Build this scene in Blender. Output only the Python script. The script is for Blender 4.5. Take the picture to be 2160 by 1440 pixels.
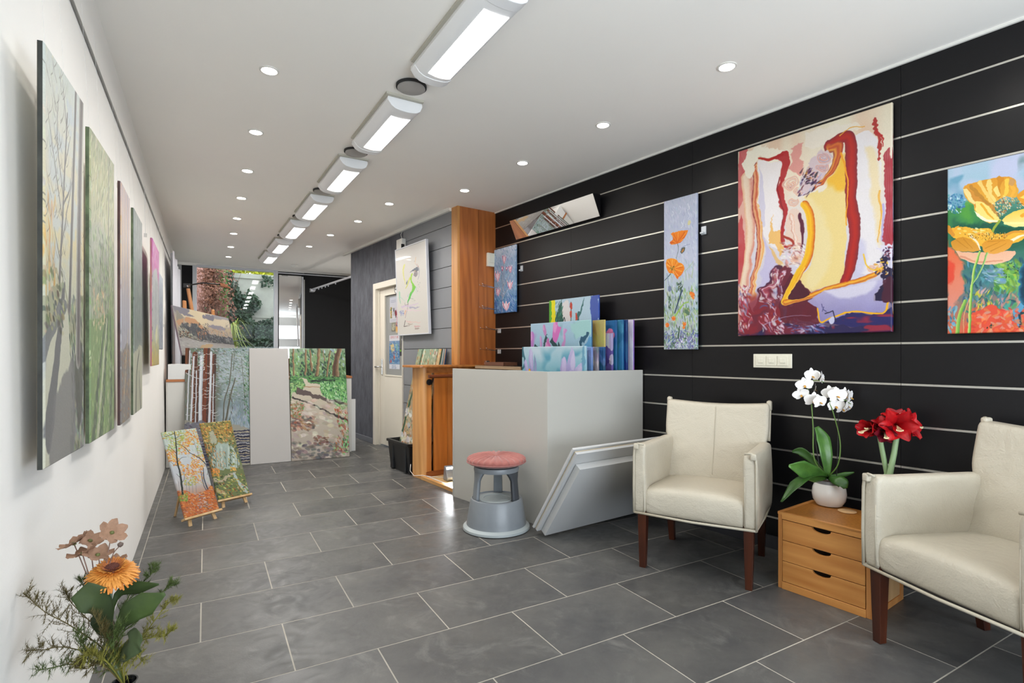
import bpy, bmesh, math, random
import numpy as np
from mathutils import Vector, Matrix
random.seed(7)
C = bpy.context.scene.collection
PI = math.pi
for o in list(bpy.data.objects): bpy.data.objects.remove(o)
# ---------------------------------------------------------------- light and exposure levels
SKY = 1.6; EXPO = 1.2; DLGLOW = 14.0; SPOT = 5.8; TUBE = 1.3; STRIP = 4.8; FLOOD = 6.0; FLOODGLOW = 14.0; ARTG = 0.77; FRONT = 46.0; UPT = 45; BACKFILL = 4.5
# ---------------------------------------------------------------- camera (level, aimed 29.65 degrees right of the long axis of the room)
YAW = math.radians(29.65); EYE = 1.16; FPX = 1135.0; HOR = 746.6
cam = bpy.data.cameras.new('camera'); co = bpy.data.objects.new('camera', cam); C.objects.link(co)
co.location = (0, 0, EYE); co.rotation_euler = (PI / 2, 0, -YAW)
cam.sensor_width = 36; cam.lens = FPX / 2160 * 36; cam.shift_y = (HOR - 720) / 2160; cam.clip_start = .05
bpy.context.scene.camera = co
# ---------------------------------------------------------------- world: bright overcast sky, seen through the shop front and the garden window
w = bpy.data.worlds.new('sky'); bpy.context.scene.world = w; w.use_nodes = True
bg = w.node_tree.nodes['Background']; bg.inputs[0].default_value = (.80, .90, 1.0, 1); bg.inputs[1].default_value = SKY
vs = bpy.context.scene.view_settings
vs.view_transform = 'Standard'; vs.look = 'None'; vs.gamma = 1; vs.use_curve_mapping = False; vs.exposure = EXPO
bpy.context.scene.display_settings.display_device = 'sRGB'
cy = bpy.context.scene.cycles
cy.max_bounces = 8; cy.diffuse_bounces = 6; cy.glossy_bounces = 4; cy.transparent_max_bounces = 12; cy.sample_clamp_indirect = 6; cy.caustics_reflective = False; cy.caustics_refractive = False

def lamp(name, kind, loc, energy, col=(1, 1, 1), rot=(0, 0, 0), **kw):
    l = bpy.data.lights.new(name, kind); l.energy = energy; l.color = col
    for k, v in kw.items(): setattr(l, k, v)
    o = bpy.data.objects.new(name, l); C.objects.link(o); o.location = loc; o.rotation_euler = rot
    return o
# daylight entering by the glazed shop front behind the camera and by the garden window (sky portals)
for nm_, y_, rz_, sx_ in (('shop_front_portal', -1.38, PI, 3.1), ('garden_window_portal', 10.02, 0, 1.12)):
    l_ = lamp(nm_, 'AREA', (1.45 if rz_ else .44, y_, 1.36), 1, (1, 1, 1), (-PI / 2, 0, rz_), shape='RECTANGLE', size=sx_, size_y=2.25 if rz_ else 2.5); l_.data.cycles.is_portal = True

lamp('shop_front_daylight_fill', 'AREA', (1.45, -1.34, 1.0), FRONT, (.84, .92, 1.0), (math.radians(-90 - UPT), 0, PI), shape='RECTANGLE', size=3.1, size_y=1.5)  # added daylight fill at the shop front, tilted up to brighten the ceiling
lamp('ceiling_fill_back_room', 'AREA', (2.25, 8.9, .9), BACKFILL, (1, .96, .9), (PI, 0, 0), shape='RECTANGLE', size=.5, size_y=.9)  # added lamp, out of view, pointing up to brighten the rear ceiling
# ---------------------------------------------------------------- frames of reference
FW = np.array([math.sin(YAW), math.cos(YAW)]); RT = np.array([math.cos(YAW), -math.sin(YAW)])
def pt(u, v, t):                                    # the point at depth t on the sight line of a photo point
    p = FW * t + RT * ((u - 1080) / FPX * t)
    return Vector((p[0], p[1], EYE - (v - HOR) / FPX * t))
SA = -math.radians(6.945)                            # the slatted wall runs 6.9 degrees off the long axis
DW = np.array([math.sin(SA), math.cos(SA)]); NW = np.array([-DW[1], DW[0]])
D1, D2 = 3.1627, 2.7116
def wp(s, d, z=0.0):                                 # s along the slatted wall, d square to it
    p = -NW * d + DW * s
    return Vector((p[0], p[1], z))
WROT = math.atan2(-DW[1], -DW[0])                    # faces the room: local x to the right, y into the wall
ZC = 2.614

# ---------------------------------------------------------------- materials
def hexc(h):
    r = [int(h[i:i + 2], 16) / 255 for i in (0, 2, 4)]
    return tuple((c / 12.92 if c <= .04045 else ((c + .055) / 1.055) ** 2.4) for c in r) + (1,)
M = {}
def mat(name, col, rough=.5, metal=0.0, spec=.5, var=0, vscale=8, vstretch=(1, 1, 1), bump=0, bscale=60, col2=None, coat=0, emit=None, es=0, coord='Object', rand=0):
    if name in M: return M[name]
    m = bpy.data.materials.new(name); m.use_nodes = True; nt = m.node_tree; b = nt.nodes['Principled BSDF']
    c = hexc(col) if isinstance(col, str) else tuple(col) + (1,)
    b.inputs['Base Color'].default_value = c; b.inputs['Roughness'].default_value = rough; b.inputs['Metallic'].default_value = metal
    b.inputs['Specular IOR Level'].default_value = spec; b.inputs['Coat Weight'].default_value = coat
    if emit: b.inputs['Emission Color'].default_value = hexc(emit); b.inputs['Emission Strength'].default_value = es
    if var or bump or rand:
        tc = nt.nodes.new('ShaderNodeTexCoord'); mp = nt.nodes.new('ShaderNodeMapping'); nt.links.new(tc.outputs[coord], mp.inputs[0]); mp.inputs['Scale'].default_value = vstretch
    if rand:
        oi = nt.nodes.new('ShaderNodeObjectInfo'); ml = nt.nodes.new('ShaderNodeVectorMath'); ml.operation = 'SCALE'; ml.inputs[0].default_value = (13.1, 7.7, 5.3); nt.links.new(oi.outputs['Random'], ml.inputs['Scale']); nt.links.new(ml.outputs[0], mp.inputs['Location'])
    if var:
        n = nt.nodes.new('ShaderNodeTexNoise'); n.inputs['Scale'].default_value = vscale; n.inputs['Detail'].default_value = 7; n.inputs['Roughness'].default_value = .62; nt.links.new(mp.outputs[0], n.inputs['Vector'])
        r = nt.nodes.new('ShaderNodeValToRGB'); r.color_ramp.elements[0].position = .3; r.color_ramp.elements[1].position = .7
        c2 = hexc(col2) if col2 else tuple(x * (1 - var) for x in c[:3]) + (1,)
        r.color_ramp.elements[0].color = c2; r.color_ramp.elements[1].color = c; nt.links.new(n.outputs['Fac'], r.inputs[0])
        out = r.outputs[0]
        if rand:
            hs = nt.nodes.new('ShaderNodeHueSaturation'); mr = nt.nodes.new('ShaderNodeMapRange'); mr.inputs['To Min'].default_value = 1 - rand; mr.inputs['To Max'].default_value = 1 + rand
            nt.links.new(oi.outputs['Random'], mr.inputs['Value']); nt.links.new(mr.outputs[0], hs.inputs['Value']); nt.links.new(out, hs.inputs['Color']); out = hs.outputs[0]
        nt.links.new(out, b.inputs['Base Color'])
    if bump:
        n2 = nt.nodes.new('ShaderNodeTexNoise'); n2.inputs['Scale'].default_value = bscale; n2.inputs['Detail'].default_value = 5; nt.links.new(mp.outputs[0], n2.inputs['Vector'])
        bp = nt.nodes.new('ShaderNodeBump'); bp.inputs['Strength'].default_value = bump; bp.inputs['Distance'].default_value = .01; nt.links.new(n2.outputs['Fac'], bp.inputs['Height']); nt.links.new(bp.outputs[0], b.inputs['Normal'])
    M[name] = m; return m
def wood(name, light, dark, axis='z', rough=.42, scale=5, rand=.08):
    """grain runs along the axis"""
    if name in M: return M[name]
    m = bpy.data.materials.new(name); m.use_nodes = True; nt = m.node_tree; b = nt.nodes['Principled BSDF']; b.inputs['Roughness'].default_value = rough
    tc = nt.nodes.new('ShaderNodeTexCoord'); mp = nt.nodes.new('ShaderNodeMapping'); nt.links.new(tc.outputs['Object'], mp.inputs[0])
    s = {'x': (.07, 1, 1), 'y': (1, .07, 1), 'z': (1, 1, .07)}[axis]; mp.inputs['Scale'].default_value = s
    oi = nt.nodes.new('ShaderNodeObjectInfo'); ml = nt.nodes.new('ShaderNodeVectorMath'); ml.operation = 'SCALE'; ml.inputs[0].default_value = (9, 7, 3); nt.links.new(oi.outputs['Random'], ml.inputs['Scale']); nt.links.new(ml.outputs[0], mp.inputs['Location'])
    n = nt.nodes.new('ShaderNodeTexNoise'); n.inputs['Scale'].default_value = scale * 5; n.inputs['Detail'].default_value = 6; n.inputs['Distortion'].default_value = .6
    n3 = nt.nodes.new('ShaderNodeTexNoise'); n3.inputs['Scale'].default_value = scale; n3.inputs['Detail'].default_value = 2
    wv = nt.nodes.new('ShaderNodeTexWave'); wv.inputs['Scale'].default_value = scale * 1.5; wv.inputs['Distortion'].default_value = 9; wv.inputs['Detail'].default_value = 2; wv.inputs['Detail Scale'].default_value = .7; wv.bands_direction = 'DIAGONAL'
    for q in (n, wv, n3): nt.links.new(mp.outputs[0], q.inputs['Vector'])
    mx = nt.nodes.new('ShaderNodeMix'); mx.data_type = 'FLOAT'; mx.inputs['Factor'].default_value = .22
    nt.links.new(n.outputs['Fac'], mx.inputs[2]); nt.links.new(wv.outputs['Fac'], mx.inputs[3])
    mx2 = nt.nodes.new('ShaderNodeMix'); mx2.data_type = 'FLOAT'; mx2.inputs['Factor'].default_value = .4; nt.links.new(mx.outputs[0], mx2.inputs[2]); nt.links.new(n3.outputs['Fac'], mx2.inputs[3])
    r = nt.nodes.new('ShaderNodeValToRGB'); r.color_ramp.elements[0].position = .3; r.color_ramp.elements[1].position = .7; r.color_ramp.elements[0].color = hexc(dark); r.color_ramp.elements[1].color = hexc(light)
    nt.links.new(mx2.outputs[0], r.inputs[0]); hs = nt.nodes.new('ShaderNodeHueSaturation'); mr = nt.nodes.new('ShaderNodeMapRange'); mr.inputs['To Min'].default_value = 1 - rand; mr.inputs['To Max'].default_value = 1 + rand
    nt.links.new(oi.outputs['Random'], mr.inputs['Value']); nt.links.new(mr.outputs[0], hs.inputs['Value']); nt.links.new(r.outputs[0], hs.inputs['Color']); nt.links.new(hs.outputs[0], b.inputs['Base Color'])
    M[name] = m; return m
def img_mat(name, arr, rough=.5, gain=1.0):
    h, w_, _ = arr.shape
    im = bpy.data.images.new(name, w_, h); a = np.ones((h, w_, 4), np.float32); a[..., :3] = arr[::-1]; im.pixels.foreach_set(a.ravel()); im.update(); im.pack()
    m = bpy.data.materials.new(name); m.use_nodes = True; nt = m.node_tree; b = nt.nodes['Principled BSDF']; b.inputs['Roughness'].default_value = rough; b.inputs['Specular IOR Level'].default_value = .3
    t = nt.nodes.new('ShaderNodeTexImage'); t.image = im; t.extension = 'EXTEND'
    g = nt.nodes.new('ShaderNodeVectorMath'); g.operation = 'SCALE'; g.inputs['Scale'].default_value = gain * ARTG
    nt.links.new(t.outputs[0], g.inputs[0]); nt.links.new(g.outputs[0], b.inputs['Base Color'])
    n = nt.nodes.new('ShaderNodeTexNoise'); n.inputs['Scale'].default_value = 160; tc = nt.nodes.new('ShaderNodeTexCoord'); nt.links.new(tc.outputs['Object'], n.inputs['Vector'])
    bp = nt.nodes.new('ShaderNodeBump'); bp.inputs['Strength'].default_value = .12; bp.inputs['Distance'].default_value = .003; nt.links.new(n.outputs['Fac'], bp.inputs['Height']); nt.links.new(bp.outputs[0], b.inputs['Normal'])
    return m

# ---------------------------------------------------------------- mesh building
class MB:
    def __init__(s): s.v = []; s.f = []; s.uv = {}
    def add(s, vs_, fs):
        n = len(s.v); s.v += [tuple(p) for p in vs_]; s.f += [tuple(i + n for i in f) for f in fs]; return s
    def box(s, a, b, m=None):
        x0, y0, z0 = a; x1, y1, z1 = b
        V = [(x0, y0, z0), (x1, y0, z0), (x1, y1, z0), (x0, y1, z0), (x0, y0, z1), (x1, y0, z1), (x1, y1, z1), (x0, y1, z1)]
        if m is not None: V = [m @ Vector(p) for p in V]
        return s.add(V, [(3, 2, 1, 0), (4, 5, 6, 7), (0, 1, 5, 4), (1, 2, 6, 5), (2, 3, 7, 6), (3, 0, 4, 7)])
    def prism(s, poly, h0, h1, axis='z', m=None):
        n = len(poly)
        def P(x, y, h): return {'z': (x, y, h), 'y': (x, h, y), 'x': (h, x, y)}[axis]
        V = [P(x, y, h0) for x, y in poly] + [P(x, y, h1) for x, y in poly]
        if m is not None: V = [m @ Vector(p) for p in V]
        F = [tuple(range(n))[::-1], tuple(range(n, 2 * n))] + [(i, (i + 1) % n, n + (i + 1) % n, n + i) for i in range(n)]
        return s.add(V, F)
    def lathe(s, prof, seg=32, c=(0, 0, 0), caps=True):
        V = []; n = len(prof)
        for r, z in prof:
            for k in range(seg): V.append((c[0] + r * math.cos(2 * PI * k / seg), c[1] + r * math.sin(2 * PI * k / seg), c[2] + z))
        F = [(i * seg + k, i * seg + (k + 1) % seg, (i + 1) * seg + (k + 1) % seg, (i + 1) * seg + k) for i in range(n - 1) for k in range(seg)]
        if caps: F += [tuple(range(seg))[::-1], tuple(range((n - 1) * seg, n * seg))]
        return s.add(V, F)
    def tube(s, pts, r, seg=8, r2=None):
        P = [Vector(p) for p in pts]; n = len(P); V = []
        up = Vector((0, 0, 1)); prev = None
        for i, p in enumerate(P):
            t = (P[min(i + 1, n - 1)] - P[max(i - 1, 0)]).normalized()
            a = prev if prev is not None else (up if abs(t.dot(up)) < .95 else Vector((1, 0, 0)))
            x = t.cross(a).normalized() if prev is None else (a - t * a.dot(t)).normalized()
            prev = x; y = t.cross(x); rr = r if r2 is None else r + (r2 - r) * i / max(1, n - 1)
            for k in range(seg): V.append(p + (x * math.cos(2 * PI * k / seg) + y * math.sin(2 * PI * k / seg)) * rr)
        F = [(i * seg + k, i * seg + (k + 1) % seg, (i + 1) * seg + (k + 1) % seg, (i + 1) * seg + k) for i in range(n - 1) for k in range(seg)]
        F += [tuple(range(seg))[::-1], tuple(range((n - 1) * seg, n * seg))]
        return s.add(V, F)
    def grid(s, fn, nu, nv, closed_u=False):
        V = [fn(i / (nu if closed_u else nu - 1), j / (nv - 1)) for j in range(nv) for i in range(nu)]
        F = []
        for j in range(nv - 1):
            for i in range(nu if closed_u else nu - 1):
                F.append((j * nu + i, j * nu + (i + 1) % nu, (j + 1) * nu + (i + 1) % nu, (j + 1) * nu + i))
        return s.add(V, F)
    def mesh(s, name, material, smooth=False):
        me = bpy.data.meshes.new(name); me.from_pydata([tuple(p) for p in s.v], [], s.f); me.update()
        bm = bmesh.new(); bm.from_mesh(me); bmesh.ops.recalc_face_normals(bm, faces=bm.faces); bm.to_mesh(me); bm.free()
        if material: me.materials.append(material)
        if smooth:
            me.polygons.foreach_set('use_smooth', [True] * len(me.polygons))
            if smooth == 'auto': me.set_sharp_from_angle(angle=math.radians(38))
        return me
    def build(s, name, material, parent=None, smooth=False, bevel=0, sub=0, loc=None, solid=0, seg=2):
        o = link(name, s.mesh(name, material, smooth), parent, loc)
        if solid: md = o.modifiers.new('thick', 'SOLIDIFY'); md.thickness = solid
        if bevel: md = o.modifiers.new('bevel', 'BEVEL'); md.width = bevel; md.segments = seg; md.limit_method = 'ANGLE'; md.angle_limit = math.radians(40); md.harden_normals = False
        if sub: md = o.modifiers.new('sub', 'SUBSURF'); md.levels = sub; md.render_levels = sub
        return o
def link(name, me, parent=None, loc=None):
    o = bpy.data.objects.new(name, me); C.objects.link(o)
    if parent is not None: o.parent = parent
    if loc is not None: o.location = loc
    return o
def tag(o, label=None, cat=None, group=None, kind=None):
    if label: o['label'] = label
    if cat: o['category'] = cat
    if group: o['group'] = group
    if kind: o['kind'] = kind
    return o
def thing(name, label, cat, loc=(0, 0, 0), rot=(0, 0, 0), group=None):
    o = bpy.data.objects.new(name, None); C.objects.link(o); o.location = loc
    o.rotation_euler = (0, 0, rot) if not hasattr(rot, '__len__') else rot; o.empty_display_size = .1
    return tag(o, label, cat, group)
def structure(name, o=None, parent=None):
    o['kind'] = 'structure'; return o
def copy_tree(o, parent=None):
    c = o.copy(); C.objects.link(c)
    if parent is not None: c.parent = parent
    for ch in list(o.children): copy_tree(ch, c)
    return c
def quad(o_, ex, ey, ez):                              # matrix from axes
    m = Matrix.Identity(4)
    for i, a in enumerate((ex, ey, ez)):
        for k in range(3): m[k][i] = a[k]
    for k in range(3): m[k][3] = o_[k]
    return m
WM = quad((0, 0, 0), (-DW[0], -DW[1], 0), (-NW[0], -NW[1], 0), (0, 0, 1))   # wall-aligned axes at the origin: x = -s, y = d
# ================================================================ THE ROOM
white = mat('white_plaster', 'f0eeea', .85, var=.03, vscale=2, bump=.05, bscale=90)
ceilm = mat('ceiling_paint', 'f6f3ed', .9, var=.02, vscale=1.5, bump=.04, bscale=60)
black = mat('black_melamine', '121113', .36, spec=.28, var=.12, vscale=30, bump=.03, bscale=300)
alu = mat('brushed_aluminium', 'c9c6be', .32, .85)
chrome = mat('chrome', 'd4d4d4', .15, 1)
grout = mat('pale_grout', 'c2bbae', .9, var=1, col2='8a877f', vscale=1.1)
def slate():
    m = mat('slate_tile', '5e5d5a', .46, var=1, col2='454546', vscale=2.6, vstretch=(1, 1, 1), rand=.13, spec=.38)
    nt = m.node_tree; b = nt.nodes['Principled BSDF']
    mp = [n for n in nt.nodes if n.type == 'MAPPING'][0]
    f = nt.nodes.new('ShaderNodeTexNoise'); f.inputs['Scale'].default_value = 11; f.inputs['Detail'].default_value = 8; f.inputs['Distortion'].default_value = 1.2; nt.links.new(mp.outputs[0], f.inputs['Vector'])
    rr = nt.nodes.new('ShaderNodeMapRange'); rr.inputs['From Min'].default_value = .3; rr.inputs['From Max'].default_value = .7; rr.inputs['To Min'].default_value = .30; rr.inputs['To Max'].default_value = .52
    nt.links.new(f.outputs['Fac'], rr.inputs['Value']); nt.links.new(rr.outputs[0], b.inputs['Roughness'])
    g = nt.nodes.new('ShaderNodeTexNoise'); g.inputs['Scale'].default_value = 5; g.inputs['Detail'].default_value = 9; g.inputs['Roughness'].default_value = .7; nt.links.new(mp.outputs[0], g.inputs['Vector'])
    hs = [n for n in nt.nodes if n.type == 'HUE_SAT'][0]
    sc = nt.nodes.new('ShaderNodeTexNoise'); sc.inputs['Scale'].default_value = 4.5; sc.inputs['Detail'].default_value = 12; sc.inputs['Roughness'].default_value = .75; sc.inputs['Distortion'].default_value = .8; nt.links.new(mp.outputs[0], sc.inputs['Vector'])
    sr = nt.nodes.new('ShaderNodeMapRange'); sr.inputs['From Min'].default_value = .54; sr.inputs['From Max'].default_value = .74; sr.inputs['To Max'].default_value = .45; nt.links.new(sc.outputs['Fac'], sr.inputs['Value'])
    mx = nt.nodes.new('ShaderNodeMix'); mx.data_type = 'RGBA'; mx.inputs[7].default_value = hexc('8c8b86'); nt.links.new(sr.outputs[0], mx.inputs[0]); nt.links.new(hs.outputs[0], mx.inputs[6]); nt.links.new(mx.outputs[2], b.inputs['Base Color'])
    bp = nt.nodes.new('ShaderNodeBump'); bp.inputs['Strength'].default_value = .35; bp.inputs['Distance'].default_value = .006; nt.links.new(g.outputs['Fac'], bp.inputs['Height']); nt.links.new(bp.outputs[0], b.inputs['Normal'])
    return m
slatem = slate()
XL = -.36; YB, YF = 9.93, -1.35
def xr(y):                                            # right wall at floor
    return (D1 - .1209 * y) / .9927
# ---- floor: a bed of grout with every slate tile its own piece
floor = MB().box((-.6, -1.5, -.12), (3.7, 10.2, -.0006)).build('floor', grout); structure('floor', floor)
TX, TY, G = .6085, .3975, .0054
full = MB().box((0, 0, -.01), (TX - G, TY - G, 0)).mesh('tile', slatem)
def clip_poly(P, keep, cut):
    out = []
    for i in range(len(P)):
        a, b_ = P[i], P[(i + 1) % len(P)]; ka, kb = keep(a), keep(b_)
        if ka >= 0: out.append(a)
        if (ka >= 0) != (kb >= 0): t = ka / (ka - kb); out.append((a[0] + (b_[0] - a[0]) * t, a[1] + (b_[1] - a[1]) * t))
    return out
row0 = .914
for r_ in range(-6, 23):
    y = row0 + r_ * TY
    off = .590 if r_ % 2 == 0 else .2857              # joints step by half a tile
    k0 = math.floor((-.319 - off) / TX)
    for k in range(k0, k0 + 8):
        x0 = off + k * TX; x1 = x0 + TX
        if x1 <= -.319 + .02 or x0 > xr(y) + .02: continue
        if x0 >= -.32 and x1 < xr(y + TY) - .01:
            t = link('tile', full, floor, (x0 + G / 2, y + G / 2, 0))
        else:
            P = [(max(x0, -.319) + G / 2, y + G / 2), (x1 - G / 2, y + G / 2), (x1 - G / 2, y + TY - G / 2), (max(x0, -.319) + G / 2, y + TY - G / 2)]
            P = clip_poly(P, lambda p: (xr(p[1]) + .01) - p[0], None)
            if len(P) >= 3:
                c0 = P[0]
                MB().prism([(p[0] - c0[0], p[1] - c0[1]) for p in P], -.01, 0).build('tile', slatem, floor, loc=(c0[0], c0[1], 0))
    MB().box((0, 0, -.01), (.10, TY - G, 0)).build('border_tile', slatem, floor, loc=(-.42, y + G / 2, 0))
# ---- ceiling
ceiling = MB().box((-.6, -1.5, ZC), (3.8, 10.2, ZC + .2)).build('ceiling', ceilm); structure('ceiling', ceiling)
# ---- left wall, very slightly out of plumb
wl_ = MB().add([(-.357, -1.5, -.05), (-.357, 10.1, -.05), (-.40, 10.1, ZC + .05), (-.40, -1.5, ZC + .05), (-.6, -1.5, -.05), (-.6, 10.1, -.05), (-.6, 10.1, ZC + .05), (-.6, -1.5, ZC + .05)],
    [(0, 1, 2, 3), (4, 7, 6, 5), (0, 3, 7, 4), (1, 5, 6, 2), (3, 2, 6, 7), (0, 4, 5, 1)]).build('wall_left', white); structure('wall_left', wl_)
# ---- right wall: black slatwall boards with aluminium channels
wr = MB().box((-5.0, D1 + .015, -.05), (1.9, D1 + .12, ZC + .02), WM).build('wall_right', mat('dark_backing', '0c0c0d', .8)); structure('wall_right', wr)
SZ = [1.217 + .2057 * k for k in range(-5, 7)]
zb = [(.0, SZ[0])] + list(zip(SZ[:-1], SZ[1:])) + [(SZ[-1], ZC)]
SS = [-1.41, -.205, 1.0, 2.205, 3.41, 4.6]
for s0, s1 in zip(SS[:-1], SS[1:]):
    for i, (z0, z1) in enumerate(zb):
        a = z0 + (.0045 if i else .09); b_ = z1 - (.0075 if i < len(zb) - 1 else 0)
        mb = MB().box((-s1 + .0008, 0, a), (-s0 - .0008, .018, b_), Matrix.Translation((0, 0, 0)))
        o = mb.build('slat_board', black, wr); o.location = (-NW[0] * D1, -NW[1] * D1, 0); o.rotation_euler = (0, 0, WROT)
    for z in SZ:
        o = MB().box((-s1 + .001, .002, z - .0075), (-s0 - .001, .014, z + .0025)).build('aluminium_channel', alu, wr); o.location = (-NW[0] * D1, -NW[1] * D1, 0); o.rotation_euler = (0, 0, WROT)
o = MB().box((-4.6, -.004, 0), (1.41, .018, .075)).build('baseboard_right', mat('dark_skirting', '3a3a3e', .4), None, bevel=.002); o.location = (-NW[0] * D1, -NW[1] * D1, 0); o.rotation_euler = (0, 0, WROT); structure('', o)
# ---- cornice along the right wall and along the recessed wall
def wbox(name, m_, s0, s1, d0, d1, z0, z1, parent=None, bevel=0):
    o = MB().box((-s1, d0, z0), (-s0, d1, z1)).build(name, m_, parent, bevel=bevel)
    o.rotation_euler = (0, 0, WROT); return o
wtrim = mat('white_trim', 'dedcd6', .5)
structure('', wbox('trim_1', wtrim, -1.4, 4.6, D1 - .012, D1 + .01, ZC - .012, ZC))
structure('', wbox('trim_2', wtrim, 4.66, 7.735, D2 - .03, D2 + .0, ZC - .03, ZC))
# ---- grey slatted wall between the pillar and the door
grey = mat('grey_slat_paint', '808286', .45, var=.04, vscale=12)
wg = wbox('wall_grey', mat('groove_dark_grey', '3c3d40', .8), 4.66, 5.76, D2 + .012, D1 + .1, -.02, ZC); structure('', wg)  # darker grey backing shows in the grooves between boards
for i, (z0, z1) in enumerate(zb):
    MB().box((-5.765, D2 - .002, z0 + (.003 if i else 0)), (-4.66, D2 + .012, z1 - .003)).build('slat_board', grey, wg)
# ---- dark textured wall with the door
darkm = mat('textured_dark_wallpaper', '5c5e66', .7, var=1, col2='3e4048', vscale=16, vstretch=(1, 1, .35), bump=.5, bscale=45)
wd = MB().box((-7.48, D2, 0), (-6.63, D2 + .10, ZC)).box((-6.63, D2, 2.06), (-5.76, D2 + .10, ZC)).build('wall_dark', darkm); wd.rotation_euler = (0, 0, WROT); structure('', wd)
o = MB().box((-7.48, D2 + .10, 0), (-7.40, D1 + .6, ZC)).build('wall_end', darkm); o.rotation_euler = (0, 0, WROT); structure('', o)
structure('', wbox('baseboard_dark', mat('grey_skirting', '62656c', .5), 6.67, 7.485, D2 - .012, D2 + .0, 0, .07, bevel=.003))
# door: root on the wall plane at its left edge (seen from the room)
cream = mat('cream_paint', 'dcd6c8', .5, var=.03, vscale=5)
dr = bpy.data.objects.new('door_1', None); C.objects.link(dr); dr.location = wp(6.63, D2, 0); dr.rotation_euler = (0, 0, WROT); dr['kind'] = 'structure'
f = MB().box((0, -.02, 0), (.075, .10, 2.06)).box((.075, -.02, 1.985), (.86, .10, 2.06)).box((.86, -.02, 0), (.87, .10, 2.06)).box((.075, .02, 0), (.10, .05, 1.985)).build('door_frame', cream, dr, bevel=.004)
lf = MB()
lf.box((.10, .035, .02), (.255, .075, 1.98)).box((.255, .035, 1.895), (.86, .075, 1.98)).box((.255, .035, .02), (.86, .075, .90)).build('door_leaf', cream, dr, bevel=.003)
MB().box((.255, .035, .885), (.86, .03, .905)).box((.248, .028, .9), (.262, .04, 1.9)).box((.255, .028, 1.888), (.86, .04, 1.9)).build('glazing_bead', cream, dr, bevel=.002)
MB().box((.26, .05, .90), (.86, .06, 1.895)).build('notice_panel', mat('grey_board', '8e908e', .6), dr)
h = MB().box((.160, .022, .90), (.19, .036, 1.10)).build('handle_plate', chrome, dr, bevel=.004)
MB().tube([(.175, .03, 1.0), (.175, -.02, 1.0), (.13, -.022, 1.0), (.07, -.02, .998)], .009, 10).build('door_handle', chrome, dr, smooth=True)
# ---- wooden pillar
pine = wood('orange_pine', 'ba7038', '824620', 'z', .4); pine_l = wood('light_pine', 'd49c5c', 'b87c42', 'z', .4); pine_x = wood('pine_across', 'b87438', '8a4c20', 'x', .35)
pil = bpy.data.objects.new('pillar', None); C.objects.link(pil); pil.rotation_euler = (0, 0, WROT); tag(pil, kind='structure')
MB().box((-4.66, D2 - .002, 1.056), (-4.545, D2 + .025, ZC)).build('corner_board', pine_l, pil, bevel=.002)
MB().box((-4.575, D2 + .027, 1.056), (-4.545, D2 + .2415, ZC)).build('plank', pine, pil, bevel=.002)
MB().box((-4.575, D2 + .2455, 1.056), (-4.545, D1 + .01, ZC)).build('plank', pine, pil, bevel=.002)
MB().box((-4.66, D2 + .02, 0), (-4.58, D1 + .01, ZC)).build('core', pine, pil)
# ---- back wall
gm = mat('grey_frame', 'a9aaac', .5); wf = mat('white_frame', 'c9cbd0', .45); blackm = mat('black_wall_cloth', '121214', .85, var=.3, vscale=4)
wb = MB().box((-.45, YB + .02, 2.57), (2.6, YB + .14, ZC)).build('wall_back', ceilm); structure('', wb)
o = MB().box((-.41, YB, 0), (-.33, YB + .1, 2.57)).build('trim_3', gm, bevel=.004); structure('', o)
o = MB().box((-.33, YB + .05, 0), (-.183, YB + .12, 2.57)).build('wall_black_panel', blackm); structure('', o)
wi = bpy.data.objects.new('window_1', None); C.objects.link(wi); wi.location = (0, YB, 0); wi['kind'] = 'structure'
MB().box((-.183, -.01, 0), (-.124, .08, 2.57)).box((1.007, -.01, 0), (1.07, .08, 2.585)).box((-.124, -.01, 2.55), (1.007, .08, 2.585)).box((-.124, -.01, 0), (1.007, .08, .06)).build('window_frame', wf, wi, bevel=.004)
def glass_mat():
    m = bpy.data.materials.new('window_glass'); m.use_nodes = True; nt = m.node_tree; nt.nodes.remove(nt.nodes['Principled BSDF'])
    out = nt.nodes['Material Output']; mx = nt.nodes.new('ShaderNodeMixShader'); tr = nt.nodes.new('ShaderNodeBsdfTransparent'); gl = nt.nodes.new('ShaderNodeBsdfGlossy'); gl.inputs['Roughness'].default_value = .01
    tr.inputs[0].default_value = (.93, .95, .94, 1); fr = nt.nodes.new('ShaderNodeFresnel'); fr.inputs[0].default_value = 1.5
    ad = nt.nodes.new('ShaderNodeMath'); ad.operation = 'MULTIPLY'; ad.inputs[1].default_value = .3; nt.links.new(fr.outputs[0], ad.inputs[0])
    nt.links.new(ad.outputs[0], mx.inputs[0]); nt.links.new(tr.outputs[0], mx.inputs[1]); nt.links.new(gl.outputs[0], mx.inputs[2]); nt.links.new(mx.outputs[0], out.inputs[0]); return m
glassm = glass_mat()
MB().box((-.124, .03, .06), (1.007, .036, 2.55)).build('pane', glassm, wi)
mirrorm = mat('mirror_silver', 'e8e8e8', .01, 1)
mi = MB().box((1.085, 0, .0), (1.446, .012, 2.51)).build('mirror_panel', mirrorm); mi.location = (0, YB, 0); tag(mi, 'tall wall mirror beside the garden window, reflecting the gallery', 'mirror')
o = MB().box((1.07, YB + .015, 0), (1.49, YB + .1, 2.57)).box((1.49, YB - .01, 0), (2.7, YB + .1, 2.57)).build('wall_black', blackm); structure('', o)
o = MB().box((1.449, YB - .03, 0), (1.475, YB + .015, 2.50)).build('trim_4', wf, bevel=.003); structure('', o)
o = MB().box((1.484, YB - .03, 0), (1.494, YB - .012, 2.45)).build('trim_5', alu); structure('', o)
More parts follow.
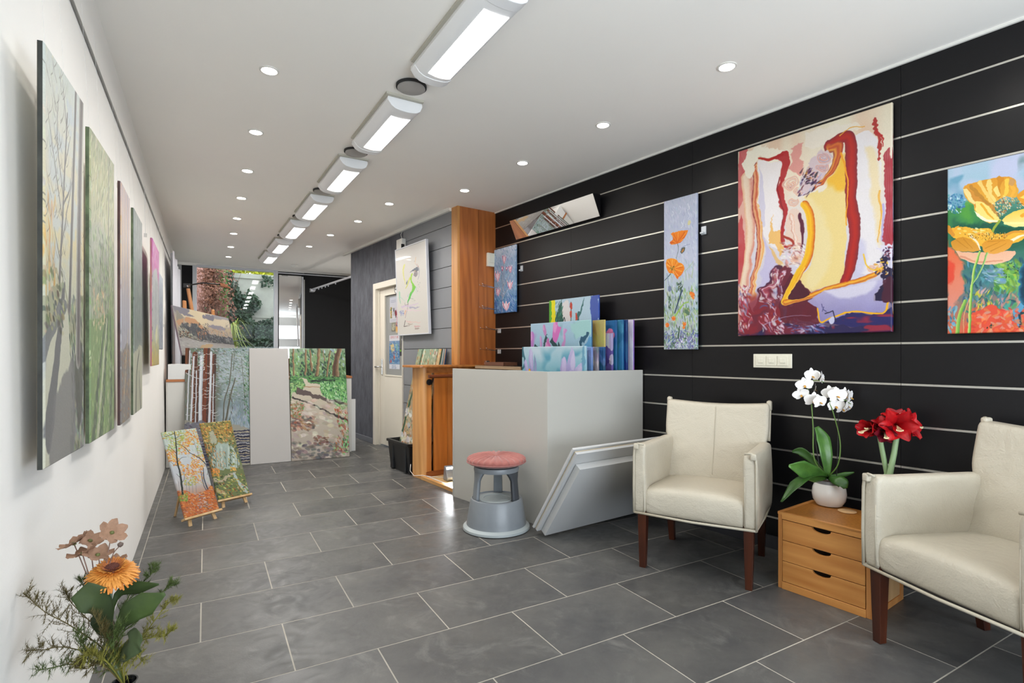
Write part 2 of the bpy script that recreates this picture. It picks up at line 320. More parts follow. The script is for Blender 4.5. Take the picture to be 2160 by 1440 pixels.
o = MB().box((1.07, YB - .03, 2.535), (2.4, YB + .02, 2.55)).build('trim_6', wf); structure('', o)
# side return of the back room
o = MB().box((2.6, 7.5, 0), (2.7, 10.0, ZC)).build('wall_back_side', blackm); structure('', o)
# front of the shop (behind the camera)
o = MB().box((-.6, YF - .15, 0), (3.7, YF - .05, .25)).box((-.6, YF - .15, 2.5), (3.7, YF - .05, ZC)).box((-.6, YF - .15, 0), (-.1, YF - .05, ZC)).box((3.05, YF - .15, 0), (3.7, YF - .05, ZC)).box((1.45, YF - .15, 0), (1.52, YF - .05, ZC)).box((-.1, YF + .05, 1.42), (3.05, YF + .08, 1.72)).box((-.1, YF + .05, 2.2), (3.05, YF + .08, 2.5)).build('wall_front', white); structure('', o)
# picture rail with its wires is a thing of its own
rail = MB().box((-.392, .2, 2.340), (-.386, 9.9, 2.350)).build('picture_rail', mat('rail_grey', '8c8c8a', .4, .6)); tag(rail, 'thin grey picture hanging rail running along the white left wall', 'rail')

# ---------------------------------------------------------------- ceiling lights
glow = mat('lamp_glow', 'ffffff', .5, emit='fff6ea', es=DLGLOW); tubeglow = None
def tube_mat():
    m = bpy.data.materials.new('ribbed_diffuser'); m.use_nodes = True; nt = m.node_tree; b = nt.nodes['Principled BSDF']; b.inputs['Base Color'].default_value = (.8, .8, .8, 1); b.inputs['Roughness'].default_value = .3
    tc = nt.nodes.new('ShaderNodeTexCoord'); wv = nt.nodes.new('ShaderNodeTexWave'); wv.bands_direction = 'Y'; wv.inputs['Scale'].default_value = 22; wv.inputs['Distortion'].default_value = .5; nt.links.new(tc.outputs['Object'], wv.inputs['Vector'])
    mr = nt.nodes.new('ShaderNodeMapRange'); mr.inputs['To Min'].default_value = TUBE * .42; mr.inputs['To Max'].default_value = TUBE; nt.links.new(wv.outputs['Fac'], mr.inputs['Value'])
    b.inputs['Emission Color'].default_value = (1, .98, .94, 1); nt.links.new(mr.outputs[0], b.inputs['Emission Strength']); return m
tubeglow = tube_mat(); fixm = mat('fixture_white', 'eeeff0', .4); discm = mat('disc_grey', 'a5a29e', .7); darkgap = mat('dark_gap', '2a2a2a', .8)
def downlight(x, y, label, group):
    t = thing('downlight', label, 'ceiling light', (x, y, ZC), 0, group)
    MB().lathe([(.036, 0), (.047, 0), (.047, -.004), (.038, -.006), (.036, 0)], 24, caps=False).build('trim_ring', wtrim, t, smooth='auto')
    MB().lathe([(.037, -.001), (.037, -.0035)], 24).build('lens', glow, t)
    l = lamp('downlight_beam', 'SPOT', (0, 0, -.02), SPOT, (1, .95, .88), spot_size=math.radians(150), spot_blend=.9, shadow_soft_size=.035); l.parent = t
    return t
LL = [(.283, 3.011), (.285, 3.89), (.287, 4.745), (.289, 5.60), (.291, 6.46), (.293, 7.29), (.295, 8.21), (.296, 9.068)]
RL = [(2.29, 1.827), (2.19, 2.68), (2.092, 3.514), (1.997, 4.358), (1.54, 5.102), (1.446, 5.944), (1.321, 6.795), (1.211, 7.654)]
ordl = ['nearest the camera', 'second nearest the camera', 'third nearest the camera', 'fourth nearest the camera', 'fifth nearest the camera', 'third from the garden window', 'second from the garden window', 'closest to the garden window']
for i, (x, y) in enumerate(LL): downlight(x, y, 'round recessed downlight in the row by the white wall, ' + ordl[i], 'downlights along the white wall')
ordr = ['nearest the camera', 'second from the camera', 'third from the camera', 'by the wooden pillar top', 'just past the wooden pillar', 'above the door', 'second from the far end', 'at the far end']
for i, (x, y) in enumerate(RL): downlight(x, y, 'round recessed downlight in the row by the slatted wall, ' + ordr[i], 'downlights along the slatted wall')
downlight(.282, 2.13, 'round recessed downlight by the white wall overhead of the camera', 'downlights along the white wall'); downlight(2.39, .95, 'round recessed downlight by the slatted wall overhead', 'downlights along the slatted wall')
def fixture(y0, y1, label):
    xm = .995 - .0298 * (y0 - 2.2)
    t = thing('strip_light', label, 'ceiling light', (xm, (y0 + y1) / 2, ZC), math.radians(1.7), 'strip lights down the middle of the ceiling'); L = (y1 - y0) / 2
    prof = [(-.10, -.012), (-.10, -.035), (-.085, -.06), (-.055, -.072)]
    n = 12; arc = [(-.055 + .125 * k / n, -.072 - .006 * math.sin(PI * k / n)) for k in range(n + 1)]
    full_ = [(-.10, -.012), (-.102, -.03), (-.08, -.058), (-.058, -.070)] + arc[1:-1] + [(.07, -.070), (.09, -.058), (.102, -.03), (.10, -.012)]
    MB().prism(full_, -L + .06, L - .06, 'y').build('housing', fixm, t, smooth='auto')
    for s_ in (-1, 1):
        MB().prism([(x * 1.015, z * 1.03) for x, z in full_], s_ * L, s_ * (L - .062), 'y').build('end_cap', fixm, t, bevel=.003, smooth='auto')
    def df(u, v): return (-.048 + .118 * u, (-L + .105) + (2 * L - .20) * v, -.0735 - .0085 * math.sin(PI * u))
    MB().grid(df, 10, 2).build('diffuser', tubeglow, t, smooth=True)
    MB().box((-.116, -L - .02, -.012), (.104, L - .04, 0)).build('mounting_plate', mat('beige_plate', 'b8b5a8', .6), t)
    l = lamp('strip_light_beam', 'AREA', (0, 0, -.095), STRIP, (1, .98, .95), shape='RECTANGLE', size=.10, size_y=2 * L - .20); l.parent = t
    return t
fx = [(1.82, 2.60), (2.95, 3.71), (4.03, 4.79), (5.10, 5.90), (6.17, 6.96), (7.27, 8.06), (8.26, 9.02)]
nm = ['closest to the camera, cut by the frame top', 'second from the camera', 'third from the camera', 'fourth from the camera', 'third from the back window', 'second from the back window', 'closest to the back window']
for (a, b_), n_ in zip(fx, nm): fixture(a, b_, 'white strip light with ribbed diffuser, ' + n_)
for i, y in enumerate((2.80, 3.90, 4.98, 6.03, 7.10)):
    x = .985 - .0298 * (y - 2.2)
    t = thing('ceiling_speaker', 'round grey ceiling disc behind the far end of the %s strip light' % ['nearest', 'second', 'third', 'fourth', 'fifth'][i], 'ceiling disc', (x, y, ZC), 0, 'grey discs between the strip lights')
    MB().lathe([(.082, -.002), (.082, -.014)], 32).build('rim', darkgap, t, smooth='auto'); MB().lathe([(.073, -.012), (.075, -.020), (.05, -.026), (.001, -.027)], 32).build('cover', discm, t, smooth='auto')
hk = MB().tube([(.012, 0, 0), (.003, .004, -.01), (0, 0, -.022), (.004, -.004, -.034)], .0016, 6).build('ceiling_hook', mat('hook_dark', '4a4540', .5), smooth=True)
hk.location = pt(378, 62, 2.01) ; hk.location.z = ZC; tag(hk, 'tiny bent wire hook sticking out of the ceiling, upper left', 'hook')
# ---------------------------------------------------------------- painted surfaces (flat print, made with numpy)
def vnoise(h, w, cy, cx, rng):
    g = rng.random((int(cy) + 3, int(cx) + 3))
    y = np.linspace(0, cy, h); x = np.linspace(0, cx, w)
    yi = y.astype(int); xi = x.astype(int)
    fy = (y - yi)[:, None]; fx = (x - xi)[None, :]
    fy = fy * fy * (3 - 2 * fy); fx = fx * fx * (3 - 2 * fx)
    a = g[yi][:, xi]; b = g[yi][:, xi + 1]; c = g[yi + 1][:, xi]; d = g[yi + 1][:, xi + 1]
    return (a * (1 - fx) + b * fx) * (1 - fy) + (c * (1 - fx) + d * fx) * fy
def hx(c):
    if isinstance(c, str):
        return np.array([int(c[i:i + 2], 16) for i in (0, 2, 4)]) / 255.0
    return np.array(c, float)
def spline(pts, n=8):
    P = [np.array(p, float) for p in pts]
    if len(P) < 3: return P
    Q = [2 * P[0] - P[1]] + P + [2 * P[-1] - P[-2]]
    out = []
    for i in range(1, len(Q) - 2):
        a, b, c, d = Q[i - 1:i + 3]
        for k in range(n):
            t = k / n
            out.append(0.5 * (2 * b + (c - a) * t + (2 * a - 5 * b + 4 * c - d) * t * t + (3 * b - a - 3 * c + d) * t ** 3))
    out.append(P[-1])
    return out
class Art:
    def __init__(s, w, h, quad, seed=1):
        s.w, s.h = w, h
        s.rng = np.random.default_rng(seed)
        s.im = np.zeros((h, w, 3))
        src = quad; dst = [(0, 0), (w, 0), (w, h), (0, h)]      # TL TR BR BL
        A = []; b = []
        for (x, y), (u, v) in zip(src, dst):
            A.append([x, y, 1, 0, 0, 0, -u * x, -u * y]); b.append(u)
            A.append([0, 0, 0, x, y, 1, -v * x, -v * y]); b.append(v)
        p = np.linalg.solve(np.array(A, float), np.array(b, float))
        s.H = np.append(p, 1).reshape(3, 3)
        xs = [q[0] for q in src]; ys = [q[1] for q in src]
        s.k = 0.5 * (w / (0.5 * (abs(src[1][0] - src[0][0]) + abs(src[2][0] - src[3][0]))) + h / (0.5 * (abs(src[3][1] - src[0][1]) + abs(src[2][1] - src[1][1]))))
        s.bb = (min(xs), min(ys), max(xs), max(ys))
        s.wob = [(vnoise(h, w, h / 26, w / 26, s.rng) - .5) for _ in (0, 1)]
        s.wob2 = [(vnoise(h, w, h / 7, w / 7, s.rng) - .5) for _ in (0, 1)]
    def m(s, pts):
        P = np.array([[p[0], p[1], 1.0] for p in pts]) @ s.H.T
        return P[:, :2] / P[:, 2:3]
    def grad(s, cols, horiz=False):
        n = s.w if horiz else s.h
        t = np.linspace(0, 1, n); ks = np.linspace(0, 1, len(cols)); C = np.array([hx(c) for c in cols])
        g = np.stack([np.interp(t, ks, C[:, i]) for i in range(3)], 1)
        s.im[:] = g[None, :, :] if horiz else g[:, None, :]
    def mix(s, col, mask, sl=None):
        sl = sl or (slice(None), slice(None))
        mask = np.clip(mask, 0, 1)[..., None]
        s.im[sl] = s.im[sl] * (1 - mask) + hx(col) * mask
    def box(s, lo, hi):
        x0 = int(max(0, lo[0])); y0 = int(max(0, lo[1])); x1 = int(min(s.w, hi[0] + 1)); y1 = int(min(s.h, hi[1] + 1))
        if x1 <= x0 or y1 <= y0: return None
        return (slice(y0, y1), slice(x0, x1))
    def grid(s, sl, rough):
        yy, xx = np.mgrid[sl[0], sl[1]].astype(float)
        if rough:
            xx = xx + s.wob[0][sl] * rough * 2 + s.wob2[0][sl] * rough
            yy = yy + s.wob[1][sl] * rough * 2 + s.wob2[1][sl] * rough
        return xx + .5, yy + .5
    def poly(s, pts, col, a=1.0, rough=3, soft=1.2, smooth=True, streak=0, sdir=(0, 1), col2=None):
        if smooth: pts = spline(list(pts) + [pts[0]], 6)
        P = s.m(pts)
        pad = rough * 3 + soft + 3
        sl = s.box(P.min(0) - pad, P.max(0) + pad)
        if sl is None: return
        X, Y = s.grid(sl, rough)
        ins = np.zeros(X.shape, bool); dm = np.full(X.shape, 1e9)
        n = len(P)
        for i in range(n):
            x0, y0 = P[i]; x1, y1 = P[(i + 1) % n]
            if abs(y1 - y0) > 1e-9:
                c = ((y0 > Y) != (y1 > Y)) & (X < (x1 - x0) * (Y - y0) / (y1 - y0) + x0)
                ins ^= c
            dx, dy = x1 - x0, y1 - y0
            L = dx * dx + dy * dy + 1e-9
            t = np.clip(((X - x0) * dx + (Y - y0) * dy) / L, 0, 1)
            dm = np.minimum(dm, (X - x0 - t * dx) ** 2 + (Y - y0 - t * dy) ** 2)
        sd = np.sqrt(dm) * np.where(ins, 1, -1)
        mk = np.clip(sd / soft + .5, 0, 1) * a
        if streak: mk = mk * (1 - streak * s.streaks(sl, sdir))
        if col2 is not None:
            lo, hi = P.min(0), P.max(0)
            tt = np.clip((Y - lo[1]) / max(1, hi[1] - lo[1]), 0, 1)[..., None]
            C = hx(col) * (1 - tt) + hx(col2) * tt
            mk = mk[..., None]; s.im[sl] = s.im[sl] * (1 - mk) + C * mk
        else: s.mix(col, mk, sl)
    def streaks(s, sl, d):
        d = np.array(d, float); d /= np.linalg.norm(d)
        yy, xx = np.mgrid[sl[0], sl[1]].astype(float)
        u = xx * -d[1] + yy * d[0]; v = xx * d[0] + yy * d[1]
        return (np.sin(u * 1.1 + np.sin(v * .03) * 2) * .25 + np.sin(u * 2.3 + 1 + np.sin(v * .05)) * .25 + .5) * (s.wob[0][sl] + .5) * 1.3
    def line(s, pts, w, col, w2=None, a=1.0, rough=1.5, cols=None, soft=1.0, taper=False, smooth=True):
        """a brush stroke; w in sketch units; cols = colours across the width"""
        if smooth: pts = spline(pts, 6)
        P = s.m(pts); w0 = w * s.k / 2; w1 = (w if w2 is None else w2) * s.k / 2
        pad = max(w0, w1) + rough * 3 + 3
        sl = s.box(P.min(0) - pad, P.max(0) + pad)
        if sl is None: return
        X, Y = s.grid(sl, rough)
        best = np.full(X.shape, 1e9); sg = np.zeros(X.shape); T = np.zeros(X.shape)
        n = len(P) - 1
        for i in range(n):
            x0, y0 = P[i]; dx, dy = P[i + 1] - P[i]
            L = dx * dx + dy * dy + 1e-9
            t = np.clip(((X - x0) * dx + (Y - y0) * dy) / L, 0, 1)
            ex = X - x0 - t * dx; ey = Y - y0 - t * dy
            d = ex * ex + ey * ey
            b = d < best
            best = np.where(b, d, best); T = np.where(b, (i + t) / n, T)
            if cols is not None: sg = np.where(b, np.sign(dx * ey - dy * ex), sg)
        d = np.sqrt(best); W = w0 + (w1 - w0) * T
        if taper: W = W * np.sqrt(np.clip(np.sin(np.pi * np.clip(T, .02, .98)), 0, 1))
        W = np.maximum(W, .35)
        mk = np.clip((W - d) / soft + .5, 0, 1) * a
        if cols is not None:
            tt = np.clip(sg * d / W * .5 + .5 + s.wob2[0][sl] * .12, 0, 1)
            C = np.array([hx(c) for c in cols]); ks = np.linspace(0, 1, len(cols))
            G = np.stack([np.interp(tt, ks, C[:, i]) for i in range(3)], -1)
            mk = mk[..., None]; s.im[sl] = s.im[sl] * (1 - mk) + G * mk
        else: s.mix(col, mk, sl)
    def inside(s, pts, reg):
        return None
    def dabs(s, n, reg, cols, size, ang=None, el=2.0, a=.85, jit=.06):
        """n short dabs inside a region: bbox (x0,y0,x1,y1) or polygon, sketch units; size in sketch units"""
        if len(reg) == 4 and not hasattr(reg[0], '__len__'):
            x0, y0, x1, y1 = reg; pg = None
        else:
            pg = np.array(reg, float); x0, y0 = pg.min(0); x1, y1 = pg.max(0)
        r = s.rng; C = [hx(c) for c in cols]; k = 0; tries = 0
        N = n * 3
        xs = r.uniform(x0, x1, N); ys = r.uniform(y0, y1, N)
        if pg is not None:
            ins = np.zeros(N, bool)
            for i in range(len(pg)):
                (ax, ay), (bx, by) = pg[i], pg[(i + 1) % len(pg)]
                if ay != by: ins ^= ((ay > ys) != (by > ys)) & (xs < (bx - ax) * (ys - ay) / (by - ay) + ax)
            xs, ys = xs[ins], ys[ins]
        xs, ys = xs[:n], ys[:n]
        if not len(xs): return
        P = s.m(list(zip(xs, ys)))
        for (px, py) in P:
            c = C[r.integers(len(C))] + r.normal(0, jit, 3) * .5 + r.normal(0, jit) * .5
            L = r.uniform(.5, 1) * size * s.k * .5; Wd = L / el
            th = r.uniform(0, np.pi) if ang is None else np.radians(ang + r.normal(0, 14))
            R = int(L + 2)
            sl = s.box((px - R, py - R), (px + R, py + R))
            if sl is None: continue
            yy, xx = np.mgrid[sl[0], sl[1]]
            dx = xx + .5 - px; dy = yy + .5 - py
            u = (dx * np.cos(th) + dy * np.sin(th)) / max(L, .7); v = (-dx * np.sin(th) + dy * np.cos(th)) / max(Wd, .6)
            q = np.clip((1 - (u * u + v * v)) * 2.2, 0, 1) * a
            s.im[sl] = s.im[sl] * (1 - q[..., None]) + np.clip(c, 0, 1) * q[..., None]
    def fog(s, col, cells, lo, hi, a=1.0, stretch=1.0, reg=None):
        n = vnoise(s.h, s.w, cells * s.h / s.w / stretch, cells, s.rng) * .65 + vnoise(s.h, s.w, cells * 2.3 * s.h / s.w / stretch, cells * 2.3, s.rng) * .35
        mk = np.clip((n - lo) / (hi - lo), 0, 1) * a
        if reg is not None:
            P = s.m([(reg[0], reg[1]), (reg[2], reg[1]), (reg[2], reg[3]), (reg[0], reg[3])]); l, h = P.min(0), P.max(0)
            yy, xx = np.mgrid[0:s.h, 0:s.w]; f = max(4, .12 * min(h - l))
            mk = mk * np.clip((xx - l[0]) / f, 0, 1) * np.clip((h[0] - xx) / f, 0, 1) * np.clip((yy - l[1]) / f, 0, 1) * np.clip((h[1] - yy) / f, 0, 1)
        s.mix(col, mk)
    def warp(s, amp, cells, reg=None):
        """marbling: drag the wet paint about by a smooth random field"""
        dx = (vnoise(s.h, s.w, cells * s.h / s.w, cells, s.rng) - .5) * 2 * amp; dy = (vnoise(s.h, s.w, cells * s.h / s.w, cells, s.rng) - .5) * 2 * amp
        yy, xx = np.mgrid[0:s.h, 0:s.w].astype(float); k = 1.0
        if reg is not None:
            P = s.m([(reg[0], reg[1]), (reg[2], reg[1]), (reg[2], reg[3]), (reg[0], reg[3])]); l, h = P.min(0), P.max(0); f = max(6, .25 * min(h - l))
            k = np.clip((xx - l[0]) / f, 0, 1) * np.clip((h[0] - xx) / f, 0, 1) * np.clip((yy - l[1]) / f, 0, 1) * np.clip((h[1] - yy) / f, 0, 1)
        X = np.clip(xx + dx * k, 0, s.w - 1.001); Y = np.clip(yy + dy * k, 0, s.h - 1.001); xi = X.astype(int); yi = Y.astype(int); fx = (X - xi)[..., None]; fy = (Y - yi)[..., None]; I = s.im
        s.im = (I[yi, xi] * (1 - fx) + I[yi, xi + 1] * fx) * (1 - fy) + (I[yi + 1, xi] * (1 - fx) + I[yi + 1, xi + 1] * fx) * fy
    def swirl(s, x, y, r, cols, turns=2.2, w=3):
        a0 = s.rng.uniform(0, 6)
        pts = []
        for i in range(int(turns * 9)):
            t = i / 9 * 2 * np.pi; rr = r * (1 - i / (turns * 9) * .85)
            pts.append((x + rr * np.cos(t + a0), y + rr * .8 * np.sin(t + a0)))
        s.line(pts, w, cols[0], cols=cols, a=.85)
    def done(s, tooth=.016, gain=1.0):
        r = s.rng
        n = r.normal(0, 1, (s.h, s.w, 1)); n = (n + np.roll(n, 1, 0) + np.roll(n, 1, 1)) / 1.7
        im = s.im * (1 + tooth * n * .6)
        return np.clip(im * gain, 0, 1)
def art_abstract():
    a = Art(500, 700, [(47, 335), (948, 38), (955, 1378), (57, 1412)], 3)
    L, P, D, F = a.line, a.poly, a.dabs, a.fog
    a.grad(['e9dcc0', 'ece0cc', 'dcd6da', 'cfcadb', '4a3550'])
    F('f0e8d0', 5, .3, .7, .8, reg=(47, 38, 950, 500)); F('e0a88a', 6, .5, .75, .45, 3, reg=(47, 38, 950, 520))
    # left curtain of red, cream and orange
    P([(47, 335), (130, 480), (150, 800), (110, 1180), (57, 1410)], 'e0a493', streak=.5)
    P([(50, 340), (105, 330), (95, 470), (130, 520), (70, 640), (50, 640)], 'c2404a', a=.8, streak=.6)
    P([(72, 700), (92, 850), (88, 1030), (52, 1100), (52, 800)], 'b8323a', a=.85, streak=.4)
    L([(95, 480), (120, 700), (118, 900), (75, 1180)], 70, 'e8cdb0', 50, cols=['d98d7c', 'e9cdb4', 'f0dcc4', 'e2b08c'])
    L([(160, 430), (165, 650), (185, 850), (165, 1020), (125, 1200)], 62, 'e8b070', 40, cols=['f2e2c8', 'e8a55a', 'f0d0a0', 'c9583a', 'e9b27e', '8a2a34'])
    P([(100, 330), (210, 300), (330, 330), (300, 380), (170, 380), (150, 440), (120, 490), (75, 440)], 'f4ecd8', rough=8)
    # white pillar
    P([(165, 400), (230, 385), (295, 400), (300, 470), (285, 560), (290, 640), (310, 760), (320, 800), (280, 900), (215, 830), (185, 700), (165, 560)], 'efe9ea', streak=.25, rough=4)
    P([(175, 430), (200, 560), (210, 760), (190, 740), (170, 560)], 'c9c4dc', a=.7)
    P([(200, 780), (230, 900), (300, 980), (240, 1060), (190, 1150), (170, 1130), (205, 980)], 'c5bede', rough=4, streak=.3)
    P([(245, 700), (262, 790), (310, 800), (325, 860), (300, 930), (262, 860), (235, 850)], 'f0b04a', a=.75, rough=6)
    # red ribbon of the left figure
    L([(170, 382), (240, 376), (300, 350)], 10, 'b8281e', 22)
    P([(262, 360), (315, 325), (350, 365), (358, 420), (335, 480), (320, 540), (318, 590), (338, 660), (330, 740), (335, 860), (360, 885), (335, 895), (318, 870), (310, 760), (310, 690), (282, 610), (275, 560), (300, 500), (305, 440), (285, 385)], 'ad2226', rough=4, streak=.2)
    L([(300, 480), (284, 570), (305, 660), (315, 780)], 8, '8a1c26', 5)
    P([(355, 330), (430, 285), (415, 350), (440, 420), (400, 470), (360, 440), (372, 400)], 'dc8b84', a=.8, rough=9)
    P([(430, 220), (640, 170), (760, 160), (700, 240), (580, 280), (470, 330)], 'efe5d6', a=.8, rough=9)
    # big yellow field
    P([(440, 590), (540, 560), (590, 500), (660, 370), (690, 470), (690, 760), (660, 1090), (560, 1120), (420, 1150), (400, 1090), (480, 980), (495, 800), (480, 700)], 'ecd48e', rough=3)
    P([(440, 600), (520, 640), (600, 900), (520, 1100), (420, 1140), (480, 960), (495, 800)], 'ecdcaa', a=.7, rough=6, soft=20)
    P([(560, 510), (620, 440), (668, 350), (690, 400), (690, 540), (640, 560), (600, 530)], 'f0b62c', a=.85, rough=5, soft=16)
    # right lilac/white pillar
    P([(720, 250), (830, 200), (880, 350), (890, 700), (870, 1000), (760, 1040), (735, 900), (750, 700), (725, 500)], 'e9e4e6', rough=4, streak=.2)
    P([(740, 840), (800, 860), (790, 1020), (735, 1050)], 'c9c6e0', a=.8, soft=14)
    P([(795, 300), (850, 320), (890, 600), (890, 860), (870, 850), (830, 560)], 'eed9a8', a=.8, soft=10)
    L([(880, 560), (885, 700), (875, 860)], 10, 'e9a83a', 6, a=.8)
    L([(898, 640), (900, 850)], 12, 'b9b0dc', 8)
    P([(900, 350), (948, 330), (952, 860), (905, 870), (912, 600)], 'a8303c', rough=4, streak=.35)
    L([(855, 140), (878, 210), (868, 290), (872, 380)], 26, 'b03a34', 12, rough=8)
    L([(870, 190), (895, 240), (888, 300)], 14, 'b8302e', 6, rough=6)
    # red arch
    L([(590, 290), (660, 250), (705, 265), (715, 420), (712, 600), (738, 780), (720, 950), (680, 1090)], 62, 'b0241c', 56, cols=['7a2a36', 'a8221f', 'b8281c', 'a51f22', '8a2a30'], rough=2)
    L([(600, 300), (640, 300), (620, 400), (570, 480), (500, 550)], 54, 'c8502c', 30, cols=['9a3028', 'd8742c', 'b8482c', 'e9a23c', '8a3a34'])
    L([(655, 340), (690, 480), (690, 760)], 9, 'f0a020', 6)
    # swirls
    P([(480, 380), (540, 320), (600, 310), (605, 370), (560, 460), (500, 540), (430, 570), (410, 500), (450, 450)], 'd4c0c4', rough=9)
    for x, y, r in ((555, 365, 42), (540, 430, 34), (500, 490, 34), (360, 520, 44), (352, 540, 24), (400, 560, 28), (380, 625, 38), (410, 955, 46), (400, 960, 25), (835, 1010, 34), (880, 1000, 26)):
        a.swirl(x, y, r, ['f4ece2', 'e29a74', 'efe0d8', 'a85a58'] if y > 500 else ['efe4e0', 'd0745a', 'e8e0e4', '6a4a66'], w=11)
    D(70, [(420, 430), (520, 460), (560, 500), (470, 590), (400, 580)], ['3a2a4a', '241c34', '6a3a4a', 'c8c0cc'], 34, 140, 2.5)
    D(30, (455, 440, 490, 500), ['e0a03a', '3a2440'], 16)
    # inner column
    P([(345, 680), (380, 660), (425, 690), (440, 760), (440, 860), (410, 950), (380, 900), (350, 860), (335, 760)], 'e8cfc0', rough=7)
    L([(360, 700), (380, 800), (375, 900)], 20, 'f0e4d8', cols=['e9b49a', 'f3e8de', 'd2927c'], rough=5)
    L([(415, 700), (432, 800), (425, 920)], 22, '5c2036', 14)
    L([(350, 900), (365, 860), (330, 830)], 12, 'a83a2c')
    P([(230, 880), (300, 960), (345, 1010), (330, 1020), (280, 980), (235, 900)], 'e8b86a', a=.8)
    D(110, [(300, 850), (460, 880), (470, 960), (400, 1010), (320, 1000)], ['f0e6de', 'd8a08c', 'e8dcd8', 'a86a6c'], 38, 30, 3, .7)
    # dark lower left
    P([(57, 1412), (70, 1180), (110, 1200), (150, 1240), (200, 1120), (260, 1020), (350, 1000), (400, 1100), (330, 1200), (320, 1240), (460, 1180), (540, 1330), (600, 1390)], '6a2032', rough=8, streak=.2)
    P([(150, 1240), (190, 1120), (270, 1010), (320, 1000), (230, 1100), (170, 1230)], '4a2440', a=.85)
    P([(180, 1390), (260, 1330), (400, 1340), (540, 1340), (720, 1340), (954, 1290), (955, 1380), (57, 1412)], '2c2450', rough=10)
    P([(300, 1180), (380, 1060), (400, 1130), (360, 1200)], '581c30')
    P([(560, 1320), (700, 1270), (900, 1275), (953, 1190), (953, 1330), (700, 1345)], '2a2660', rough=4)
    F('8c2430', 7, .5, .62, .75, reg=(57, 1170, 560, 1412)); F('a8283a', 9, .55, .65, .8, .35, reg=(600, 1290, 955, 1380))
    D(160, (60, 1110, 130, 1380), ['d8b0b8', 'f0e4e8', 'a83a4a', '8a84a8', 'c05a64'], 40, 70, 3, .75)
    D(150, (190, 1130, 330, 1390), ['e8e0e8', '9a4a5c', 'c8a8b8', '5a64a0', 'a83038', 'd8c8d8'], 42, 60, 3, .75)
    D(130, (360, 1320, 560, 1390), ['6a74a8', 'c8c8dc', '3a3870', '8890c0', 'a8283a'], 40, 20, 4, .75)
    D(90, [(250, 1030), (360, 1000), (330, 1090), (230, 1180)], ['d8a8b0', 'ece2e8', '8a3a50', 'a8485a'], 40, 120, 3, .8)
    for i in range(4): a.warp(9, 14, (57, 1010, 600, 1412))
    a.warp(7, 30, (57, 1010, 600, 1412)); a.warp(8, 16, (380, 300, 660, 620)); a.warp(6, 26, (300, 280, 660, 640)); a.warp(6, 12, (47, 300, 500, 1000)); a.warp(5, 22, (250, 650, 500, 1020))
    P([(300, 1230), (360, 1060), (420, 1110), (480, 1160), (540, 1330), (330, 1330)], '5c1c2c', rough=4, streak=.3, a=.9)
    L([(440, 640), (470, 700), (480, 820), (460, 950), (400, 1060), (330, 1210)], 46, 'f2b41c', 44, cols=['c8581e', 'eb9a1c', 'f6be20', 'f0b41e', 'f4c84a'])
    L([(335, 1215), (480, 1170), (660, 1110), (800, 1070), (870, 1030)], 36, 'f0b030', 26, cols=['b8501e', 'e99a24', 'f4b93a', 'c0602a', 'efb040'])
    L([(345, 1190), (395, 1100), (440, 1010)], 12, 'f8d060', 8, a=.8); P([(405, 1090), (470, 1165), (350, 1195)], '4c1a2a', rough=2)
    # lilac base
    P([(460, 1200), (560, 1150), (760, 1100), (870, 1075), (905, 1090), (850, 1180), (925, 1200), (900, 1270), (740, 1265), (540, 1325), (510, 1250)], 'bcb6d8', rough=4, streak=.25, col2='8e88bc')
    P([(560, 1150), (760, 1105), (860, 1080), (820, 1150), (660, 1190)], 'dcd8e6', a=.8, soft=9)
    L([(515, 1250), (540, 1326), (600, 1300), (740, 1262), (900, 1274), (925, 1205)], 9, 'f0b020', 9)
    P([(870, 960), (935, 930), (952, 1190), (900, 1200), (860, 1160), (905, 1090)], '241c3c', rough=9)
    P([(870, 880), (945, 870), (948, 940), (900, 930)], 'ded8e8', rough=9)
    P([(900, 1080), (945, 1060), (950, 1190), (900, 1200)], '4a1c30', a=.9)
    D(20, (895, 890, 940, 960), ['8a1c2c', '3a1c3c'], 22)
    D(30, (845, 950, 935, 1050), ['f0c83a', 'f2ead8', '2c2c50', 'e9b040'], 26)
    L([(785, 930), (800, 990), (850, 1020), (900, 1000)], 7, 'f0c030', 6)
    L([(650, 235), (720, 190), (790, 180)], 7, 'e9a83a', 4, rough=3)
    L([(200, 1350), (330, 1300), (480, 1290)], 5, 'b8b0d0', 2, a=.7)
    L([(565, 1275), (610, 1260), (632, 1320)], 6, '2c2840', 5, smooth=False)
    P([(590, 1305), (615, 1290), (620, 1325), (600, 1335)], 'c8c8e4')
    a.warp(6, 14, (800, 830, 960, 1220)); a.warp(3, 9)
    for q in (((545, 1220), (552, 1240)), ((560, 1235), (550, 1262)), ((556, 1250), (575, 1262))): L(q, 4, '4a4678')
    return a.done()
def poppy(a, pts, cols, cen, veins=14, dark='b8400c'):
    a.poly(pts, cols[0], rough=3, col2=cols[1])
    P = spline(list(pts) + [pts[0]], 4)
    for i in range(veins):
        q = P[int(i * len(P) / veins) % len(P)]
        c = cen
        e = (q[0] * .86 + c[0] * .14, q[1] * .86 + c[1] * .14)
        mth = ((q[0] + c[0]) / 2 + a.rng.normal(0, 3), (q[1] + c[1]) / 2)
        a.line([e, mth, (c[0] * .8 + q[0] * .2, c[1] * .8 + q[1] * .2)], 6, cols[2 + i % (len(cols) - 2)], 3, a=.8)
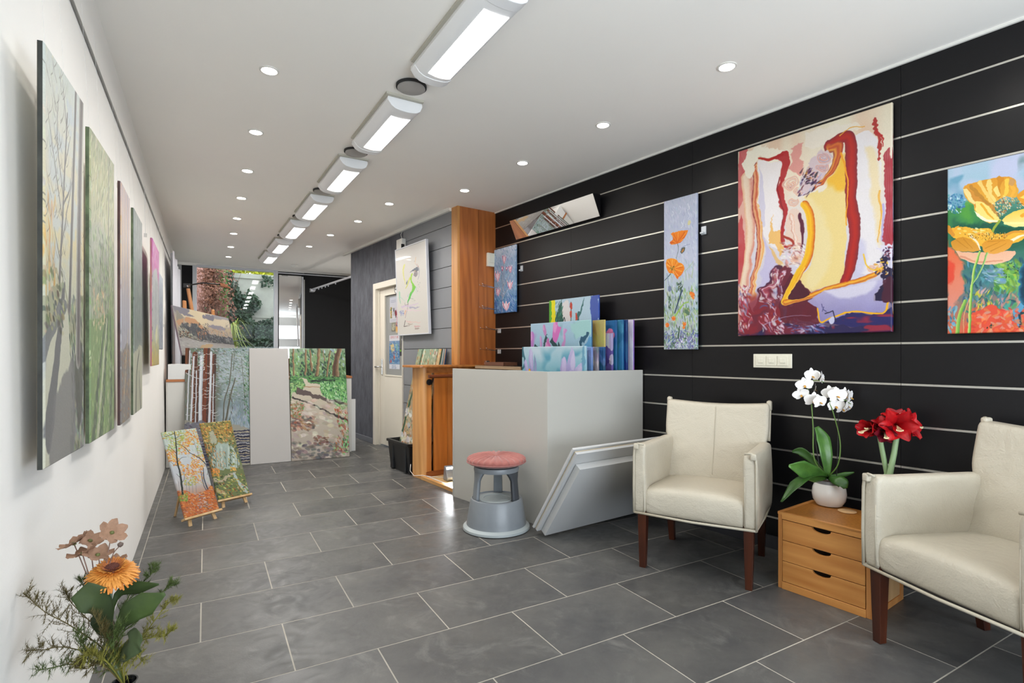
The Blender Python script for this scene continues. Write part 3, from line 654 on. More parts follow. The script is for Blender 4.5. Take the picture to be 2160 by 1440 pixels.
def art_tall_poppy():
    a = Art(210, 700, [(42, 112), (322, 42), (335, 1390), (60, 1390)], 5)
    L, P, D, F = a.line, a.poly, a.dabs, a.fog
    a.grad(['c0c6da', 'bcc2d8', 'c2c8dc', 'b8c4d4', 'b4c0c8', 'b0bcc0'])
    D(520, (42, 60, 335, 800), ['c8cede', 'a9b2cc', 'd6dae6', 'b0b4d2', 'bcc2d8'], 46, 75, 4, .55, .03)
    D(160, (60, 640, 335, 1390), ['cdd6d8', 'b0c8a8', 'a4b8c0', 'c4d4c8'], 60, 80, 4, .6)
    D(520, (60, 860, 335, 1340), ['7fa05a', '9ab86a', '5a7a4e', 'b4c88a', '4e6a5c', 'c8d2dc', '8494a4', 'b8c4e0', 'd0d8e0', 'a8c070'], 52, 82, 5, .75)
    D(230, (60, 1230, 335, 1390), ['5a6aa0', '8a90b8', 'c8cde0', '4a6a5a', '7a9a6a', '6a60a0'], 36, None, 3, .8)
    for x0, y0, x1, y1 in ((225, 730, 300, 640), (290, 780, 298, 640), (240, 800, 225, 700), (110, 960, 90, 830), (70, 900, 60, 700)): L([(x0, y0), ((x0 + x1) / 2 + 6, (y0 + y1) / 2), (x1, y1)], 7, 'a9bf8c', 3, a=.7)
    for x, y, s_ in ((180, 160, 60), (250, 140, 70), (120, 200, 40), (200, 300, 50), (255, 220, 60)): L([(x, y), (x + 12, y + s_ / 2), (x - 6, y + s_)], 9, 'e0e4ee', 4, a=.7, rough=4)
    L([(168, 478), (172, 540), (155, 610)], 5, '5a7064', 4); L([(110, 745), (75, 780), (58, 800)], 6, '3e5260', 4)
    L([(78, 740), (88, 800), (105, 860)], 5, '8a96a8'); P([(92, 850), (112, 850), (118, 880), (105, 895), (90, 880)], '7a86a4')
    L([(190, 540), (215, 510), (270, 490)], 5, '8a92b8', 3); P([(188, 560), (205, 520), (228, 520), (228, 550), (205, 572)], '5e6454'); P([(200, 555), (215, 525), (220, 545), (208, 562)], 'c8803a')
    P([(250, 290), (272, 285), (270, 320), (252, 322)], 'd8d2a0')
    poppy(a, [(110, 400), (150, 375), (235, 368), (250, 378), (225, 430), (195, 470), (165, 482), (120, 485), (98, 470), (125, 445)], ['f2891e', 'e0660e', 'f8a83a', 'd65a10', 'ffb85a', 'c8500e'], (165, 480))
    poppy(a, [(75, 620), (110, 610), (160, 620), (175, 645), (215, 665), (225, 700), (205, 750), (180, 770), (170, 792), (150, 770), (135, 745), (95, 735), (72, 690), (70, 650)], ['f39a22', 'ec7410', 'fcb848', 'e06a10', 'ffc870', 'd8600c'], (128, 700), 20)
    D(26, (108, 680, 145, 715), ['7a8a2a', '3c3a1a', 'b8a03a'], 16)
    D(34, (165, 815, 215, 900), ['3e5648', '5e7a4a', '2e443c'], 26, 120); L([(205, 890), (185, 960), (150, 1080)], 18, '42566a', 12); L([(160, 820), (150, 960), (140, 1080)], 7, '9ab0b0', 5)
    D(30, (95, 940, 115, 1040), ['3c564a', '4c6a4e'], 20, 70); D(40, (225, 1040, 270, 1100), ['6a8a5c', '8aa66a', 'b8c88a'], 34, 60)
    P([(232, 1045), (262, 1060), (270, 1100), (240, 1085)], '5c7c62'); L([(150, 1110), (190, 1050), (225, 1000), (260, 990)], 16, '9abf62', 8)
    for x, y, r in ((292, 920, 20), (135, 1128, 17), (88, 1185, 18), (228, 1170, 15), (222, 1200, 12), (298, 950, 12)):
        P([(x - r, y - r * .6), (x, y - r), (x + r, y - r * .4), (x + r * .7, y + r), (x - r * .5, y + r * .9)], 'ee7a2a', rough=4); D(10, (x - r, y - r, x + r, y + r), ['f8b040', 'd8501c', 'ffd080'], 12)
    L([(180, 1290), (190, 1200)], 16, '3e5c48', 10); D(20, (120, 1320, 160, 1380), ['3e5c50', '5c7a5c'], 24)
    D(50, (160, 1310, 320, 1390), ['c4c8e6', '7a78b4', 'e4e6f0'], 26)
    return a.done()
def art_yellow_poppies(quad):
    a = Art(560, 760, quad, 8)
    L, P, D, F = a.line, a.poly, a.dabs, a.fog
    a.grad(['a9c2d6', '9fc0d0', '4c8a78', '2f7a58', '3c7466', '4c7c84', 'a87464', 'd86848'])
    F('c4c4e0', 5, .4, .65, .8, reg=(35, 60, 760, 330)); F('3a6c5a', 4, .4, .6, .9, reg=(520, 60, 1000, 420)); F('5d9ab4', 6, .45, .6, .8, reg=(30, 220, 200, 620))
    P([(30, 480), (120, 440), (230, 430), (300, 540), (200, 600), (40, 600)], '3f8a4c', rough=10, soft=18); P([(130, 440), (190, 400), (210, 540), (140, 540)], '57a03c', a=.8, soft=20, rough=8)
    P([(60, 600), (250, 560), (500, 590), (600, 600), (600, 700), (300, 680)], '12523e', rough=8, soft=12)
    F('1f5c48', 7, .45, .6, .7, reg=(30, 520, 1000, 720)); D(90, (35, 340, 150, 480), ['cfe4ee', '2f6a9c', '3a86a8', '5aa0b8'], 30, 60)
    # lower ground
    P([(32, 700), (110, 780), (150, 870), (150, 1040), (80, 1180), (32, 1200)], 'e8683c', rough=8, soft=14, col2='dc9484'); P([(32, 840), (80, 860), (90, 960), (40, 1010)], 'e0402c', a=.8, soft=12, rough=6)
    D(260, (150, 840, 620, 1300), ['24506c', '2f6a78', '1c5a5a', '46888c', '6a9ab0', '3a7a5a'], 90, 78, 4, .7)
    D(150, (370, 850, 600, 1060), ['7aa83a', '9cc44a', '5a9a4a', '4a8a4a', '86b060'], 80, 60, 2.5, .75)
    D(60, (290, 900, 430, 1000), ['a8c4d4', '6a94b0', '7aa0b4'], 60, 20, 3, .7); D(14, (430, 850, 540, 1000), ['1c3c2c', '24502c'], 26)
    D(90, (240, 1060, 360, 1280), ['d8c83a', 'b8b83c', '2a6a6a', 'e0a89c', '3a8078'], 70, 110, 4, .75)
    D(60, (400, 1050, 560, 1240), ['d8a0a0', '4a9a8c', '3a7a8c', 'c88c7c', '58a060'], 70, 105, 3.5, .8)
    L([(590, 880), (575, 1000), (560, 1150), (520, 1320), (480, 1360)], 60, '123a50', 46, rough=8, cols=['0c4444', '123a54', '3a86a0']); L([(540, 1180), (500, 1320)], 34, '5a9cc0', 40, rough=8)
    P([(200, 1280), (260, 1200), (380, 1190), (460, 1230), (540, 1380), (600, 1340), (1000, 1360), (1000, 1400), (200, 1400)], 'e0523a', rough=8, soft=6); D(110, (210, 1200, 590, 1380), ['e8643c', 'dc4434', 'f08a5a', 'e07a4a', 'd8a08c'], 60, None, 2, .7)
    D(30, (30, 1190, 100, 1380), ['5c9ab8', '3f7a9c', '8ab4c4'], 50, 80)
    a.warp(8, 14); a.warp(5, 30)
    # top poppy
    P([(140, 305), (175, 275), (300, 240), (420, 215), (510, 225), (528, 290), (520, 370), (440, 360), (350, 430), (350, 560), (260, 520), (215, 430), (160, 370)], 'dc962a', col2='f0c04c')
    P([(140, 310), (215, 425), (300, 545), (400, 545), (350, 430), (250, 360), (180, 310)], 'd08c34', a=.9); P([(140, 310), (165, 360), (215, 420), (225, 400), (180, 320)], 'f4e09a', a=.9)
    for q, c in (([(260, 260), (300, 330), (360, 420)], 'f6d27c'), ([(330, 250), (330, 320), (370, 390)], 'f8da84'), ([(400, 225), (395, 300), (400, 360)], 'c8841c'), ([(370, 300), (400, 350)], 'fae08c'), ([(450, 240), (455, 300), (440, 350)], 'f9cc50'), ([(490, 250), (500, 310), (490, 360)], 'f0b040'), ([(200, 290), (260, 360), (330, 420)], 'b8802c')): L(q, 34, c, 20, a=.85, rough=4)
    P([(470, 225), (510, 225), (505, 270), (470, 270)], 'c8965a', a=.9); P([(395, 215), (430, 218), (420, 250), (395, 245)], 'd0861c', a=.9)
    P([(225, 400), (290, 410), (380, 500), (410, 545), (330, 545), (250, 500)], 'f6dc7c'); P([(225, 470), (310, 530), (400, 545), (330, 555), (260, 525)], 'f8f0cc'); L([(270, 420), (330, 500), (360, 530)], 18, 'e8aa2c', 8)
    P([(415, 540), (500, 470), (620, 440), (760, 430), (800, 500), (720, 570), (560, 585), (470, 580)], 'f2c850', col2='f8e8a0'); P([(520, 350), (600, 300), (760, 290), (820, 380), (700, 440), (560, 420)], 'e49a26'); P([(540, 370), (610, 330), (720, 350), (640, 390)], 'f8d868', a=.9); L([(560, 500), (640, 460), (760, 480)], 30, 'eaa428', 16); L([(440, 560), (540, 560), (640, 550)], 20, 'f9ec9c', 14)
    D(150, [(350, 420), (430, 350), (530, 380), (470, 450), (400, 530), (360, 480)], ['f8eee0', 'b87a3a', 'e8c8a8', 'd8a860', '8a5a3a', 'f4d48c'], 24, 60, 3); D(50, (520, 400, 640, 450), ['5a3a1a', 'f0dcc8', 'b87a2c', 'e8b048'], 20, 30, 3)
    L([(400, 545), (360, 610), (330, 700)], 20, '96a83a', 16)
    # lower poppy
    P([(60, 660), (40, 620), (100, 590), (240, 600), (340, 605), (360, 640), (440, 640), (520, 615), (620, 620), (540, 700), (430, 720), (300, 740), (150, 700)], 'eeb438', rough=4); D(40, (110, 600, 340, 650), ['f6d868', 'e09a28', 'f8e8a0'], 36, 20); L([(430, 660), (500, 625), (600, 625)], 26, 'dc962c', 12); L([(470, 700), (540, 660), (600, 640)], 28, 'f4e6c0', 8); L([(35, 600), (75, 650)], 50, 'd8902c', 30)
    P([(95, 590), (120, 580), (90, 620), (70, 620)], 'f0a82c')
    P([(60, 700), (90, 740), (130, 775), (260, 780), (500, 770), (480, 830), (380, 865), (250, 865), (130, 820)], 'e8a884', col2='f0c0a0'); L([(130, 810), (250, 850), (420, 840)], 16, 'd88a6a', 10, a=.7)
    P([(60, 700), (130, 665), (210, 690), (260, 755), (210, 775), (110, 770), (70, 745)], 'cf8c20', col2='dc9c3c'); P([(275, 720), (330, 685), (460, 680), (495, 700), (470, 750), (380, 785), (290, 775)], 'dc9424', col2='e6a444')
    for q in (((100, 690), (180, 750)), ((150, 680), (210, 750)), ((300, 750), (400, 700)), ((340, 770), (450, 710)), ((320, 700), (440, 690))): L(q, 10, 'b87a18', 5, a=.6)
    L([(200, 660), (240, 700), (265, 760)], 20, 'f4e2c0', 8)
    D(160, [(150, 640), (250, 635), (440, 630), (460, 670), (300, 690), (230, 690)], ['5a3c14', 'e0a83a', 'f0d080', '3a2c14', 'b88028'], 18, 70, 3)
    L([(262, 775), (230, 880), (210, 1010), (200, 1100), (188, 1375)], 18, '7ab04a', 22, cols=['4c8a3c', 'a0cc5a', 'd8e08c']); L([(315, 785), (265, 920), (215, 1010)], 16, '8abc6a', 10, cols=['c8dc8c', '5a9a4c']); L([(160, 1140), (120, 1250), (104, 1380)], 26, 'a0c850', 30, cols=['5c9a3c', 'b8d868']); L([(190, 1120), (150, 1260), (150, 1380)], 9, 'd8a070', 6)
    D(8, (310, 1315, 365, 1345), ['24403c'], 22)
    return a.done()
def art_magnolia():
    a = Art(240, 560, [(66, 655), (292, 612), (312, 1330), (86, 1340)], 11)
    L, P, D = a.line, a.poly, a.dabs
    a.grad(['c4cede', '90a4c0', '7e9aba', '7e9cbc', '5c84b0', '3a689c'])
    D(600, (66, 620, 312, 1340), ['a8bcd2', '6c8cb0', 'c6d4e2', '8aa4c2', '4c74a0'], 40, 70, 4, .45)
    D(160, (70, 1150, 312, 1340), ['2f5c92', '4a78ac', '88a8c8'], 44, 60, 3, .6)
    for q in ([(165, 1330), (172, 1150), (178, 980), (175, 800)], [(172, 1170), (210, 1100), (250, 1060)], [(172, 1150), (140, 1080), (110, 1000)], [(175, 1050), (220, 960), (250, 880)], [(170, 1160), (130, 1120)], [(170, 1100), (160, 960), (160, 880)]): L(q, 5, '6a6a78', 3); L([(p[0] + 4, p[1]) for p in q], 2.5, 'dce2e6', 2, a=.8)
    D(60, (120, 900, 240, 1150), ['d8e0e8', '7890a8'], 40, 80, 8, .5)
    for x, y, r, h in ((176, 760, 20, 54), (112, 940, 28, 64), (160, 860, 9, 30), (246, 870, 20, 46), (246, 1040, 30, 54), (122, 1105, 22, 50), (210, 1262, 38, 54), (208, 862, 7, 20)):
        P([(x + r * .2, y + h), (x - r * .5, y + h * .5), (x - r, y - h * .3), (x - r * .9, y - h * .95), (x - r * .35, y - h * .4), (x + r * .05, y - h), (x + r * .4, y - h * .35), (x + r, y - h * .8), (x + r * .85, y + h * .1), (x + r * .5, y + h * .7)], 'e8d8e0', rough=3)
        L([(x - r * .8, y - h * .6), (x - r * .5, y + h * .2), (x + r * .1, y + h * .9)], 9, 'b04a74', 4); L([(x + r * .8, y - h * .4), (x + r * .5, y + h * .3), (x + r * .25, y + h * .8)], 8, 'b8486e', 4); L([(x + r * .05, y - h * .8), (x + r * .1, y + h * .6)], 6, 'c87898', 3); L([(x - r * .3, y - h * .2), (x - r * .1, y + h * .5)], 9, 'f6f0f4', 3); D(5, (x - r, y, x + r, y + h), ['8c3058', 'f0e4ec'], 20, 80, 4)
    return a.done()
def art_figure():
    a = Art(300, 620, [(32, 210), (450, 65), (515, 1335), (90, 1355)], 12)
    L, P, D = a.line, a.poly, a.dabs
    a.grad(['dcd8d2', 'e0dcd4', 'dedad2'])
    L([(160, 400), (145, 480), (155, 580), (178, 660)], 26, 'e4e26a', 8, a=.75, rough=4)
    P([(255, 530), (275, 520), (265, 620), (320, 690), (300, 750), (255, 830), (220, 920), (212, 900), (235, 800), (270, 740), (265, 680), (245, 600)], 'b4e03c', rough=4, col2='4cc060'); L([(240, 580), (210, 660), (180, 720)], 22, 'd4dc50', 10, a=.8)
    P([(230, 510), (280, 460), (350, 430), (350, 470), (310, 490), (270, 495)], '6e7480', rough=6); L([(350, 430), (370, 500), (355, 600)], 26, 'a8a8b4', 5, rough=6, a=.7); P([(300, 490), (330, 480), (345, 530), (320, 570), (290, 540)], '8a8088', rough=6, a=.8); D(14, (290, 480, 330, 540), ['e0c08a', '5a5a64'], 18)
    L([(318, 300), (310, 350), (300, 380)], 12, 'ecc8a0', 6, a=.8); D(14, (290, 340, 360, 440), ['d86a5a', '5a9a8a', 'e8b8a0', '40505a'], 14)
    L([(95, 770), (100, 860), (115, 930)], 22, '8cd0a8', 10, a=.75, rough=4); L([(100, 830), (140, 870), (175, 900)], 14, 'b0dcc8', 4, a=.7); P([(185, 640), (205, 610), (200, 650), (190, 670)], '5a6a74')
    L([(220, 920), (205, 1020), (180, 1130)], 7, 'a88898', 5); L([(180, 1165), (165, 1245)], 9, '4a3a38', 7); L([(165, 1245), (200, 1238), (250, 1230)], 9, '6a5a54', 3)
    for q, c in (([(130, 970), (240, 960), (360, 930)], 'd8c0e0'), ([(240, 985), (320, 985), (380, 980)], 'a8a4c4'), ([(150, 1000), (240, 1020), (410, 1030)], 'ecd0dc'), ([(180, 1040), (175, 1090)], 'f0b088'), ([(110, 1050), (160, 1060)], '9aa4d0'), ([(200, 1170), (300, 1190), (400, 1190)], 'ecc8c0'), ([(320, 1240), (400, 1250)], 'dca8a8'), ([(330, 1270), (380, 1275)], 'a8948c'), ([(230, 1210), (290, 1215)], 'b8a898')): L(q, 22, c, 8, a=.75, rough=5)
    D(50, (105, 1020, 160, 1100), ['7a84c0', 'a8b0dc', 'c0c4e0'], 26, 20, 3, .6); D(26, (340, 620, 385, 790), ['a0a8a0', '7a8a84'], 12); D(14, (250, 830, 320, 900), ['5a7a5a'], 12); L([(175, 920), (178, 950), (225, 935)], 4, '7a7078')
    L([(210, 830), (225, 800)], 12, 'a8b0d8', 4, a=.6); L([(328, 700), (332, 790)], 12, '9ad0c8', 4, a=.6)
    return a.done(.008)
def trunk(a, x0, y0, x1, y1, w, cols, w2=None):
    a.line([(x0, y0), ((x0 + x1) / 2 + a.rng.normal(0, w * .12), (y0 + y1) / 2), (x1, y1)], w, cols[0], w2 or w * 1.2, cols=cols, rough=1.2)
def twigs(a, n, reg, col, L=14, w=.8, up=True):
    r = a.rng
    for i in range(n):
        x, y = r.uniform(reg[0], reg[2]), r.uniform(reg[1], reg[3]); d = r.choice([-1, 1])
        l = r.uniform(.4, 1) * L
        a.line([(x, y), (x + d * l * .5, y - l * .35), (x + d * l * .8, y - l * r.uniform(.6, 1.1))], w, col, w * .3, a=.8, rough=1)
FQ = [(0, 0), (100, 0), (100, 200), (0, 200)]
def art_forest(kind):
    a = Art(330, 660, FQ, 20 + kind); L, P, D, F = a.line, a.poly, a.dabs, a.fog
    if kind == 0:
        a.grad(['b4bcb4', 'bcbcac', 'c4b894', 'c8b884', 'b4b49a', 'b0b0a4', '8c8e90', '6e6e70'])
        F('a8b4bc', 5, .45, .65, .7, .4, reg=(0, 0, 100, 110)); D(420, (0, 0, 100, 118), ['c8c4a8', 'a4ac98', 'b8bcac', 'cfc8a4', 'a8b0b0', '9ca084'], 7, 80, 4, .45)
        D(60, (0, 70, 24, 116), ['d09440', 'c88030', 'd8a860', 'b88a48'], 12, 85, 4, .6); D(60, (85, 60, 100, 120), ['cca860', 'd4b87c'], 10, 85, 4, .5)
        twigs(a, 110, (0, 5, 55, 110), '6e6a60', 12, .7); twigs(a, 30, (80, 40, 100, 120), '6a6458', 8, .7)
        trunk(a, 52, 20, 32, 112, 2.2, ['7c7870', '5e5a56', '8c8880'], 5)
        for q in ([(40, 78), (20, 50), (6, 30)], [(38, 90), (58, 62), (72, 44)], [(44, 52), (60, 30)], [(42, 66), (28, 40), (30, 16)], [(36, 100), (20, 84)], [(50, 26), (40, 6)], [(41, 70), (60, 56), (66, 40)]): L(q, 1.8, '6e6a64', .7)
        P([(0, 118), (40, 108), (60, 120), (100, 112), (100, 140), (0, 140)], '8c8c6c', rough=6, a=.8)
        P([(38, 114), (10, 140), (0, 165), (0, 200), (60, 200), (66, 160), (52, 120)], 'b4b29a', rough=5, soft=6)
        P([(40, 110), (46, 116), (14, 190), (0, 180), (20, 148)], '5e5e60', rough=3, a=.9, soft=3); P([(10, 130), (36, 118), (52, 122), (20, 136), (0, 150), (0, 138)], '66686a', rough=3, a=.85)
        D(240, [(52, 118), (100, 112), (100, 200), (60, 200), (64, 160)], ['6e7c54', '8c9870', '4e5c44', 'a8a884', '5a5850', '7a8a6c', '3e463c'], 9, 70, 2, .7)
        D(90, (0, 104, 44, 136), ['6a7450', '8c9068', '4c5040', 'a49c74'], 8, 20, 2, .7)
        P([(20, 168), (70, 150), (66, 200), (10, 200)], '6e6c6c', rough=6, a=.8, soft=8); P([(76, 140), (92, 140), (96, 168), (84, 190), (72, 160)], '4e4e48', rough=6, a=.8, soft=4)
        trunk(a, 76, 0, 58, 122, 5.5, ['8a867e', '5c5856', '74706a'], 7); trunk(a, 92, 0, 82, 148, 12, ['8e8880', '6a625e', '5a5454', '7c766e', 'a4a49c'], 13)
    elif kind == 1:
        a.grad(['8c9468', 'a4a464', 'a0a070', '848e64', '7c8c54', '6c8444', '78944c', '8c9c54'])
        D(900, (0, 0, 100, 124), ['b0a860', 'c0b478', '8c9858', '747f50', 'a8b088', '9aa458', '5c6848', 'c4c098', '98a070'], 9, 112, 3, .6)
        P([(0, 60), (60, 60), (70, 122), (0, 122)], '9a9c8c', a=.55, soft=14)
        for x in (38, 46, 54, 60): trunk(a, x + 2, 70, x, 126, 2.2, ['7c7664', '56544c'], 2.6)
        trunk(a, 74, 0, 70, 124, 3, ['8a8870', '6a6a58'], 3.5); twigs(a, 60, (0, 20, 100, 110), '5e6248', 9, .6)
        D(380, (0, 60, 100, 140), ['6a9040', '7ca84c', '587840', '90b858', '4a5c3c'], 7, 60, 2, .6)
        P([(0, 122), (100, 120), (100, 200), (0, 200)], '70904c', rough=5)
        for q in ([(60, 118), (30, 160), (10, 200)], [(70, 118), (55, 160), (40, 200)], [(80, 118), (85, 160), (80, 200)]): L(q, 5, '4c5c48', 13, a=.85, rough=4)
        L([(66, 120), (45, 160), (26, 200)], 4, 'b4b490', 9, a=.8, rough=4)
        D(380, (0, 124, 100, 200), ['84b43c', '9cc850', '5c8038', 'b0b478', '6c7c58', 'c0c490', '78a044'], 7, 100, 3, .65)
        D(60, (10, 100, 60, 126), ['c4945c', 'b0a070', 'c8b070'], 7)
    elif kind == 2:
        a.grad(['b09494', 'c0a088', 'c4a480', 'aca0a0', '9c9aa4', '8c8a92', '7c7474', 'a4723c'])
        D(420, (0, 0, 100, 90), ['c8a8a0', 'c49c68', 'b4a09c', 'd0a050', 'b8b0b4', 'a88c84'], 9, 95, 3, .6)
        for x, w in ((12, 5), (26, 3), (40, 7), (58, 3.5), (70, 8), (88, 5)): trunk(a, x + 3, 0, x, 142, w, ['b4b0bc', '908c98', '74707c'])
        D(200, (0, 100, 100, 150), ['a0a0ac', 'b8b8c4', '808090'], 8, 90, 4, .5)
        P([(0, 140), (100, 136), (100, 200), (0, 200)], '78726e', rough=5); L([(80, 120), (50, 150), (30, 180)], 3, 'b8a47c', 5)
        D(260, (0, 138, 100, 200), ['b87830', '8c8480', 'c89048', '645c5c', 'a09890', 'a86428'], 8, 30, 3, .7)
    elif kind == 3:
        a.grad(['8a908c', '848c88', '7a847e', '747e78', '868a82', '9a9a8c'])
        D(800, (0, 0, 100, 150), ['6c7870', '98a09c', '5c6c60', 'a8aca8', '7c8c80', '4c5c50'], 8, 85, 3, .6)
        for x in (14, 38, 60, 84): trunk(a, x, 0, x + 2, 140, 4, ['8c9490', '4c5450', '707874'])
        P([(0, 140), (100, 135), (100, 200), (0, 200)], 'a4a48e', rough=5); L([(20, 200), (30, 160), (60, 138)], 8, '4a4c4c', 3); L([(80, 200), (60, 160)], 8, '54565a', 3)
    elif kind == 4:
        a.grad(['c04a9c', 'c070a8', 'b4a8b0', 'a0a4a4', 'a8aca4', 'b4b480', 'bca04c'])
        D(260, (0, 0, 100, 50), ['d060ac', 'b8509a', 'd8a8c8', 'c880b4'], 16, 85, 3, .6)
        P([(8, 52), (60, 40), (80, 70), (84, 150), (20, 155)], 'b4b8b8', rough=8, soft=8); D(400, (0, 50, 100, 165), ['b8bcc0', '808890', 'a4a8ac', '6c747c', 'c8ccc8'], 10, 88, 5, .55)
        for x in (40, 55): trunk(a, x, 60, x - 4, 150, 3, ['8c9090', '5c6468'])
        P([(35, 150), (70, 130), (72, 158), (45, 165)], 'd0d0a8', rough=5); D(200, (0, 160, 100, 200), ['c8a848', '8c98a0', 'd0c078', '7c88a0'], 12, 95, 5, .6)
    else:
        a.grad(['c8d0dc', 'a4acb8', '8c94a4', '9aa0ac']); D(300, (0, 0, 100, 200), ['b4bcc8', '8890a0', 'd0d4dc', '98a0b0'], 14, 85, 3, .6)
    g_ = a.im.mean(2, keepdims=True); k_ = [.25, .48, .35, .2, .15, .1][kind]; a.im = a.im * (1 - k_) + (g_ * .75 + .16) * k_  # glare on these canvases is mixed into their colours as pale grey
    return a.done(.02)
def art_birches():
    a = Art(420, 760, [(18, 28), (790, 33), (828, 1388), (30, 1400)], 31); L, P, D, F = a.line, a.poly, a.dabs, a.fog
    a.grad(['8c9ca0', '98a4a4', '8c9c9c', '7c8c90', '90a0a8', '8890a0', '808088'])
    P([(20, 30), (400, 30), (400, 900), (20, 900)], '6a6c60', a=.85, soft=30)
    D(600, (20, 30, 820, 300), ['4c6050', '5c7458', '7c9078', '9cb0ac', '6a7a70', 'a8b8c0'], 40, 30, 2, .65)
    for x, y0, y1, w, c in ((45, 30, 300, 46, '7a4a2c'), (135, 100, 900, 60, '84482c'), (185, 250, 900, 40, '4c3830'), (275, 40, 920, 76, '7c3a20'), (365, 120, 900, 56, '5c3a30')):
        trunk(a, x, y0, x - 6, y1, w, [c, '3c2c28', c, '6a3a24', c], w * 1.05)
    D(200, (30, 200, 400, 900), ['9c5430', '5c3828', '8c6a5c', '7c8a88', '3c3838'], 34, 88, 4, .5)
    for x, x2, y0, w in ((75, 55, 60, 14), (122, 100, 130, 22), (158, 155, 290, 13), (215, 212, 130, 40), (330, 318, 80, 26), (365, 362, 330, 12)): trunk(a, x, y0, x2, 890, w, ['9aa4b0', 'd0d4da', 'e0e2e6', 'b4bcc8'], w * 1.1)
    D(50, (180, 60, 250, 290), ['d8dce0', '9ca8ac', 'b8c4c8'], 30)
    for i in range(46):
        x = a.rng.uniform(40, 380); y = a.rng.uniform(90, 870); l = a.rng.uniform(30, 80); L([(x, y), (x + l * .5, y + l * .12), (x + l, y - l * .1)], 7, 'd4d6d6', 3, a=.85)
    L([(30, 310), (150, 370), (280, 385), (370, 350)], 9, 'c8ccd0', 5)
    F('a8b4bc', 6, .4, .6, .8, reg=(390, 80, 800, 900)); D(520, (390, 60, 820, 640), ['74886c', '8c9c8c', '5c7460', 'a8b4bc', '546a58', 'b4bcc8', '7c9080'], 38, 20, 2.4, .6)
    for q, w in (([(585, 100), (560, 420), (500, 640), (490, 870)], 18), ([(630, 380), (570, 600), (520, 880)], 26), ([(700, 150), (740, 500), (760, 800)], 9), ([(620, 60), (600, 300)], 8), ([(560, 560), (600, 700), (560, 880)], 16)): L(q, w * .6, '6a6858', w, cols=['8c8a7c', '4c4c44', '6c6c5c'])
    for i in range(40):
        x = a.rng.uniform(400, 790); y = a.rng.uniform(80, 700); d = a.rng.choice([-1, 1]); l = a.rng.uniform(30, 100); L([(x, y), (x + d * l * .5, y - l * .2), (x + d * l, y - l * .05)], 5, '5a6654', 2, a=.7)
    D(240, (570, 640, 820, 1000), ['a8b8cc', '8498b0', '7088a0', 'b8c4d4', '6c8078'], 60, 88, 6, .6); D(160, (740, 100, 830, 900), ['3f6a44', '5c8a5c', '7c9c78', '2f5238'], 34, 60, 2, .7)
    P([(25, 840), (250, 890), (500, 900), (830, 1000), (830, 1400), (25, 1400)], '9a988c', rough=5, soft=5); P([(30, 880), (300, 900), (420, 1400), (30, 1400)], '6c6c7c', rough=8, a=.8)
    for i, y in enumerate(range(1000, 1390, 30)): L([(250, y - 8), (560, y), (830, y - 4)], 14 + i * .6, ['2c2e4a', '4c4c5c', '22243e'][i % 3], 17, rough=6); L([(300, y + 14), (830, y + 10)], 9, ['b0a488', 'a8a8b0', '9c8c74'][i % 3], 10, rough=5, a=.8)
    D(120, (40, 880, 320, 1200), ['b8bcc4', '3c3c50', '8c8c98', 'a06a4c'], 46, 10, 4, .7)
    return a.done(.018)
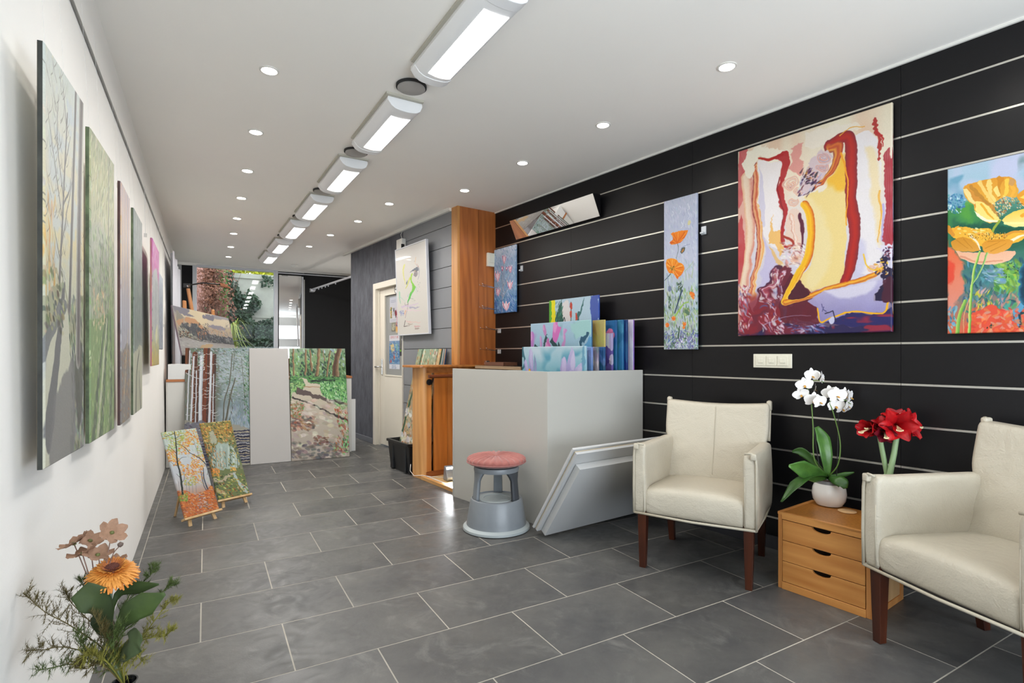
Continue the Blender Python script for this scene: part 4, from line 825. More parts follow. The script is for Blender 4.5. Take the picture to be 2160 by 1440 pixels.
def art_path():
    a = Art(400, 760, [(1262, 33), (1917, 33), (1975, 1290), (1310, 1345)], 33); L, P, D, F = a.line, a.poly, a.dabs, a.fog
    a.grad(['88a084', '7c9c68', '5c8454', '4c6c48', 'a09884', 'b8a890', 'b4a894', '8c8478'])
    D(300, (1262, 33, 1930, 380), ['5c9050', '84b464', '2c4c34', 'a8c8a8', '3c6c48', 'a4b4cc', '9cc47c', '284430'], 52, 70, 2, .75)
    D(130, (1400, 190, 1760, 360), ['24402c', '1c3428', '4c7c4c'], 44, 80, 2, .8)
    for x, y0, x2, y1, w in ((1305, 33, 1322, 360, 20), (1455, 50, 1455, 340, 20), (1510, 60, 1530, 290, 22), (1610, 33, 1592, 365, 32), (1740, 60, 1705, 360, 18), (1660, 50, 1680, 180, 10)): trunk(a, x, y0, x2, y1, w, ['b09468', '8c6c48', '5c4434'])
    trunk(a, 1850, 33, 1812, 400, 54, ['a89070', '7c5c40', '4c3424', '6c4c34'], 90)
    P([(1280, 370), (1400, 365), (1640, 370), (1940, 375), (1940, 440), (1280, 430)], '4c8848', rough=6); D(160, (1275, 355, 1935, 440), ['6cb054', '8cc870', '1c3420', '3c6c3c'], 36, 20, 2.5, .8); L([(1540, 415), (1800, 400)], 26, '1c3424', 12, rough=6)
    P([(1280, 420), (1430, 430), (1450, 540), (1360, 600), (1290, 620)], '5c9050', rough=8); D(110, [(1280, 420), (1430, 430), (1450, 540), (1290, 620)], ['84b868', 'a8d088', '3c6440'], 40)
    P([(1360, 390), (1460, 395), (1520, 440), (1640, 470), (1660, 560), (1740, 600), (1960, 700), (1970, 1290), (1310, 1345), (1290, 640), (1400, 560), (1450, 480), (1420, 410)], 'd0c4ac', rough=6, col2='a89c90')
    P([(1620, 440), (1930, 430), (1950, 700), (1860, 740), (1740, 620), (1650, 570)], '64a458', rough=8); D(360, [(1620, 430), (1935, 430), (1955, 740), (1850, 720), (1740, 640), (1650, 590)], ['7cc468', 'a0dc94', '2c5c3c', '4c8c50', 'b8e0a8'], 34, 70, 2, .85)
    P([(1360, 500), (1480, 540), (1600, 580), (1700, 620), (1750, 690), (1650, 640), (1500, 600), (1370, 570)], '5c4c48', rough=6); L([(1310, 610), (1480, 670), (1640, 740), (1780, 810), (1960, 880)], 14, '3c3430', 28, rough=5); L([(1740, 640), (1960, 690)], 20, '4c4840', 26, rough=4)
    L([(1430, 490), (1620, 490)], 10, 'a87c54', 6)
    D(220, (1300, 640, 1960, 1300), ['dcd0bc', 'b8a48c', 'c8b8a0', 'e4dccc', 'b0a08c', 'a8968c'], 90, 15, 2, .5)
    D(130, (1300, 820, 1560, 1000), ['6c4c44', 'a8603c', '8c7060', '5c5450', 'b88468'], 60, 20, 2, .6); D(120, (1310, 1130, 1970, 1320), ['5c5c60', '6c6a64', '8c7868', '4c4c50', '7c6c68'], 80, 15, 2, .6)
    D(140, [(1800, 720), (1960, 760), (1970, 1270), (1760, 1240), (1850, 1000)], ['a8402c', 'b86c44', '6cb060', '84c878', '8c5c50', 'c89470'], 44, 60, 2, .75); D(100, [(1290, 640), (1460, 700), (1400, 850), (1300, 860)], ['b4603c', '5c8c50', 'a87850', '8c8c68'], 40)
    D(40, (1560, 1060, 1720, 1160), ['6c4838', '8c6c5c'], 50, 10); D(36, (1880, 1080, 1960, 1240), ['7ccc70', '3c6c44', 'a8d890'], 36, 80)
    a.warp(4, 18); g_ = a.im.mean(2, keepdims=True); a.im = a.im * .9 + g_ * .1
    return a.done(.018)
def art_autumn(kind):
    if kind == 0: q = [(95, 290), (515, 240), (785, 1180), (395, 1290)]
    else: q = [(550, 180), (920, 150), (1145, 1000), (785, 1080)]
    a = Art(300, 620, q, 40 + kind); L, P, D, F = a.line, a.poly, a.dabs, a.fog
    if kind == 0:
        a.grad(['b8c8b8', 'bcc8c4', 'c0c8cc', 'bcc0c8', 'bcb4b0', 'c07850', 'c06838'])
        D(200, (90, 240, 760, 900), ['b4bcc4', 'c8d0c8', 'a8b8a0', 'd0d4d0'], 60, 70, 2, .5)
        for x0, y0, x1, y1, n, c in ((95, 250, 330, 380, 110, 1), (380, 250, 560, 440, 140, 0), (300, 400, 440, 560, 90, 0), (170, 500, 280, 640, 80, 0), (460, 560, 620, 720, 120, 0), (330, 680, 500, 820, 110, 0), (180, 380, 330, 520, 80, 1), (240, 600, 340, 700, 50, 0), (520, 420, 620, 600, 60, 1), (380, 820, 520, 920, 60, 1), (500, 700, 600, 900, 70, 0), (320, 300, 400, 400, 50, 1)):
            D(n, (x0, y0, x1, y1), ['e0902c', 'e8a838', 'd87020', 'e8b860', 'd88840'] if c == 0 else ['a8b844', '84a848', 'd0b050', 'b8c068', 'c89858'], 30, 20, 1.8, .75)
        P([(300, 985), (400, 985), (500, 1020), (600, 990), (715, 925), (785, 1180), (395, 1290)], 'cc6c34', rough=5); D(420, [(300, 985), (400, 985), (500, 1020), (600, 990), (715, 925), (785, 1180), (395, 1290)], ['d8702c', 'e88838', 'b84c24', 'c8a088', 'd85c1c', 'a86c50', 'e8a860'], 32, 20, 2.4, .8)
        D(70, [(500, 1020), (620, 1010), (680, 1150), (560, 1200)], ['c8c0c0', '7c6060', 'b09080'], 40, 10, 4, .8); D(60, (330, 1010, 420, 1100), ['6c9c3c', 'a8b850'], 30)
        L([(248, 270), (270, 420), (290, 640), (330, 800), (360, 1020)], 9, '2c3430', 24); L([(440, 540), (560, 610), (640, 700), (700, 920)], 7, '3c4448', 16); L([(280, 430), (360, 460), (440, 545)], 5, '3c3c34', 7); L([(600, 720), (610, 850), (650, 960)], 9, '404c5c', 18); L([(575, 760), (600, 900), (630, 970)], 7, '4c5868', 12)
        for q_ in ([(260, 370), (300, 340), (340, 330)], [(250, 300), (180, 330), (120, 335)], [(285, 560), (220, 490), (150, 450)], [(295, 650), (340, 600), (400, 590)], [(310, 700), (250, 680), (200, 640)], [(345, 900), (380, 830), (360, 760)], [(560, 610), (520, 500), (480, 380)], [(650, 800), (660, 700)], [(330, 830), (280, 790)]): L(q_, 5, '3c4038', 2.5)
        for x in (310, 400, 430, 470, 510): L([(x, 880), (x + 10, 1000)], 5, '6c7480', 6, a=.7)
    else:
        a.grad(['7c7838', 'a88438', '7c8050', '6c7c68', '5c6c4c', '9c9470', '5c6c3c', '6c7048'])
        D(520, (550, 150, 960, 560), ['c07c24', 'd8a038', '4c5c2c', 'e0b850', '8c6c28', 'c85c1c', '6c7c3c', '344424', 'e8c878'], 34, 30, 2, .8)
        P([(700, 540), (760, 430), (900, 430), (980, 520), (1010, 700), (720, 720)], '9cb0a4', rough=10, soft=10); P([(660, 300), (720, 280), (760, 400), (700, 420)], 'a8b0a0', rough=10, soft=8, a=.8)
        for i in range(26): x = a.rng.uniform(720, 1010); L([(x - 8, 440 + a.rng.uniform(0, 80)), (x, 700)], 6, ['c8d0c4', '4c5c50', '7c9088', 'e0e4dc'][i % 4], 6, a=.75)
        D(180, (600, 420, 740, 760), ['c8742c', '34442c', 'd89838', '4c5430', 'a85020'], 34, 80, 2.5, .8); D(120, (900, 300, 1050, 760), ['4c5c2c', '7c8438', 'c8a848', '2c3c24'], 34, 80, 2, .8)
        D(80, (760, 520, 860, 720), ['c89454', '6c7c5c', 'b0b89c'], 30, 85, 3)
        P([(700, 760), (1060, 720), (1145, 1000), (785, 1080)], '6c7848', rough=8); L([(730, 850), (820, 860), (900, 800), (980, 770)], 40, 'b4a888', 20, rough=8); L([(960, 780), (1020, 880), (1100, 960)], 26, 'a8b8b4', 60, rough=8); L([(730, 900), (860, 900)], 24, '3c4438', 12); L([(760, 960), (860, 1010)], 50, 'b09c70', 30, rough=8)
        D(260, (740, 780, 1130, 1070), ['8c9c38', 'b88c38', '44543c', 'c8c058', '5c7c44', 'a85c28', 'd8c880', '2c4430'], 34, 30, 2, .75); D(40, (700, 720, 800, 800), ['d8842c', 'e8a040'], 36); D(26, (920, 700, 990, 740), ['d89c38', 'e8b858'], 30)
    if kind == 0: D(120, [(300, 985), (400, 985), (500, 1020), (600, 990), (715, 925), (785, 1180), (395, 1290)], ['6c4434', '8c7468', 'a8a0a4', '5c3c30'], 26, 20, 3, .7)
    g_ = a.im.mean(2, keepdims=True); a.im = a.im * .86 + g_ * .14
    return a.done(.018)
def art_sunset():
    a = Art(480, 400, [(150, 668), (925, 850), (1030, 1350), (268, 1400)], 50); L, P, D, F = a.line, a.poly, a.dabs, a.fog
    a.grad(['8c8890', '98908c', 'b8a07c', 'b49878', '8c8680', 'a09e9a', '9c9a96', '94928e'])
    P([(420, 730), (700, 790), (720, 900), (560, 960), (400, 850), (300, 800)], 'd4bc8c', rough=9, soft=8); P([(700, 860), (920, 880), (930, 960), (700, 940), (600, 960)], 'cdb894', rough=8, soft=8)
    P([(160, 680), (300, 700), (420, 740), (400, 780), (500, 830), (380, 820), (250, 760), (180, 760)], '787484', rough=9, soft=4); P([(640, 800), (750, 830), (740, 890), (640, 860), (600, 850)], '746f80', rough=8); P([(680, 930), (860, 950), (880, 1000), (700, 970)], '868090', rough=8); P([(200, 740), (260, 770), (330, 850), (300, 900), (220, 900)], '8c8674', rough=8, soft=4)
    P([(370, 840), (520, 880), (580, 940), (640, 1010), (620, 1040), (480, 950), (360, 900)], 'cc8850', rough=8, soft=5); P([(210, 900), (330, 850), (280, 930), (220, 960)], 'c88c58', rough=8, soft=5); D(60, (560, 980, 880, 1060), ['d09058', 'c87c40', 'b8a088'], 36, 15, 3, .7)
    P([(250, 970), (330, 920), (400, 960), (460, 930), (520, 940), (600, 1020), (640, 1010), (740, 1060), (980, 1080), (990, 1150), (640, 1140), (420, 1110), (260, 1020)], '4a4e54', rough=9)
    D(200, (260, 920, 680, 1120), ['3c4248', '5c6064', '6c6c6c', '343a40'], 40, 80, 3, .8); D(150, (640, 1000, 985, 1140), ['5c5e64', '8c8a8c', '74747a', 'a8a4a0'], 34, 75, 3, .7); D(60, (880, 880, 985, 1120), ['7c7c80', '9c9a98'], 50, 88, 4, .6)
    D(260, [(230, 980), (330, 990), (460, 1080), (560, 1140), (300, 1110), (240, 1080)], ['a8a894', '6c705c', 'c4c0ac', '4c4c40', '8c8c74'], 46, 60, 5, .8); D(40, (240, 1040, 420, 1130), ['8c5c38', '2c2824', 'a87c58'], 30); D(26, (520, 1020, 660, 1130), ['b06840', 'd08050', '8c5c44'], 40, 80, 3)
    L([(240, 1090), (400, 1125), (600, 1155), (990, 1150)], 9, '34363a', 5)
    D(220, (250, 1140, 1030, 1400), ['a8a6a2', 'bcbab4', '8c8a8a', '7c7c80', 'b4b0a8'], 46, 5, 5, .6); P([(560, 1230), (640, 1180), (740, 1190), (700, 1230), (600, 1260)], 'c89c60', rough=9, a=.85)
    g_ = a.im.mean(2, keepdims=True); a.im = a.im * .62 + g_ * .38
    return a.done(.018)
def art_crocus():
    a = Art(420, 330, [(585, 1015), (1425, 1030), (1440, 1600), (570, 1600)], 60); L, P, D, F = a.line, a.poly, a.dabs, a.fog
    a.grad(['b8d0dc', '8cc0d0', '6cacc4', '5c9cb8', '4c8ca8']); F('c8d8e4', 4, .45, .65, .8, reg=(570, 1015, 1000, 1330)); F('4c98b4', 5, .5, .65, .8, reg=(850, 1030, 1420, 1600)); L([(585, 1050), (600, 1150), (575, 1300)], 30, '3c7080', 20, rough=6)
    a.warp(14, 7)
    def pet(pts, c): P(pts, c[0], rough=3, col2=c[1]); P([((p[0] * .6 + pts[1][0] * .4), (p[1] * .6 + pts[1][1] * .4)) for p in pts], c[2], a=.5, rough=3, soft=8)
    pet([(610, 1130), (650, 1110), (690, 1200), (740, 1330), (700, 1340), (640, 1220)], ['b4aedc', '8c84c4', 'd8d0ec']); pet([(700, 1040), (730, 1035), (755, 1130), (745, 1280), (700, 1230), (690, 1120)], ['b8b0dc', '9890cc', 'dcd4ec']); pet([(775, 1070), (800, 1130), (800, 1240), (770, 1310), (765, 1180)], ['7088a8', 'b8b4dc', 'a8a8d8']); L([(700, 1190), (715, 1260), (720, 1400)], 26, 'e8a820', 22, cols=['c88014', 'f4c840', 'e8a018']); L([(655, 1240), (690, 1290)], 12, 'e0a030')
    pet([(1140, 1110), (1175, 1095), (1205, 1130), (1215, 1250), (1195, 1340), (1140, 1340), (1125, 1220)], ['c0b4dc', '8880c4', 'dcd0ec']); pet([(1270, 1030), (1310, 1110), (1310, 1190), (1270, 1250), (1215, 1200), (1220, 1110)], ['c4bce0', 'a098d0', 'e4dcf0']); pet([(1400, 1130), (1395, 1180), (1350, 1290), (1310, 1340), (1290, 1240), (1320, 1170)], ['ccc4e4', '8c84c8', 'e0d8f0']); pet([(1205, 1230), (1240, 1190), (1290, 1190), (1300, 1300), (1270, 1345), (1210, 1340)], ['b4a8dc', '9890cc', 'd0c8e8']); L([(1270, 1205), (1250, 1270), (1230, 1400)], 26, 'e8a820', 28, cols=['c88014', 'f4cc48', 'e8a018'])
    L([(930, 1260), (1010, 1280), (1070, 1345)], 16, '98c8a0', 10); L([(860, 1300), (890, 1345)], 26, '9c90cc'); L([(1070, 1260), (1100, 1345)], 22, 'a49cd4', 40); L([(1400, 1050), (1400, 1330)], 30, '5c98b8', 30, a=.7, rough=6)
    return a.done()
def art_orchid_canvas():
    a = Art(420, 400, [(695, 705), (1478, 690), (1478, 1500), (665, 1500)], 61); L, P, D, F = a.line, a.poly, a.dabs, a.fog
    a.grad(['a8c4d8', '94b8cc', '84a8bc', '6c98b0', '5c88a8']); F('5c9490', 4, .45, .6, .9, reg=(1080, 690, 1300, 1020)); F('a88cc0', 5, .5, .65, .8, reg=(680, 780, 900, 1020)); P([(1230, 700), (1480, 690), (1480, 780), (1320, 830), (1250, 780)], 'a0cccc', rough=8, soft=10)
    for q, w in (([(780, 880), (820, 980), (790, 1030)], 40), ([(920, 800), (880, 900), (900, 1010)], 34), ([(1080, 880), (1120, 940), (1140, 1010)], 44), ([(1010, 840), (1060, 900)], 50)): L(q, w, '28484e', w * .7, rough=8)
    for pts, c in (([(1010, 710), (1060, 705), (1080, 740), (1110, 740), (1090, 800), (1050, 845), (1010, 820), (1000, 760)], 'd070b8'), ([(910, 870), (950, 800), (975, 870), (990, 920), (940, 960), (920, 1000), (890, 930)], 'c46cac'), ([(690, 760), (740, 770), (750, 850), (730, 920), (690, 930)], 'b478c0'), ([(830, 800), (860, 830), (850, 950), (820, 960), (820, 870)], 'b48cc8'), ([(870, 720), (900, 720), (910, 790), (880, 790)], 'c084b8'), ([(1150, 740), (1185, 750), (1170, 800), (1150, 900), (1120, 930), (1110, 880), (1140, 830)], 'c490c4'), ([(690, 980), (760, 960), (780, 1020), (680, 1020)], 'c480c0'), ([(960, 940), (1010, 920), (980, 980), (940, 1010)], 'c85494')):
        P(pts, c, rough=4); P([(p[0] * .5 + pts[0][0] * .5, p[1] * .5 + pts[0][1] * .5) for p in pts], 'e4b0d4', a=.6, rough=4, soft=5)
    for x, y in ((1050, 920), (1015, 950), (1060, 970), (1090, 960), (980, 990), (1040, 1000), (1110, 1000), (1080, 1010)): P([(x - 16, y), (x, y - 20), (x + 16, y), (x, y + 20)], 'ecd878', rough=3); D(3, (x - 10, y - 10, x + 10, y + 10), ['3c3c28', 'f8f0b8'], 12)
    L([(1180, 1010), (1260, 950), (1330, 880), (1420, 790)], 34, 'd4ece8', 16, rough=5); L([(1280, 1020), (1310, 930), (1370, 840), (1440, 780)], 16, '2c5870', 30, rough=7); P([(1330, 920), (1440, 830), (1478, 800), (1478, 1020), (1290, 1020)], '5c9cc8', rough=6)
    a.warp(7, 12)
    return a.done()
def art_bird():
    a = Art(340, 420, [(925, 440), (1560, 388), (1560, 1300), (930, 1300)], 62); L, P, D, F = a.line, a.poly, a.dabs, a.fog
    a.grad(['b4ccdc', 'b0ccdc', 'a8c4d4', '98b4c8']); P([(925, 440), (1010, 440), (1010, 560), (1080, 690), (1080, 1300), (925, 1300)], 'e8dc20', rough=6); P([(925, 440), (960, 440), (950, 700), (925, 700)], '5cac34', rough=8); P([(1080, 480), (1180, 430), (1200, 640), (1120, 690), (1090, 600)], 'dcd8d8', rough=8)
    P([(1040, 520), (1100, 440), (1110, 520), (1110, 580), (1070, 630), (1020, 600), (1015, 550)], '2c5c50', rough=8); D(50, (1015, 440, 1110, 640), ['2c6454', '1c4844', '4c8c74'], 46, 120, 4); P([(980, 640), (1010, 600), (1040, 630), (1020, 690), (985, 690)], '7c5c2c', rough=7)
    L([(1115, 580), (1130, 560), (1150, 620), (1150, 690)], 9, '1c3c3c', 8); L([(1390, 400), (1330, 520), (1270, 620), (1190, 700)], 12, '3c6c6c', 40, rough=8); D(50, (1180, 600, 1320, 700), ['28504c', '4c8080'], 44, 130, 5); L([(1215, 450), (1215, 560), (1205, 620)], 10, '3c4c4c', 8)
    for x, y in ((1215, 480), (1210, 540), (1285, 550)): P([(x - 14, y - 20), (x + 8, y - 26), (x + 14, y + 14), (x - 8, y + 22)], 'c04838', rough=4)
    P([(1450, 395), (1560, 388), (1560, 1300), (1490, 1300), (1470, 600)], '4c60ac', rough=8, col2='3c58a8'); L([(1460, 500), (1480, 640), (1490, 900)], 12, '9cc0e0', 8, rough=6)
    return a.done()
def art_strips(cols, seed=70, dabs=()):
    a = Art(160, 300, FQ, seed); a.grad(cols[:4] if len(cols) > 3 else cols + cols, horiz=True)
    for c in cols: a.dabs(34, (0, 0, 100, 200), [c], 60, 82, 4, .6)
    for x, y, r, c in dabs: a.poly([(x - r, y), (x, y - r * 1.6), (x + r, y), (x + r * .3, y + r * 1.8)], c, rough=6)
    return a.done()
def art_birch_bark():
    a = Art(260, 620, [(870, 734), (960, 734), (960, 940), (850, 900)], 80); L, P, D, F = a.line, a.poly, a.dabs, a.fog
    a.quad = None
    return a
def art_bin(kind):
    a = Art(220, 520, FQ, 80 + kind); L, P, D = a.line, a.poly, a.dabs
    if kind == 0:
        a.grad(['90a890', 'a8a078', 'b09878', 'c0a888', 'b89c7c', '9c8c70']); D(700, (0, 0, 100, 200), ['c87838', 'b8b89c', '7c9c84', 'd8a068', '4c6c54', 'e0d8c0', 'a85c34', '8c9c8c'], 9, 60, 2, .7)
        L([(26, 0), (20, 60), (10, 110), (4, 200)], 5, '3c5c44', 9); L([(36, 0), (30, 90)], 4, 'd8d8bc', 4); D(60, (0, 100, 100, 190), ['dcdcd0', 'c8ccc4', 'e8e4d8'], 22, 10, 2, .8); D(40, (0, 110, 100, 190), ['3c4c48', '5c6058'], 6); D(80, (0, 160, 100, 200), ['c8602c', 'd87c3c', '4c6c64'], 9)
    elif kind == 1:
        a.grad(['c8b890', 'c0a070', 'b89060']); D(500, (0, 0, 100, 200), ['d88c50', 'b8b07c', 'e0c8a0', '7c9468', 'c86c38'], 9, 70, 3, .7); [L([(x, 0), (x - 4, 200)], 3, '7c6c54', 4) for x in (20, 48, 74, 88)]
    elif kind == 2:
        a.grad(['1c4c3c', '4c8c84', '8cb4b0']); D(300, (0, 0, 100, 200), ['2c5c4c', '6ca49c', 'a8ccc8'], 10, 80, 3)
    elif kind == 3:
        a.grad(['c8d0cc', 'a8b4b4', '9ca8a8']); L([(50, 200), (46, 90), (54, 0)], 7, '2c3434', 5); twigs(a, 60, (10, 10, 90, 160), '2c3434', 26, 2); D(60, (0, 100, 100, 200), ['7c8c84', 'b4c0bc'], 12)
    else:
        c = [['90acb4', '7898a4', '5c8494'], ['c8a890', 'a88c7c', '94b0bc'], ['1c3c60', '24507c', '183454'], ['14304c', '2c6080', '1c4868']][kind - 4]; a.grad(c); D(160, (0, 0, 100, 200), c, 16, 80, 3)
    return a.done()
FONT = {'A': '0110100110011111100110011001', 'B': '1110100110011110100110011110', 'C': '0111100010001000100010000111', 'D': '1110100110011001100110011110', 'E': '1111100010001110100010001111', 'G': '0111100010001011100110010111', 'I': '0100010001000100010001000100', 'L': '1000100010001000100010001111', 'M': '1001111111111001100110011001', 'N': '1001110111011011101110011001', 'O': '0110100110011001100110010110', 'P': '1110100110011110100010001000', 'R': '1110100110011110101010011001', 'S': '0111100010000110000100011110', 'T': '1111010001000100010001000100', 'U': '1001100110011001100110010110', 'V': '1001100110011001100101100110', 'X': '1001100101100110011010011001', 'K': '1001101011001000110010101001', '2': '1110000100010110100010001111', '0': '0110100110011001100110010110'}
def put_text(im, txt, x, y, px, col):
    c = hx(col)
    for ch in txt:
        b = FONT.get(ch)
        if b:
            for i in range(28):
                if b[i] == '1':
                    yy = y + (i // 4) * px; xx = x + (i % 4) * px
                    im[yy:yy + px, xx:xx + px] = c
        x += 5 * px
def art_poster(kind):
    W, H = [(120, 190), (190, 230), (90, 110), (80, 130), (200, 290), (170, 270), (60, 170), (80, 170)][kind]
    a = Art(W, H, [(0, 0), (100, 0), (100, 100), (0, 100)], 90 + kind); L, P, D = a.line, a.poly, a.dabs
    if kind == 0:
        a.grad(['c8ccd8', 'd0d0d8', 'd8d8dc']); P([(10, 40), (32, 38), (32, 82), (10, 84)], 'b09468', smooth=False, rough=0); D(40, (10, 40, 32, 82), ['d8b868', '6c7c4c', 'c89c50'], 14); L([(55, 45), (62, 58), (70, 44)], 7, '2c2c38', 4); L([(62, 58), (60, 72)], 5, '3c6c5c'); P([(72, 60), (84, 52), (98, 60), (96, 74), (80, 76)], '7c2434'); P([(84, 76), (94, 76), (92, 84), (84, 84)], '2c2420')
        for y in (14, 20): L([(18, y), (88, y)], 3, 'a8acc0', smooth=False)
        for y in (88, 92, 96): L([(8, y), (92, y)], 1.6, '9c9cb4', smooth=False)
    elif kind == 1:
        a.grad(['d89ca4', 'e0a8a4', 'd89098']); D(120, (0, 0, 100, 100), ['d85c74', 'e8b8b0', 'c84864', 'ecd8cc', '7c5c60', 'd87884'], 30); L([(30, 80), (14, 50), (24, 22), (50, 10), (66, 14)], 8, 'c8485c', 9); P([(28, 40), (44, 24), (56, 40), (50, 70), (34, 90)], 'ecdcc8'); L([(52, 30), (58, 50), (60, 66)], 14, '84b49c', 10); P([(60, 70), (88, 64), (94, 90), (70, 96)], 'e06880'); P([(80, 26), (100, 26), (100, 100), (82, 100)], 'e0d0b4', smooth=False, rough=0) ; P([(66, 8), (100, 6), (100, 24), (70, 24)], 'e08c94')
    elif kind == 2: a.grad(['8c8c7c', 'a8a490', '7c7868']); P([(20, 20), (80, 16), (82, 80), (18, 84)], 'c0bca8'); D(20, (20, 20, 80, 80), ['5c5c50', '7c8468'], 20)
    elif kind == 3: a.grad(['c8a0a0', 'c88c7c', 'e0a860', 'e8b468', 'd8c8b0']); D(20, (10, 5, 90, 40), ['5c5c90', 'd8b0b0'], 24)
    elif kind == 4:
        a.grad(['d8dce4', '7c9cc0', '5c88b4', '4c7cac', '5c88b4', 'd8dce8']); P([(0, 0), (100, 0), (100, 17), (0, 17)], 'dcdce4', smooth=False, rough=0); P([(0, 86), (100, 86), (100, 100), (0, 100)], 'dce0e8', smooth=False, rough=0)
        P([(10, 28), (36, 24), (50, 34), (46, 46), (20, 50)], 'e0c88c'); P([(60, 28), (80, 26), (88, 44), (70, 44)], '7cb0b0'); P([(40, 52), (50, 50), (58, 66), (46, 74)], 'c86c50'); D(160, (2, 20, 98, 84), ['8cb4d4', '3c6c9c', 'a8c8d8', 'd8b090', '4c84b0'], 14, 30, 3, .6); D(10, (8, 72, 22, 82), ['c84c4c', 'd87c6c'], 12)
    elif kind == 5:
        a.grad(['3c3c44', '40404a', '38383f', '44444c']); P([(30, 28), (100, 28), (100, 44), (30, 44)], 'c8c0a4', smooth=False, rough=0); D(40, (30, 28, 100, 44), ['b89c4c', '7c5c40', 'e0d8c0', '5c8c8c'], 14); P([(30, 50), (100, 50), (100, 60), (30, 60)], '8c84b8', smooth=False, rough=0); D(24, (30, 50, 100, 60), ['d8d8ec', '4c4474'], 14); P([(4, 82), (22, 82), (22, 88), (4, 88)], '7cb83c', smooth=False, rough=0); P([(30, 72), (100, 72), (100, 84), (30, 84)], '5c5c68', smooth=False, rough=0); L([(12, 30), (12, 78)], 5, 'b8b8a4', smooth=False)
    elif kind == 6: a.grad(['3c5c8c', '8c94a0', 'c8a078', 'c88c5c', '4c6088', '3c4c70', 'c8ccd4']); D(20, (0, 0, 100, 40), ['d8dce4', '2c4464'], 24)
    else: a.grad(['5c6c4c', '2c2c24', '34342c', '24241f']); D(24, (0, 0, 100, 30), ['7c9c6c', 'b0b890'], 24); D(26, (10, 34, 90, 96), ['c8a850', 'e0c878'], 12)
    im = a.done(.01)
    if kind == 5: put_text(im, 'EXPOSITIE', 26, 26, 3, 'd8d8d8')
    if kind == 4: put_text(im, 'EXPOSITION', 24, 8, 3, 'c85c5c'); put_text(im, 'ATELIER', 56, 256, 2, '5c7cac'); put_text(im, 'EXPO 2020', 50, 272, 2, '5c7cac')
    return im

# ================================================================ PAINTINGS
def canvas(label, W, H, art, loc, rot, depth=.018, group=None, side=None, name='canvas_painting', cat='painting', gain=1.0, frame=False):
    """x to the right, y into the wall, z up; front face at y = 0"""
    t = thing(name, label, cat, loc, rot, group)
    m = art if isinstance(art, bpy.types.Material) else img_mat(name, art, gain=gain)
    e = .004
    V = [(e, 0, e), (W - e, 0, e), (W - e, 0, H - e), (e, 0, H - e), (0, e, 0), (W, e, 0), (W, e, H), (0, e, H), (0, depth, 0), (W, depth, 0), (W, depth, H), (0, depth, H)]
    F = [(0, 1, 2, 3), (4, 5, 1, 0), (5, 6, 2, 1), (6, 7, 3, 2), (7, 4, 0, 3), (8, 9, 5, 4), (9, 10, 6, 5), (10, 11, 7, 6), (11, 8, 4, 7)]
    me = bpy.data.meshes.new('painted_canvas'); me.from_pydata(V, [], F); me.update()
    uvl = me.uv_layers.new(name='uv'); i_ = .012
    def uv(vi, fi):
        x, y, z = V[vi]; u = x / W; v_ = z / H
        if fi > 4 and y > .5 * depth: u = u * (1 - 2 * i_ * 3) + i_ * 3 if fi in (5, 7) else (i_ * 4 if x < W / 2 else 1 - i_ * 4); v_ = v_ if fi in (6, 8) else (i_ * 4 if z < H / 2 else 1 - i_ * 4)
        return (min(max(u, .003), .997), min(max(v_, .003), .997))
    for p in me.polygons:
        for li, vi in zip(p.loop_indices, p.vertices): uvl.data[li].uv = uv(vi, p.index)
    me.materials.append(m)
    if side is not None:
        me.materials.append(side)
        for p in me.polygons:
            if p.index > 4: p.material_index = 1
    link('painted_canvas', me, t)
    MB().box((.003, depth - .002, .003), (W - .003, depth + .001, .035)).box((.003, depth - .002, H - .035), (W - .003, depth + .001, H - .003)).box((.003, depth - .002, .035), (.035, depth + .001, H - .035)).box((W - .035, depth - .002, .035), (W - .003, depth + .001, H - .035)).build('stretcher_frame', stretch_m, t)
    return t
stretch_m = mat('raw_stretcher', 'c8b48c', .7)
dark_side = mat('dark_painted_edge', '3a3c36', .6, var=1, col2='171815', vscale=30, vstretch=(1, 1, .4)); plum_side = mat('plum_painted_edge', '5c3a34', .6, var=1, col2='1c1214', vscale=20, vstretch=(1, 1, .3)); pink_side = mat('magenta_painted_edge', 'b0509c', .6, var=1, col2='9c7444', vscale=4, vstretch=(1, 1, .6)); green_side = mat('mossy_painted_edge', '6c7c58', .6, var=1, col2='20241c', vscale=22, vstretch=(1, 1, .5))
# left wall (seen from the room, x runs away from the camera)
LW = [(-.322, 1.609, -.3035, 1.948, .894, .986, 0, dark_side, 'tall canvas of bare trees and sunlit path, nearest the camera on the white wall'),
      (-.322, 2.178, -.306, 2.557, .872, 1.019, 1, green_side, 'tall canvas of yellow-green woods with long shadows on grass, second on the white wall'),
      (-.320, 2.885, -.320, 3.189, .849, 1.066, 2, plum_side, 'tall canvas with pink-orange sky above pale grey trunks, third on the white wall'),
      (-.320, 3.369, -.318, 3.746, .847, 1.066, 3, green_side, 'tall grey-green misty forest canvas, fourth on the white wall'),
      (-.315, 4.403, -.315, 4.99, 1.078, .875, 4, pink_side, 'canvas with magenta sky over pale trees, on the white wall past the four tall ones'),
      (-.325, 5.07, -.325, 5.60, 1.20, .62, 5, None, 'pale blue-grey canvas on the white wall just behind the magenta one')]
wire_m = mat('nylon_wire', 'd0d0ce', .4, spec=.6)
